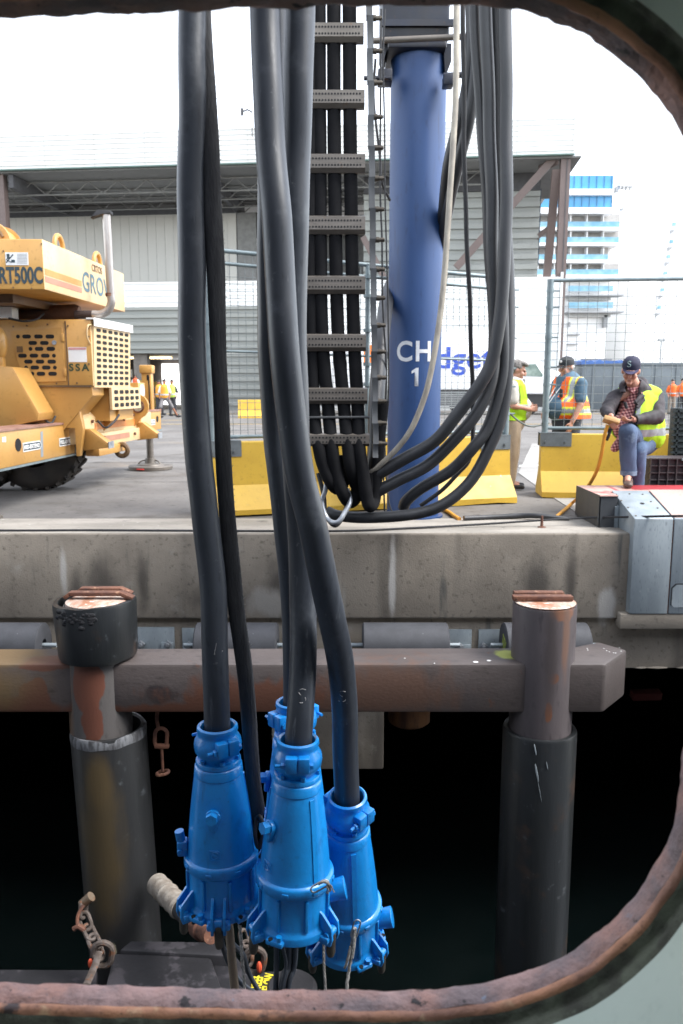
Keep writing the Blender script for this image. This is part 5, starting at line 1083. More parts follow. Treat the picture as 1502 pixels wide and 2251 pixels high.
    for s in (-1,1): b.tube(spl([c+Vector((s*.07,-.02,.16)),c+Vector((s*.15,-.06,.14)),c+Vector((s*.19,-.08,.09)),c+Vector((s*.19,-.08,.05))],4),.012,6)
    pad=b.build('outrigger_pad',M_ladder,t)
    b=MB(); b.tube([c+Vector((math.sin(a)*.377,-math.cos(a)*.377,.03)) for a in (-.42,-.3,-.18,-.06)],.012,6); b.build('red_reflector',mat('red_tape',(.6,.05,.04,1),bump=0),pad)
    M_hs=mat('hydraulic_hose',(.015,.015,.016,1),bump=0)
    for P in ([(60,905,10.25),(90,918,10.1),(112,930,10.15),(122,915,10.25)],[(215,925,10.4),(232,940,10.3),(250,928,10.4),(262,912,10.6)],[(20,700,10.2),(52,706,10.1),(80,702,10.2),(96,690,10.4)]):
        b=MB(); b.tube(spl([W(*p) for p in P],8),.014,8); b.build('hydraulic_hose',M_hs,t)
    for u,v in ((30,700+18),(60,716),(105,713),(150,716),(195,722),(35,845),(80,844),(125,843),(170,842),(196,800),(196,740)):
        b=MB(); p=W(u,v,10.3); b.hexbolt(p,(0,-1,0),.012,.012); b.build('panel_bolt',M_gold,hood)
    for u in (148,):
        b=MB(); x=W(u,780,10.3).x; b.bx(x-.006,x+.006,10.288,10.299,1.43,2.23); b.build('panel_seam',M_gold,hood,smooth=False)
    for u,v in ((8,552),(30,632),(70,634),(92,536)):
        b=MB(); p=W(u,v,9.3); b.hexbolt(p,(0,-1,0),.010,.008); b.build('panel_bolt',M_gold,cw)
    # ---------- wheels
    for (X,Yw,rr) in ((-4.22,11.1,.62),(-5.02,10.9,.60)):
        m=Matrix.Translation((X,Yw,rr))@Matrix.Rotation(R(90),4,'X')
        b=MB(); b.lathe([(-.24,.30),(-.26,.36),(-.27,.48),(-.25,rr-.06),(-.20,rr-.01),(0,rr),(.20,rr-.01),(.25,rr-.06),(.27,.48),(.26,.36),(.24,.30)],48,m)
        for k in range(24):
            a=R(15*k); 
            for s in (-1,1): b.box((0,0,0),(.05,.05,.23),mat=Matrix.Translation((X,Yw,rr))@Matrix.Rotation(-a-(.06*s),4,'Y')@Matrix.Translation((0,s*.125,rr-.005))@Matrix.Rotation(R(90),4,'X')@Matrix.Rotation(R(25*s),4,'Y'))
        wh=b.build('tyre',M_tire,t); b=MB(); b.lathe([(.1,.0),(.12,.28),(.24,.31)],32,m); b.build('wheel_rim',M_cy,wh)
crane()
# ================================================================ terminal building and far background
def building():
    ux=Vector((-.99507,.09920,0)).normalized(); un=Vector((.09920,.99507,0)).normalized()   # ux runs left along the facade, un away from the ship
    O=Vector((12.62,46.0,0))
    def F(s,o,z): return O+ux*s+un*o+Vector((0,0,z))
    def S_(u,v,o=0):    # where the ray through u,v meets the facade plane shifted by o
        d=vdir(u,v); P0=O+un*o; tt=((P0-EYE).dot(un))/d.dot(un); p=EYE+d*tt; return (p-P0).dot(ux),p.z
    t=thing('terminal_building','large warehouse-like terminal with a white ribbed roof fascia, grey ribbed walls and brown posts','building',O)
    M_fas=mat('fascia_white',(.72,.73,.72,1),(.68,.69,.68,1),rough=.5,scale=.1,bump=0,fine=0)
    M_corr=mat('ribbed_grey_wall',(.27,.28,.265,1),(.23,.24,.225,1),rough=.5,scale=.15,bump=0,fine=.02)
    M_pan=mat('pale_panel_wall',(.50,.49,.45,1),(.44,.43,.40,1),rough=.35,scale=.1,bump=0,fine=0)
    M_brown=mat('brown_steel',(.135,.10,.09,1),(.115,.085,.078,1),rough=.55,scale=.5,bump=0)
    M_dk=mat('dark_steelwork',(.075,.075,.08,1),(.06,.06,.065,1),rough=.7,bump=0)
    M_joist=mat('joist_grey',(.20,.20,.19,1),bump=0); M_deck=mat('roof_deck_grey',(.17,.17,.165,1),(.14,.14,.135,1),rough=.7,scale=.2,bump=0)
    def bx(s0,s1,o0,o1,z0,z1,name,m,par=t,smooth=False):
        b=MB(); b.prism([F(s0,o0,z0),F(s1,o0,z0),F(s1,o1,z0),F(s0,o1,z0)],(0,0,z1-z0)); return b.build(name,m,par,smooth=smooth)
    def ribs(s0,s1,o,z0,z1,pitch,depth,name,m,par=t,duty=.5,slope=None):
        b=MB(); n=max(1,int((z1-z0)/pitch)); pr=[]
        for i in range(n):
            z=z0+(z1-z0)*i/n; h=(z1-z0)/n
            pr+=[(0,z),(0,z+h*(1-duty)),(-depth,z+h*(1-duty)+h*.06),(-depth,z+h*.94)]
        pr+=[(0,z1)]
        A=[b.bm.verts.new(F(s0,o+d,z)) for d,z in pr]; B=[b.bm.verts.new(F(s1,o+d,z)) for d,z in pr]
        for i in range(len(A)-1): b.bm.faces.new((A[i],A[i+1],B[i+1],B[i]))
        return b.build(name,m,par,smooth=False)
    zr=13.9
    # roof fascia
    f=ribs(-.1,70,-.02,zr+.02,15.8,.26,.07,'roof_fascia',M_fas,duty=.3)
    bx(-.1,70,.03,30,zr+.05,15.78,'roof_body',M_fas); bx(-.12,70,-.12,.05,zr-.03,zr+.04,'fascia_trim',mat('green_trim',(.10,.16,.14,1),bump=0),f)
    for s in range(-0,60,3): bx(s,s+.02,-.085,-.066,zr+.05,15.9,'fascia_joint',mat('joint_grey',(.55,.56,.55,1),bump=0),f)
    # canopy: soffit, joists
    bx(-.5,70,.1,9.9,zr-.12,zr-.03,'canopy_soffit',M_deck)
    for o in (2.0,4.2,6.4,8.4):
        b=MB(); s0,s1=4,66; zt,zb=zr-.22,zr-.95
        b.tube([F(s0,o,zt),F(s1,o,zt)],.05,4); b.tube([F(s0,o,zb),F(s1,o,zb)],.05,4); s=s0; k=0
        while s<s1-1: b.tube([F(s,o,zt if k%2 else zb),F(s+.9,o,zb if k%2 else zt)],.03,4); s+=.9; k+=1
        b.build('roof_joist',M_joist,t,smooth=False)
    for s in (32.2,20.4,8,44):
        b=MB(); b.prism([F(s,.3,zr-.15),F(s+.28,.3,zr-.15),F(s+.28,9.8,zr-.15),F(s,9.8,zr-.15)],(0,0,-.75)); b.build('roof_girder',M_dk,t,smooth=False)
    # recessed upper wall of pale panels
    sE,_=S_(520,500,8.0)
    bx(sE,70,8.0,8.4,7.6,zr-.9,'panel_wall',M_pan); bx(sE,70,7.9,8.0,zr-1.0,zr-.55,'wall_head',M_dk)
    for i in range(60): bx(sE+i*.62,sE+i*.62+.03,7.985,8.0,7.6,zr-1.0,'panel_joint',mat('panel_joint_grey',(.43,.425,.40,1),bump=0)) if i<56 else None
    for u in (165,548):
        s,z=S_(u,437 if u<200 else 424,7.4); bx(s-.75,s+.75,7.3,7.5,z-.08,z+.08,'strip_light',M_white)
    # recessed bay with catwalk
    s1,_=S_(520,500,8.0); s0,_=S_(800,500,8.0)
    bx(s0,s1-.02,10.5,10.9,3,zr-.9,'bay_back_wall',mat('bay_grey',(.12,.12,.115,1),(.09,.09,.09,1),bump=0))
    sa,_=S_(565,500,8.2)
    for (v,hh) in ((483,.28),(506,.28)):
        _,z=S_(545,v,8.6); bx(s0,S_(529,v,8.6)[0],8.5,9.6,z-hh/2,z+hh/2,'catwalk',M_joist)
    for u in (533,545,558):
        s,z=S_(u,470,8.8); bx(s-.06,s+.06,8.8,8.92,7.5,zr-1,'catwalk_post',M_dk)
    _,z0=S_(560,545,8.2); s,_=S_(556,540,8.2); bx(s-.9,s,8.1,8.5,z0-1.6,z0+.6,'white_machine',M_fas)
    s,_=S_(521,500,7.9); bx(s-1.3,s-.02,7.9,8.5,4,zr-1,'bay_jamb',mat('jamb_grey',(.20,.20,.195,1),bump=0))
    # white ribbed band of the lower storey and grey ribbed wall under it
    sl,_=S_(262,640,0); sl=min(sl+30,66)
    sgap0,_=S_(395,700,0)
    zt=7.45; zm=6.05; zd=3.35
    sw=S_(845,640,0)[0]; sr=S_(1232,640,0)[0]
    ribs(S_(700,640,0)[0],sl,0,zm,zt,.35,.05,'white_band',M_fas,duty=.35)
    ribs(S_(700,700,0)[0],sl,.02,zd,zm-.003,.43,.10,'grey_ribbed_wall',M_corr)
    ribs(S_(700,800,0)[0],S_(436,800,0)[0],.02,0,zd-.003,.43,.10,'grey_ribbed_wall',M_corr)
    ribs(sr,S_(700,640,0)[0],0,.0,zt,.48,.05,'white_ribbed_wall',M_fas,duty=.25)
    bx(sr-.12,sr,-.08,.2,0,zt+.25,'white_corner_post',M_fas)
    bx(sr,sl,.12,8.0,zt-.12,zt,'lower_roof',M_fas)
    # right-hand grey corrugated upper wall, recessed
    s0,_=S_(1185,500,3.2); s1,_=S_(800,500,3.2)
    ribs(s0,s1,3.2,zt,zr-1.1,.58,.16,'corrugated_wall',M_corr,duty=.6)
    bx(s0,s1,3.05,3.3,zr-1.1,zr-.15,'wall_head',M_dk)
    for k in range(4):
        o=3.6+k*1.4; bx(s0-.12,s0,o,o+1.1,8.6+.3*k,zr-.9,'end_window',mat('end_window_glass',(.04,.06,.09,1),rough=.2,bump=0))
    # brown posts and braces
    def member(a,b_,r,name='steel_post',m=M_brown,fl=.8):
        b=MB(); ax=(b_-a); b.tube([a,b_],r*1.35,4,flat=(fl,tuple(un))) ; return b.build(name,m,t,smooth=False)
    s,_=S_(1238,500,.3); 
    b=MB(); b.prism([F(s-.26,.25,0),F(s-.26,.75,0),F(s+.26,.75,0),F(s+.26,.25,0)],(0,0,zr-.1)); b.build('corner_post',M_brown,t,smooth=False)
    b=MB(); b.prism([F(s-.09,.22,0),F(s-.09,.25,0),F(s-.05,.25,0),F(s-.05,.22,0)],(0,0,zr-.12)); b.build('post_lip',M_dk,t,smooth=False)
    def mb2(u0,v0,o0,u1,v1,o1,wd,name='diagonal_brace'):
        a=F(S_(u0,v0,o0)[0],o0,S_(u0,v0,o0)[1]); c=F(S_(u1,v1,o1)[0],o1,S_(u1,v1,o1)[1]); d=(c-a).normalized(); sd=d.cross(un).normalized()*wd/2
        b=MB(); b.prism([a-sd,a+sd,c+sd,c-sd],un*.25); b.build(name,M_brown,t,smooth=False)
    mb2(1218,347,.5,1003,588,1.2,.42); mb2(1224,372,.4,1202,620,2.4,.45); mb2(1228,352,.45,1186,372,1.4,.4); mb2(1212,497,2.6,1180,522,3.1,.28)
    mb2(798,520,1.5,850,620,1.5,.35)
    s,_=S_(2,450,.4); b=MB(); b.prism([F(s-.3,.3,0),F(s-.3,.8,0),F(s+.3,.8,0),F(s+.3,.3,0)],(0,0,zr-.1)); b.build('left_post',M_brown,t,smooth=False)
    # doorway interior
    sA,_=S_(436,800,0); sB=66
    bx(sA,sB,14,14.3,0,zd+.2,'hall_back_wall',mat('hall_wall',(.16,.14,.12,1),(.13,.11,.1,1),bump=0)); 
    bx(sA,sB,.3,14,zd+.05,zd+.3,'hall_ceiling',M_dk)
    s,_=S_(311,840,.4); bx(s-.42,s+.42,.35,.9,0,zd,'hall_pillar',mat('pillar_grey',(.17,.15,.13,1),bump=0)); bx(s-.43,s+.43,.34,.91,0,1.75,'pillar_guard',mat('pillar_yellow',(.42,.26,.03,1),bump=0))
    me=text_mesh('D',.5,ext=.01); o=F(*((S_(309,812,.3)[0]),.3,S_(309,818,.3)[1]))
    for v in me.vertices: c=v.co.copy(); v.co=o-ux*c.x+Vector((0,0,c.y))-un*c.z
    put('pillar_letter',me,M_dk,t,smooth=False)
    s,_=S_(322,880,6); bx(s-.7,s+.7,6,6.4,0,1.7,'yellow_screen',MATS['pillar_yellow'])
    a,_=S_(395,840,12); c,_=S_(340,840,12); b=MB(); z0,z1=.0,3.0
    bx(a-1,c,13.8,13.95,0,3.1,'glowing_rear_doorway',mat('doorway_glow',(.9,.9,.9,1),bump=0,emit=((1,1,1,1),1.1)))  # white panel with its own glow in place of daylight beyond
    for u in (272,292,326,348,364):
        v=793 if u<300 else 790; 
        s,z=S_(u,v,6); bx(s-.28,s+.28,6,6.5,zd-.10,zd+.0,'ceiling_lamp',mat('warm_lamp',(1,.8,.4,1),bump=0,emit=((1,.75,.35,1),2.2)))
    s,_=S_(278,808,5); bx(s-.35,s+.35,5,5.1,2.0,2.5,'door_sign',M_white)
    # small camera bracket on the roof
    a=F(S_(535,250,0)[0],-.3,S_(535,250,0)[1]); b=MB(); b.box(a,(.15,.2,.35)); b.tube([a,a+Vector((.3,0,.12)),a+Vector((.55,0,.0))],.05,6); b.tube([a+Vector((.55,0,0)),a+Vector((.55,0,-1.3))],.03,5); b.build('roof_camera',M_dk,t)
    return F,S_
F_,S_=building()
def person_far(lab,u,v,Y,h,vest,legs,skin,grp,shirt=None,stride=.0,shorts=False,face=0,hair=(.02,.015,.012,1)):
    # small distant figure: one continuous body with clothes as parts
    c=W(u,v,Y); c.z=0; s=h/1.75; t=thing('person',lab,'person',c,grp)
    ca,sa=math.cos(face),math.sin(face)
    def L(x,y,z): return c+Vector((x*ca-y*sa,x*sa+y*ca,z))*s
    body=[('e',L(0,0,1.63),(.085*s,.10*s,.12*s)),('c',L(0,0,1.45),L(0,0,1.55),.06*s,.055*s),('c',L(0,0,.98),L(0,0,1.32),.14*s,.15*s),
      ('c',L(-.20,0,1.38),L(-.25,.02,1.10),.05*s,.042*s),('c',L(-.25,.02,1.10),L(-.21,-.12,.88),.042*s,.034*s),('c',L(.20,0,1.38),L(.25,.02,1.10),.05*s,.042*s),('c',L(.25,.02,1.10),L(.22,-.08,.86),.042*s,.034*s),
      ('c',L(-.09,0,.9),L(-.10-stride*.3,-stride,.48),.085*s,.055*s),('c',L(-.10-stride*.3,-stride,.48),L(-.11-stride*.5,-stride*.9,.08),.055*s,.04*s),
      ('c',L(.09,0,.9),L(.12+stride*.9,stride*.3,.48),.085*s,.055*s),('c',L(.12+stride*.9,stride*.3,.48),L(.14+stride*1.7,stride*.9,.09),.055*s,.04*s)]
    put('body',remesh(body,.022,2),skin,t)
    sh=[('c',L(0,0,1.0),L(0,0,1.34),.165*s,.175*s),('c',L(-.17,0,1.38),L(-.25,.02,1.16),.075*s,.066*s),('c',L(.17,0,1.38),L(.25,.02,1.16),.075*s,.066*s)]
    put('shirt',remesh(sh,.024,2),shirt or M_white,t)
    vs=[('c',L(0,0,1.0),L(0,0,1.36),.185*s,.188*s)]
    vm=put('vest',remesh(vs,.024,1),vest,t)
    b=MB(); 
    for z in (1.05,):
        b.lathe([(z*s-.03,.197*s),(z*s+.03,.197*s)],20,Matrix.Translation(c)); 
    b.build('reflective_band',mat('reflective_tape',(.42,.44,.45,1),bump=0),vm)
    kz=.45 if shorts else .10
    f=(.9-kz)/.82
    tr=[('c',L(0,0,.93),L(0,0,.99),.155*s,.15*s)]
    for sg in (-1,1):
        hip=L(sg*.09,0,.9); kn=L(-.10-stride*.3,-stride,.48) if sg<0 else L(.12+stride*.9,stride*.3,.48); an=L(-.11-stride*.5,-stride*.9,.12) if sg<0 else L(.14+stride*1.7,stride*.9,.13)
        tr.append(('c',hip,kn,.105*s,.088*s)); 
        if not shorts: tr.append(('c',kn,an,.085*s,.06*s))
    put('shorts' if shorts else 'trousers',remesh(tr,.024,2),legs,t)
    for sg in (-1,1):
        an=L(-.11-stride*.5,-stride*.9,.05) if sg<0 else L(.14+stride*1.7,stride*.9,.06); b=MB(); b.ell(an+Vector((.05*ca,.05*sa,0))*s,(.14*s,.07*s,.055*s),rot=(0,0,face)); b.build('shoe',M_black,t)
    b=MB(); b.ell(L(0,.015,1.67),(.095*s,.108*s,.105*s),seg=12); b.build('hair',mat('hair%02d'%int(hair[0]*100),hair,bump=0),t)
    return t
def far_things():
    M_vo=mat('orange_vest',(.85,.16,.02,1),(.75,.13,.02,1),rough=.7,scale=6,bump=0,fine=.02); M_vy=mat('amber_vest',(.80,.36,.04,1),(.7,.3,.03,1),rough=.7,bump=0); M_vl=mat('lime_vest',(.50,.62,.10,1),(.4,.55,.08,1),rough=.7,bump=0)
    M_gs=mat('grey_shorts',(.15,.14,.14,1),bump=0); M_dt=mat('dark_trousers',(.03,.03,.035,1),bump=0)
    person_far('walking man in white shirt, amber vest and grey shorts beyond the crane',364,918,36.5,1.72,M_vy,M_gs,M_skin2,None,stride=.22,shorts=True)
    person_far('person in a lime vest and dark trousers right behind the walking man',380,913,38.5,1.72,M_vl,M_dt,M_skin2,None,shirt=M_dt)
    person_far('person in dark clothes half hidden by the yellow outrigger jack',352,912,39.5,1.7,MATS['amber_vest'],M_dt,M_skin2,None,shirt=M_dt)
    person_far('left one of two distant people in orange vests beyond the fence',1475,908,41,1.75,M_vo,mat('khaki_trousers_far',(.3,.25,.2,1),bump=0),M_skin,None,shirt=M_vo)
    person_far('right one of two distant people in orange vests beyond the fence',1497,908,40,1.78,M_vo,M_dt,M_skin,None,shirt=M_vo)
    # forklift in the hall
    c=W(306,890,46); c.z=0; t=thing('forklift','green forklift driven by an orange-vested driver inside the hall doorway','forklift',c)
    M_gr=mat('forklift_green',(.03,.18,.08,1),bump=0); b=MB(); b.box(c+Vector((0,0,.6)),(1.3,1.6,.8),bev=.1); b.build('chassis',M_gr,t)
    b=MB(); b.box(c+Vector((.55,0,.9)),(.12,1.2,1.2)); b.build('guard',M_gr,t)
    for s in (-.45,.45): b=MB(); b.cyl(c+Vector((s,-.95,.25)),c+Vector((s,-.7,.25)),.25,seg=16); b.build('wheel',M_black,t)
    t2=person_far('driver in an orange-red vest seated on the green forklift',300,890,46.2,1.5,mat('red_orange_vest',(.7,.10,.03,1),bump=0),M_dt,M_skin2,None)
    t2.location.z+=.55
    # far yellow barriers
    for (u,v,Y,w2) in ((556,905,36,1.3),):
        c=W(u,v,Y); barrier('short far-off yellow barrier seen through the fence between the cables',c.x-w2/2,Y,c.x+w2/2,Y+.1,brk=(),simple=True,grp=None)
    # rental truck
    t=thing('box_truck','white rental box truck with large blue lettering beyond the fence','truck',(5,40,0))
    M_tw=mat('truck_white',(.80,.80,.80,1),(.75,.75,.75,1),rough=.35,bump=0,fine=0); Y=40.0
    x0,x1=W(600,800,Y).x,W(1138,800,Y).x; zt=Z(728,Y); zb=Z(858,Y)
    b=MB(); b.bx(x0,x1,Y,Y+2.4,zb,zt,bev=.12); b.build('cargo_box',M_tw,t)
    sz=1.18; me=text_mesh('Budget',sz,ext=.01,bold=.02); wd=max(v.co.x for v in me.vertices); xa=W(880,800,Y).x; xb=W(1084,800,Y).x; f=(xb-xa)/wd; zz=Z(809,Y)
    for v in me.vertices: c=v.co.copy(); v.co=Vector((xa+c.x*f,Y-.006-c.z,zz+c.y*1.25))
    put('truck_lettering',me,mat('truck_blue',(.03,.08,.42,1),(.03,.07,.38,1),bump=0),t,smooth=False)
    b=MB(); b.bx(W(800,770,Y).x,W(835,770,Y).x,Y-.01,Y-.004,Z(800,Y),Z(758,Y)); b.build('orange_panel',mat('truck_orange',(.8,.2,.03,1),bump=0),t,smooth=False)
    b=MB()
    for i in range(8): b.bx(W(965,870,Y).x,W(1062,870,Y).x,Y-.05,Y-.02,Z(864+i*4.8,Y),Z(862+i*4.8,Y)+.03)
    b.build('side_skirt',M_joistf:=mat('skirt_grey',(.22,.23,.23,1),bump=0),t,smooth=False)
    b=MB(); b.bx(x0,x1,Y+.2,Y+2.2,.45,zb-.002); b.build('underframe',mat('underframe_dark',(.03,.03,.03,1),bump=0),t,smooth=False)
    # cab
    cp=[(1140,866),(1140,792),(1158,788),(1186,792),(1206,812),(1238,820),(1252,832),(1254,866)]
    b=MB(); b.prism([W(u,v,Y+.1) for u,v in cp],(0,2.1,0),bev=.05); cab=b.build('cab',M_tw,t)
    b=MB(); b.prism([W(u,v,Y+.07) for u,v in [(1150,826),(1150,800),(1178,800),(1194,824),(1192,828)]],(0,.05,0)); b.build('cab_window',mat('cab_glass',(.10,.15,.13,1),(.28,.34,.30,1),rough=.1,scale=2,bump=0),cab)
    b=MB(); b.prism([W(u,v,Y+.3) for u,v in [(1126,792),(1126,726),(1134,724),(1141,738),(1141,792)]],(0,1.8,0),bev=.08); b.build('wind_deflector',mat('deflector_grey',(.45,.46,.45,1),bump=0),cab)
    b=MB(); b.bx(W(1148,836,Y).x,W(1154,836,Y).x,Y+.04,Y+.09,Z(842,Y),Z(834,Y)); b.build('door_handle',M_dark,cab)
    b=MB(); b.bx(W(1141,870,Y).x,W(1250,870,Y).x,Y+.2,Y+2,Z(895,Y),Z(867,Y)); b.build('fuel_tank',MATS['underframe_dark'],t)
    for u in (1162,1235,870,1010): 
        c=W(u,900,Y+.3); b=MB(); m=Matrix.Translation((c.x,Y+.35,.5))@Matrix.Rotation(R(90),4,'X'); b.lathe([(-.14,.2),(-.14,.46),(-.1,.5),(.1,.5),(.14,.46),(.14,.2)],28,m); b.build('wheel',M_black,t)
    # grey dumpster with blue tarp
    M_du=mat('skip_grey',(.13,.155,.17,1),(.11,.13,.145,1),rough=.5,scale=.8,bump=0)
    Y=44.5; t=thing('skip_container','long grey steel skip with a blue tarpaulin at its left end','skip',(9,Y,0))
    xa,xb=W(1277,850,Y).x,W(1700,850,Y).x; zt=Z(797,Y); zb=.12
    b=MB(); b.prism([Vector((xa,Y,zb)),Vector((xb,Y,zb)),Vector((xb,Y,zt)),Vector((xa+.05,Y,zt))],(0,2.3,0),bev=.03); b.build('skip_body',M_du,t)
    b=MB(); 
    for i in range(9): b.bx(xa+.6+i*1.15,xa+.72+i*1.15,Y-.05,Y-.0,zb,zt-.12)
    b.bx(xa-.03,xb,Y-.08,Y+.02,zt-.12,zt-.02); b.build('skip_ribs',M_du,t)
    b=MB(); x2=W(1372,797,Y).x; random.seed(8)
    pts=[]; n=14
    for i in range(n+1): pts.append(Vector((xa-.06+(x2-xa+.06)*i/n,Y-.09,zt+random.uniform(.03,.16))))
    b.prism([Vector((xa-.06,Y-.09,zt-.10))]+pts+[Vector((x2,Y-.09,zt-.03))],(0,2.2,0)); b.build('blue_tarpaulin',mat('tarp_blue',(.035,.10,.30,1),(.05,.13,.36,1),rough=.5,scale=5,bump=.4,bscale=6),t)
    b=MB(); b.bx(W(1303,790,Y).x,W(1370,790,Y).x,Y+1.8,Y+2.2,zt+.05,Z(786,Y)); b.build('load_on_top',mat('pallet_grey',(.2,.2,.2,1),bump=0),t)
    # cruise ship behind
    Y=130.; t=thing('cruise_ship','white cruise ship with blue glass decks rising behind the terminal','ship',(40,Y,0))
    M_cs=mat('ship_white',(.84,.84,.84,1),(.82,.82,.82,1),rough=.4,scale=.02,bump=0,fine=0); M_bg=mat('ship_blue_glass',(.05,.26,.50,1),(.07,.32,.57,1),rough=.15,scale=.15,bump=0); M_rg=mat('balcony_glass',(.12,.30,.42,1),(.22,.40,.50,1),rough=.15,scale=.9,bump=0,fine=.1); M_bal=mat('balcony_recess',(.42,.40,.38,1),(.30,.28,.27,1),rough=.7,scale=.35,bump=0); M_cg=mat('ship_grey',(.35,.36,.37,1),bump=0)
    def sb(u0,u1,v0,v1,y0,y1,name,m,par=t):
        Yf=Y+y0; b=MB(); b.bx(W(u0,(v0+v1)/2,Yf).x,W(u1,(v0+v1)/2,Yf).x,Yf,Y+y1,Z(v1,Yf),Z(v0,Yf)); return b.build(name,m,par,smooth=False)
    sb(1120,1338,384,900,3,30,'superstructure',M_cs)
    for (u1,v0,v1,kind) in ((1348,386,415,'g'),(1345,431,456,'g'),(1363,470,499,'b'),(1361,506,533,'b'),(1337,544,571,'b'),(1360,580,604,'b'),(1348,628,640,'r'),(1348,664,677,'r')):
        if kind=='g':
            sb(1120,u1,v0,v1,1,4,'glass_deck',M_bg)
            for k in range(8): sb(1246+k*16.5,1247+k*16.5,v0,v1,.9,1,'mullion',mat('mullion_blue',(.04,.16,.32,1),bump=0))
            sb(1120,u1+2,v1,v1+13,0,4,'deck_edge',M_cs)
        elif kind=='b':
            sb(1120,u1,v0,v1-12,2.2,3.2,'balcony_back',M_bal); sb(1120,u1,v1-12,v1,.6,.8,'balcony_rail',M_rg); sb(1120,u1+1,v1,v1+7,.3,3.5,'deck_edge',M_cs)
            for k in range(6): sb(1146+k*36,1148+k*36,v0,v1,.8,2.2,'balcony_divider',M_cs)
        else:
            sb(1250,u1,v0,v1,.6,.8,'balcony_rail',M_rg); sb(1250,u1+24,v1+7,v1+10,.3,3.0,'deck_edge',M_cg); sb(1252,u1-5,v1+11,v1+20,2,2.99,'balcony_back',mat('pale_recess',(.6,.6,.6,1),bump=0))
    sb(1328,1336,692,719,2,2.9,'hull_opening',M_cg); sb(1250,1276,734,736,2,2.9,'hull_line',M_cg); sb(1250,1272,755,757,2,2.9,'hull_line',M_cg); sb(1251,1254,708,718,2,2.9,'hull_opening',M_cg)
    sb(1354,1360,410,420,3,6,'mast_gear',M_cg); sb(1358,1389,404,408,3,6,'mast_gear',M_cs)
    b=MB()
    for k in range(9): p=W(1356+k*4,405+(k*7)%13,Y+4); b.box(p,(.25,.3,.5+.1*(k%3)))
    b.build('deck_gear',M_cg,t); sb(1340,1445,421.3,422,2,2.4,'deck_wire',M_cg); sb(1366,1372,457,461,2,3,'deck_gear',M_cg)
    # second ship's side: white hull with little stepped balconies
    t2=thing('white_ship_hull','pale ship side with a slanting column of small balconies at the far right','ship',(60,Y+10,0))
    Y2=Y+8
    b=MB(); b.bx(W(1392,700,Y2).x,W(2000,700,Y2).x,Y2,Y2+30,-.5,Z(470,Y2)); b.build('hull_side',M_cs,t2,smooth=False)
    for (u,v) in ((1482,497),(1476,535),(1470,568),(1463,604),(1456,641),(1449,680)):
        p=W(u,v,Y2-.3); b=MB(); b.box(p+Vector((0,0,.3)),(.55,.3,.5)); bl=b.build('balcony_glass',M_rg,t2,smooth=False)
        b=MB(); q=W(u-2,v+12,Y2-.3); b.prism([q+Vector((-.35,0,.3)),q+Vector((.5,0,.3)),q+Vector((-.35,0,-.35))],(0,.28,0)); b.build('balcony_underside',M_cg,t2,smooth=False)
    # lamp post / flag pole specks
    b=MB(); p=W(1445,900,49); b.cyl(Vector((p.x,49,0)),Vector((p.x,49,Z(747,49))),.05,seg=6); b.box(Vector((p.x,49,Z(747,49))),(.4,.25,.12)); tag(b.build('lamp_post',mat('lamp_post_grey',(.4,.42,.42,1),bump=0)),'thin pale lamp post behind the long grey skip','lamp post')
    # painted lines on the ground
    M_ln=mat('line_yellow',(.50,.34,.10,1),(.4,.28,.1,1),rough=.8,scale=4,bump=0); M_lw=mat('line_white',(.55,.55,.53,1),(.4,.4,.38,1),rough=.8,scale=3,bump=0)
    for (y,wd,m,x0,x1) in ((41,.35,M_ln,-30,40),(30,.22,M_ln,-12,30),(33.5,.2,M_ln,-9.6,-6.5)):
        b=MB(); b.quad((x0,y,.0045),(x1,y,.0045),(x1,y+wd,.0045),(x0,y+wd,.0045)); struct(b.build('road_marking',m,smooth=False))
    b=MB(); b.prism([G(1140,1027),G(1185,1025),G(1187,1022),G(1142,1023)],(0,0,.0088)); struct(b.build('road_marking',M_lw,smooth=False))
far_things()
# ================================================================ people near the barriers
def UV(p):
    q=Vector(p)-EYE; f=q.y*CT-q.z*ST; up=q.y*ST+q.z*CT
    return (CX+q.x/f*F_PX, CY-up/f*F_PX)
def shade_faces(me,fn):
    for p in me.polygons: p.material_index=fn(p.center,p.normal)
def cut(me,fn):
    bm=bmesh.new(); bm.from_mesh(me); kill=[f for f in bm.faces if fn(f.calc_center_median(),f.normal)]
    bmesh.ops.delete(bm,geom=kill,context='FACES')
    loose=[v for v in bm.verts if not v.link_faces]; bmesh.ops.delete(bm,geom=loose,context='VERTS')
    for _ in range(2):
        bv=[v for v in bm.verts if any(e.is_boundary for e in v.link_edges)]
        bmesh.ops.smooth_vert(bm,verts=bv,factor=.5,use_axis_x=True,use_axis_y=True,use_axis_z=True)
    bm.to_mesh(me); bm.free()
def solid(me,th=.006):
    bm=bmesh.new(); bm.from_mesh(me); bmesh.ops.solidify(bm,geom=bm.faces[:],thickness=th); bm.to_mesh(me); bm.free()
def wrinkle(me,amp,sc_,st=(1,1,1)):
    from mathutils import noise
    me.update(); ns=[v.normal.copy() for v in me.vertices]
    for v,n in zip(me.vertices,ns):
        p=Vector((v.co.x*st[0],v.co.y*st[1],v.co.z*st[2])); v.co+=n*(noise.noise(p*sc_)*amp+noise.noise(p*sc_*2.3)*amp*.4)
    return me
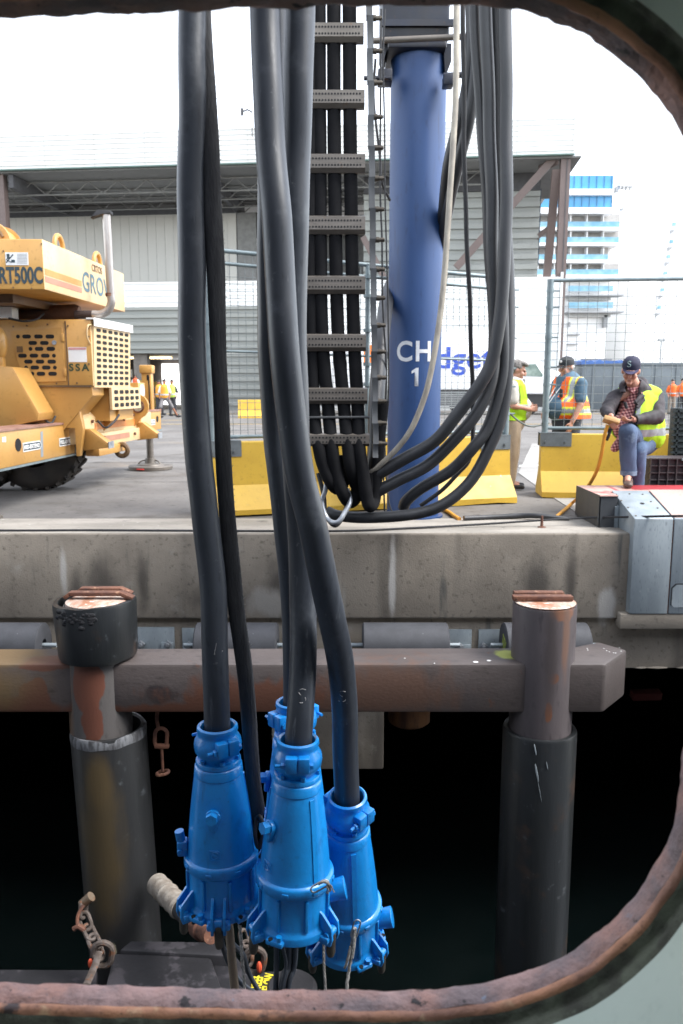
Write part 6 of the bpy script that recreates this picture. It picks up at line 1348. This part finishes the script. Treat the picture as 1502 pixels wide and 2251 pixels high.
def head_elems(M,k=1.0):
    e=[((0,.012,.025),(.076,.094,.100)),((0,-.022,-.055),(.058,.070,.066)),((0,-.105,-.012),(.013,.020,.028)),((0,-.113,-.030),(.017,.014,.012)),((0,-.080,.028),(.048,.020,.012)),((.079,.012,-.008),(.010,.020,.032)),((-.079,.012,-.008),(.010,.020,.032)),((0,-.090,-.060),(.024,.011,.007)),((0,-.088,-.072),(.021,.010,.007)),((0,-.080,-.100),(.026,.022,.020)),((.038,-.072,-.028),(.028,.026,.030)),((-.038,-.072,-.028),(.028,.026,.030))]
    eu=M.to_euler(); return [('e',M@(Vector(c)*k),tuple(r*k for r in rr),tuple(eu)) for c,rr in e]
def face_bits(t,M,k=1.0):
    for s in (-1,1):
        b=MB(); b.ell((s*.031*k,-.089*k,.008*k),(.013*k,.007*k,.006*k),seg=8,mat=M); b.build('eye',mat('eye_dark',(.03,.02,.015,1),bump=0),t)
        b=MB(); b.ell((s*.032*k,-.098*k,.028*k),(.018*k,.006*k,.004*k),seg=8,mat=M); b.build('eyebrow',mat('grey_brow',(.25,.22,.2,1),bump=0),t)
    b=MB(); b.ell((0,-.1*k,-.066*k),(.020*k,.004*k,.002*k),seg=8,mat=M); b.build('mouth',mat('lip',(.22,.07,.05,1),bump=0),t)
def cap(t,M,m,mb,emb=None):
    b=MB(); pr=[(.025,.098),(.06,.099),(.09,.090),(.118,.066),(.130,.03),(.133,.008)]
    b.lathe([(z,r) for z,r in pr],24,M@Matrix.Translation((0,.008,.0))@Matrix.Diagonal((.90,1.06,1,1))); c=b.build('cap',m,t)
    b=MB(); b.prism([M@Vector((math.sin(R(a))*.078,-.062-math.cos(R(a))*.105+abs(math.sin(R(a)))*.02,.034-.018*math.cos(R(a)))) for a in range(-85,86,10)],M.to_3x3()@Vector((0,0,-.006)),bev=0); b.build('cap_brim',mb,c)
    b=MB(); b.ell((0,.008,.134),(.010,.010,.006),seg=8,mat=M); b.build('cap_button',m,c)
    return c
def hand_elems(w,d,n,curl=.5,k=1.0,thumb=1):
    w=Vector(w); d=Vector(d).normalized(); n=Vector(n); n=(n-d*n.dot(d)).normalized(); s=d.cross(n)     # n: palm side
    e=[]
    for i in range(4):
        o=(i-1.5)*.0205*k; L=[.032,.037,.035,.028][i]*k
        k0=w+s*o*.6+d*.02*k; k1=w+s*o+d*.088*k
        e.append(('c',k0,k1,.0125*k,.0105*k))
        a=R(35*curl+8); p=k1+(d*math.cos(a)+n*math.sin(a))*L*1.1; e.append(('c',k1,p,.0095*k,.0088*k))
        a=R(95*curl+15); q=p+(d*math.cos(a)+n*math.sin(a))*L*.95; e.append(('c',p,q,.0088*k,.0078*k))
    t0=w+s*thumb*-.022*k+d*.025*k; t1=t0+(d*.55-s*thumb*.75+n*.4).normalized()*.042*k; t2=t1+(d*.85-s*thumb*.2+n*.5).normalized()*.032*k
    e+=[('c',t0,t1,.014*k,.011*k),('c',t1,t2,.011*k,.009*k)]
    return e
M_lime=mat('lime_hi_vis',(.42,.70,.012,1),(.36,.62,.010,1),rough=.75,scale=9,bump=.2,fine=.02)
M_org=mat('orange_hi_vis',(.90,.15,.015,1),(.80,.12,.012,1),rough=.75,scale=9,bump=.2,fine=.02)
M_ref=mat('reflective_silver',(.30,.32,.33,1),(.25,.27,.28,1),rough=.45,scale=12,bump=.1)
M_yref=mat('lime_edging',(.70,.75,.06,1),(.6,.65,.05,1),rough=.6,bump=0)
M_green_e=mat('green_piping',(.08,.40,.03,1),bump=0)
M_jkt=mat('charcoal_jacket',(.050,.040,.045,1),(.026,.022,.025,1),rough=.75,scale=9,bump=.5,bscale=25)
M_jean=mat('denim',(.085,.13,.22,1),(.055,.085,.15,1),rough=.85,scale=7,stretch=(1,1,.35),bump=.5,bscale=60,spots=[((.19,.27,.37,1),7,.58,.74)])
M_khaki=mat('khaki_cloth',(.46,.36,.26,1),(.38,.29,.20,1),rough=.8,scale=5,bump=.4)
M_bshirt=mat('blue_shirt',(.085,.155,.22,1),(.06,.115,.165,1),rough=.8,scale=5,bump=.3)
M_dshirt=M_bshirt
M_brown_s=mat('brown_leather',(.12,.075,.055,1),(.08,.05,.04,1),rough=.5,scale=12)
M_ncap=mat('navy_cap',(.022,.022,.05,1),(.016,.017,.04,1),rough=.8,scale=20,bump=.2); M_nbrim=mat('navy_brim',(.04,.035,.085,1),rough=.7,bump=0)
M_bcap=mat('black_cap',(.025,.028,.032,1),rough=.8,scale=20)
M_hair=mat('grey_hair',(.27,.25,.23,1),(.12,.11,.10,1),rough=.8,scale=60,stretch=(1,1,.3),bump=1,bscale=200); M_hairw=mat('white_hair',(.6,.58,.55,1),(.4,.38,.35,1),rough=.8,scale=60,bump=.6)
def plaid():
    m=bpy.data.materials.new('plaid_shirt'); m.use_nodes=True; n=m.node_tree; N=n.nodes.new; L=n.links.new
    p=n.nodes['Principled BSDF']; p.inputs['Roughness'].default_value=.85
    tc=N('ShaderNodeTexCoord'); mp=N('ShaderNodeMapping'); mp.inputs['Rotation'].default_value=(0,R(12),0); L(tc.outputs['Object'],mp.inputs[0])
    fs=[]
    for ax in ('X','Z'):
        w_=N('ShaderNodeTexWave'); w_.wave_type='BANDS'; w_.bands_direction=ax; w_.inputs['Scale'].default_value=10.5; w_.inputs['Distortion'].default_value=.6; L(mp.outputs[0],w_.inputs[0])
        r=N('ShaderNodeMapRange'); r.inputs['From Min'].default_value=.42; r.inputs['From Max'].default_value=.62; L(w_.outputs['Fac'],r.inputs[0]); fs.append(r.outputs[0])
    a=N('ShaderNodeMath'); a.operation='ADD'; L(fs[0],a.inputs[0]); L(fs[1],a.inputs[1])
    cr=N('ShaderNodeValToRGB'); cr.color_ramp.elements[0].color=(.10,.035,.045,1); cr.color_ramp.elements[1].color=(.72,.42,.38,1)
    e=cr.color_ramp.elements.new(.5); e.color=(.42,.14,.14,1)
    h=N('ShaderNodeMath'); h.operation='MULTIPLY'; h.inputs[1].default_value=.5; L(a.outputs[0],h.inputs[0]); L(h.outputs[0],cr.inputs[0]); L(cr.outputs[0],p.inputs['Base Color'])
    return m
def seated_man():
    t=thing('person','seated man in navy cap, plaid shirt and lime vest holding a yellow control box','person',W(1410,1000,8.9))
    hc=W(1387,815,8.72); M=Matrix.Translation(hc)@Matrix.Rotation(R(-22),4,'Z')@Matrix.Rotation(R(20),4,'X')@Matrix.Rotation(R(4),4,'Y')@Matrix.Diagonal((1.10,1.08,1.10,1))
    Mr=Matrix.Translation(hc)@Matrix.Rotation(R(-22),4,'Z')@Matrix.Rotation(R(20),4,'X')@Matrix.Rotation(R(4),4,'Y')
    sh1,el1,wr1=W(1351,876,8.86),W(1333,903,8.66),W(1343,914,8.46)
    sh2,el2,wr2=W(1440,872,8.96),W(1446,916,8.74),W(1394,923,8.55)
    nk=W(1398,856,8.86); ch=W(1396,888,8.92); be=W(1388,932,8.86); pe=W(1418,972,9.02)
    hp1,kn1,an1=W(1404,962,8.98),W(1380,950,8.55),W(1382,1042,8.64)
    hp2,kn2=W(1428,970,9.04),W(1404,990,8.74); an2=Vector((W(1400,1060,8.86).x,8.86,.10))
    body=head_elems(Mr,1.10)+[('c',hc+Vector((.02,.05,-.08)),nk,.066,.07),('c',nk,ch,.09,.13),('c',ch,be,.14,.15),('c',be,pe,.15,.14),
      ('c',sh1,el1,.055,.045),('c',el1,wr1,.045,.030),('c',sh2,el2,.055,.045),('c',el2,wr2,.045,.031),
      ('c',nk,sh1,.06,.055),('c',nk,sh2,.06,.055),
      ('c',hp1,kn1,.085,.06),('c',kn1,an1,.058,.042),('c',hp2,kn2,.085,.06),('c',kn2,an2,.058,.042),
      ('c',an1,an1+Vector((-.05,-.12,-.06)),.04,.03),('c',an2,an2+Vector((0,-.10,-.04)),.04,.03)]
    body+=hand_elems(wr1,(.03,-.35,-.75),(.75,.25,-.2),.75,1.05,thumb=-1)+hand_elems(wr2,(-.95,-.38,-.10),(.1,.3,.95),.55,1.05,thumb=1)
    put('body',remesh(body,.0075,2),M_skin,t,ang=180)
    face_bits(t,Mr,1.10)
    hm=remesh([('e',Mr@Vector((0,.035,.0)),(.088,.088,.075),tuple(Mr.to_euler())),('e',Mr@Vector((.075,.03,-.02)),(.018,.03,.04),tuple(Mr.to_euler())),('e',Mr@Vector((-.075,.03,-.02)),(.018,.03,.04),tuple(Mr.to_euler()))],.008,1)
    put('hair',wrinkle(hm,.004,60),M_hairw,t,ang=180)
    Mc=Mr@Matrix.Diagonal((1.08,1.08,1.12,1))@Matrix.Translation((0,0,.006))
    c=cap(t,Mc,M_ncap,M_nbrim)
    def cp(x,z): y=-math.sqrt(max(0,1-(x/.086)**2))*.103+.008; return Mc@Vector((x,y-.003,z))
    s=[(.014,.030),(.004,.036),(-.010,.030),(-.010,.018),(0,.012),(.011,.005),(.012,-.007),(.0,-.013),(-.013,-.008)]
    b=MB(); b.tube(spl([cp(-.022+x*1.15,.078+z*1.1) for x,z in s],5),.0046,6); b.build('cap_emblem',mat('emblem_grey',(.62,.68,.66,1),bump=0),c)
    b=MB(); b.tube(spl([cp(-.022+x*1.15,.078+z*1.1)+(Mr.to_3x3()@Vector((0,.0025,0))) for x,z in s],5),.0068,6); b.build('emblem_edge',mat('emblem_teal',(.03,.12,.13,1),bump=0),c)
    # shirt
    sm=remesh([('c',nk+Vector((0,0,-.0)),ch,.105,.155),('c',ch,be,.16,.185),('e',be+Vector((-.03,-.03,-.02)),(.19,.17,.19)),('c',be,pe,.17,.15),('c',be+Vector((-.07,-.10,-.10)),W(1352,985,8.72),.07,.05)],.012,4)
    put('plaid_shirt',wrinkle(sm,.008,9),plaid(),t,ang=180)
    b=MB(); 
    for sg in (-1,1):
        b.prism([nk+Vector((-.02+sg*.01,-.10,.04)),nk+Vector((-.02+sg*.085,-.06,.075)),nk+Vector((-.02+sg*.10,-.08,.0)),nk+Vector((-.02+sg*.04,-.135,-.05))],(0,.012,0),bev=.004)
    b.build('shirt_collar',bpy.data.materials['plaid_shirt'],t)
    # jeans
    jm=remesh([('c',pe,hp1,.16,.12),('c',hp1,kn1,.125,.098),('c',kn1,an1+Vector((0,0,.03)),.098,.082),('c',hp2,kn2,.125,.095),('c',kn2,an2,.092,.08),('c',hp1,hp2,.13,.13)],.012,3)
    put('jeans',wrinkle(jm,.014,8,(1,1,.45)),M_jean,t,ang=180)
    b=MB(); b.tube([an1+Vector((0,0,.035)),an1+Vector((0,0,-.012))],[.088,.086],20); b.build('jean_cuff',mat('worn_denim',(.20,.26,.34,1),(.1,.15,.22,1),rough=.9,scale=20),t)
    # shoes
    for an,dv,z in ((an1,Vector((-.07,-.20,0)),.337),(an2,Vector((.0,-.2,0)),.0)):
        f=Vector((an.x,an.y,z)); e=[('e',f+Vector((0,.01,.055)),(.055,.065,.055)),('e',f+dv*.55+Vector((0,0,.042)),(.052,.10,.042),(0,0,-.33)),('e',f+dv*.85+Vector((0,0,.036)),(.050,.065,.036)),('e',f+Vector((0,.02,.09)),(.05,.055,.05))]
        sm=remesh(e,.009,2)
        for v in sm.vertices: v.co.z=max(v.co.z,z+.004)
        put('shoe',sm,M_brown_s,t,ang=180)
    # jacket with sleeves, open at the front
    jk=[('c',nk,ch,.13,.19),('c',ch,be,.20,.215),('e',be+Vector((.02,.0,-.02)),(.235,.20,.20)),('c',nk,sh1,.085,.092),('c',nk,sh2,.09,.098),('c',sh1,el1,.090,.072),('c',el1,wr1+(el1-wr1)*.18,.072,.050),('c',sh2,el2,.098,.082),('c',el2,wr2+(el2-wr2)*.12,.084,.052),('c',ch+Vector((.10,.02,0)),W(1432,950,9.0),.16,.15)]
    jm=remesh(jk,.012,4); wrinkle(jm,.010,9)
    def opening(c,n,w0,w1):
        u,v=UV(c); 
        if n.y>-.05 or v<835 or v>1010: return False
        if (c-el1).length<.10 or (c-wr1).length<.12 or (c-wr2).length<.14 : return False
        f=(v-845)/150; ctr=1393-f*50; wd=w0+(w1-w0)*max(0,f)
        return abs(u-ctr)<wd
    cut(jm,lambda c,n: opening(c,n,13,30)); solid(jm,.006)
    put('jacket',jm,M_jkt,t,ang=180)
    b=MB()   # collar and lapel
    cl=[(1370,862,8.72),(1368,846,8.78),(1385,834,8.95),(1412,832,8.98),(1421,850,8.86),(1410,872,8.72),(1398,888,8.66)]
    P=spl([W(*q) for q in cl],6); b.tube(P,.032,10,flat=(.45,(0,-1,.2))); b.tube([W(1398,884,8.64),W(1414,868,8.68),W(1416,878,8.68),W(1402,896,8.64)],.02,8,flat=(.3,(0,-1,0))); b.build('collar',M_jkt,t)
    b=MB(); b.tube([wr2+(el2-wr2)*.16,wr2+(el2-wr2)*.02],[.055,.053],16); b.build('cuff',M_black,t)
    # vest
    vm=remesh([('c',nk+Vector((0,.02,-.03)),ch,.135,.212),('c',ch,be,.222,.235),('e',be+Vector((.06,.03,-.03)),(.25,.21,.21)),('c',nk+Vector((0,.02,-.02)),sh2+Vector((-.02,.0,.0)),.11,.118),('c',nk+Vector((0,.02,-.02)),sh1+Vector((.03,.0,-.0)),.10,.10),('c',ch+Vector((.13,.02,-.02)),W(1428,958,9.0),.175,.175)],.011,4)
    wrinkle(vm,.014,7,(1,1,.4))
    def vcut(c,n):
        u,v=UV(c)
        if v>985 or v<822: return True
        if n.y<-.05 and v<870 and 1366<u<1418-(v-830)*.25: return True
        if n.y<-.02:
            f=(v-845)/150; ctr=1388-f*44; l=ctr-(18+f*22); r=ctr+(24+f*8) 
            if v>922: r=1401
            if l<u<r: return True
            if v>905 and u<1385: return True
        if (c-sh2-Vector((.06,-.05,-.10))).length<.15 and n.y<.3 and u>1412: return True
        if u<1351 and (v<862 or 893<v<920): return True
        return False
    cut(vm,vcut); solid(vm,.005)
    def vmat(c,n):
        u,v=UV(c)
        if 950<v+(1430-u)*.10*-1+6<966 and u>1396: return 1
        if 838<v-(u-1435)*.35<847 and u>1418: return 1
        if n.y<0 and v<925 and u>1395 and 0<(u-(1404-(v-870)*.14))<9: return 1
        if n.y<0 and v<925 and u<1366 and 0<(1360-(v-870)*.5-u)<4: return 0
        return 0
    shade_faces(vm,vmat); put('vest',vm,[M_lime,M_ref],t,ang=180)
    b=MB(); P=[W(1333,938,8.5),W(1340,950,8.52),W(1334,968,8.55)]; b.tube(spl(P,5),[.02]*len(spl(P,5)),8,flat=(.4,(0,1,0))); b.tube([W(1345,942,8.5),W(1336,960,8.52)],.012,6); b.build('glove_clip',M_black,t)
    b=MB(); b.tube([W(1374,884,8.62),W(1378,898,8.62)],.018,8); b.build('radio_mic',M_black,t)
    # control box and its orange cable
    k=thing('control_box','yellow handheld control box in the seated man\'s hands','control box',W(1344,924,8.42))
    mm=Matrix.Translation(W(1344,925,8.42))@Matrix.Rotation(R(-14),4,'Z')@Matrix.Rotation(R(16),4,'Y')@Matrix.Rotation(R(-28),4,'X')
    M_cb=mat('control_box_yellow',(.52,.30,.11,1),(.45,.25,.09,1),rough=.5,scale=12)
    b=MB(); b.box((0,0,0),(.165,.10,.05),mat=mm,bev=.006); b.build('case',M_cb,k)
    b=MB(); 
    for i in range(4): b.cyl(mm@Vector((-.05+i*.034,.0,.024)),mm@Vector((-.05+i*.034,.0,.042)),.010,seg=8)
    b.build('buttons',mat('button_yellow',(.75,.55,.03,1),bump=0),k)
    b=MB(); q=[W(1336,934,8.44),W(1330,955,8.46),W(1322,1000,8.55),W(1312,1035,8.7),W(1297,1063,8.9),W(1280,1085,8.95),G(1258,1106,.03),G(1240,1122,.03),G(1222,1137,.03)]
    b.tube(spl(q,8),.019,12); tag(b.build('control_cable',M_or_c),'orange cable running down from the control box to the ground','cable')
M_or_c=mat('orange_cable_sheath',(.70,.33,.03,1),(.62,.27,.025,1),rough=.5,scale=12)
seated_man()
def standing(lab,u,vfeet,Y,H,yaw,belly,hairm,capm,vest,sleeve_m,trouser_m,shoe_m,arm,ztop,base_x=None,head_pitch=8,wide=1.0,short_sleeve=True,vopen=.07,vlow=.86,skin=M_skin):
    base=W(u,vfeet,Y); base.z=0; s=H/1.75
    t=thing('person',lab,'person',base)
    Rz=Matrix.Rotation(R(yaw),3,'Z'); Ri=Rz.inverted()
    def L(x,y,z): return base+Rz@Vector((x,y,z))*s
    def inv(p): return Ri@(Vector(p)-base)/s
    hc=L(0,-.045,1.625); M=Matrix.Translation(hc)@Rz.to_4x4()@Matrix.Rotation(R(head_pitch),4,'X')
    body=head_elems(M,1.03*s)+[('c',L(0,-.01,1.54),L(0,.02,1.44),.058*s,.06*s),('c',L(0,.0,1.36),L(0,-.03,1.15),.13*s,.14*s),('c',L(0,-.03,1.15),L(0,0,.98),.14*s,.14*s)]
    A=[]
    for sg,(sx,el,wr,hd,cu_) in arm.items():
        S0,E,Wr=L(sx,.02,1.41),L(*el),L(*wr)
        body+=[('c',L(0,.01,1.42),S0,.06*s,.055*s),('c',S0,E,.056*s,.044*s),('c',E,Wr,.046*s,.030*s)]+hand_elems(Wr,Rz@Vector(hd),Rz@Vector((-sg,0,0)),cu_,s,thumb=sg)
        A.append((S0,E,Wr))
    legs=[]
    for sg in (-1,1):
        h_,k_,a_=L(sg*.095,0,.92),L(sg*.10,-.02,.50),L(sg*.10,.02,.09); legs.append((h_,k_,a_)); body+=[('c',h_,k_,.08*s,.055*s),('c',k_,a_,.055*s,.038*s),('c',a_,a_+Rz@Vector((0,-.12,-.03)),.035*s,.03*s)]
    put('body',remesh(body,.0078,2),skin,t,ang=180); face_bits(t,M,1.03*s)
    eu=tuple(M.to_euler())
    if capm: 
        cap(t,M@Matrix.Scale(1.05*s,4),capm,capm)
        put('hair',remesh([('e',M@Vector((0,.03,.0)),(.085*s,.086*s,.07*s),eu)],.009,1),hairm,t,ang=180)
    else:
        hm=remesh([('e',M@Vector((0,.032,.045)),(.092*s,.096*s,.092*s),eu),('e',M@Vector((0,-.035,.105)),(.075*s,.075*s,.035*s),eu),('e',M@Vector((.0,.055,-.01)),(.078*s,.062*s,.07*s),eu)],.008,1)
        cut(hm,lambda c,n:(M.inverted()@c).y<-.075 and (M.inverted()@c).z<.075); put('hair',wrinkle(hm,.006,55),hairm,t,ang=180)
    # trousers, shoes
    tr=[('c',L(0,0,.99),L(0,0,.93),.165*s*wide,.17*s*wide)]
    for h_,k_,a_ in legs: tr+=[('c',h_,k_,.115*s,.092*s),('c',k_,a_+Vector((0,0,.0)),.09*s,.078*s)]
    put('trousers',wrinkle(remesh(tr,.013,3),.010,8,(1,1,.4)),trouser_m,t,ang=180)
    for h_,k_,a_ in legs:
        f=Vector((a_.x,a_.y,0)); e=[('e',f+Vector((0,0,.05)),(.05,.055,.05)),('c',f+Vector((0,0,.045)),f+Rz@Vector((0,-.17,.04)),.045,.040)]; sm=remesh(e,.01,2)
        for v in sm.vertices: v.co.z=max(v.co.z,.012)
        put('shoe',sm,shoe_m,t,ang=180)
    # shirt
    sh=[('c',L(0,.01,1.40),L(0,-.02,1.20),.155*s*wide,.165*s*wide),('e',L(0,-.03-belly*.6,1.10),(.185*s*wide,(.15+belly)*s,.19*s),(0,0,R(yaw))),('c',L(0,-.02,1.1),L(0,0,.96),.16*s*wide,.165*s*wide)]
    for S0,E,Wr in A: sh+=[('c',L(0,.01,1.43),S0,.075*s,.078*s),('c',S0,S0.lerp(E,.72 if short_sleeve else 1),.082*s,.076*s)]
    put('shirt',wrinkle(remesh(sh,.012,3),.007,9),sleeve_m,t,ang=180)
    b=MB(); b.tube([L(math.sin(a)*.066,-math.cos(a)*.06-.01,1.478-.012*math.cos(a)) for a in [i*math.pi/8 for i in range(16)]],.014*s,8,closed=True); b.build('shirt_collar',sleeve_m,t)
    vs=[('c',L(0,.02,1.40),L(0,-.01,1.20),.175*s*wide,.188*s*wide),('e',L(0,-.0-belly*.5,1.10),(.215*s*wide,(.165+belly)*s,.22*s),(0,0,R(yaw))),('c',L(0,.0,1.1),L(0,.03,.92),.20*s*wide,.225*s*wide),('c',L(0,.06,1.32),L(0,.12,.96),.17*s*wide,.20*s*wide)]
    for S0,E,Wr in A: vs+=[('c',L(0,.015,1.425),S0.lerp(L(0,.015,1.42),.22),.092*s,.092*s)]
    vm=remesh(vs,.012,3); wrinkle(vm,.009,7,(1,1,.5))
    def vcut(c,n):
        q=inv(c)
        if q.z<vlow or q.z>1.50: return True
        if q.y<0 and abs(q.x)<vopen+max(0,1.3-q.z)*vopen*.9 and q.z<1.47: return True
        if q.z>1.44 and abs(q.x)<.075: return True
        if abs(q.x)>.155*wide and 1.18<q.z<1.40 and abs(q.y)<.085: return True
        return False
    cut(vm,vcut); solid(vm,.005); shade_faces(vm,lambda c,n: vest[1](inv(c))); put('vest',vm,vest[0],t,ang=180)
    return t,L,M
def om(q):
    if 1.03<q.z<1.085: return 1
    if 1.005<q.z<1.11: return 2
    if q.z>1.18 and .15<abs(q.x)<.18: return 1
    if q.z>1.18 and .135<abs(q.x)<.195: return 2
    return 0
t,L,M=standing("standing man in black cap and orange vest over a blue shirt behind the fence",1244,960,10.95,1.80,-58,.11,M_hairw,M_bcap,([M_org,M_ref,M_yref],om),M_bshirt,mat('dark_blue_trousers',(.05,.06,.08,1),(.035,.04,.055,1),rough=.8,scale=5),M_black,
  {1:(.20,(.27,-.05,1.14),(.24,-.16,.92),(-.05,-.25,-.95),.35),-1:(-.20,(-.26,.0,1.14),(-.16,-.26,1.0),(.4,-.8,-.1),.4)},1.8,wide=1.18,vopen=.055,vlow=.955)
b=MB(); b.ell((0,-.10,.085),(.020,.008,.018),seg=10,mat=M); b.build('cap_badge',M_white,t)
b=MB(); b.tube(spl([L(-.05,-.08,1.47),L(-.04,-.24,1.30),L(-.02,-.36,1.14),L(-.01,-.355,1.08)],6),.006,6); b.tube(spl([L(.06,-.08,1.47),L(.03,-.24,1.30),L(-.0,-.36,1.14)],6),.006,6); b.build('lanyard',M_white,t)
b=MB(); b.box(L(-.01,-.37,1.05),(.05,.02,.075)); b.build('lanyard_badge',M_white,t)
b=MB(); b.tube([L(.115,-.245,1.24),L(.12,-.25,1.34)],[.028,.020],8); b.build('radio',M_black,t)
b=MB(); c=L(.24,-.098,.925); b.tube([c+Vector((math.cos(a)*.036,math.sin(a)*.036,0)) for a in [i*math.pi/6 for i in range(12)]],.010,6,closed=True); b.build('wristwatch',M_black,t)
def lm(q):
    if 1.12<q.z<1.165: return 1
    return 0
standing('grey-haired man in lime vest and khaki trousers standing between the two barriers',1123,1074,11.05,1.76,78,.05,M_hair,None,([M_lime,M_ref],lm),mat('cream_shirt',(.60,.57,.50,1),(.5,.47,.41,1),rough=.8,scale=6,bump=.3),M_khaki,M_black,
  {1:(.18,(.22,.0,1.15),(.14,-.22,1.12),(-.5,-.8,.1),.5),-1:(-.18,(-.22,.0,1.15),(-.12,-.22,1.10),(.5,-.8,.1),.5)},1.8,head_pitch=22,vopen=.05,vlow=.95)
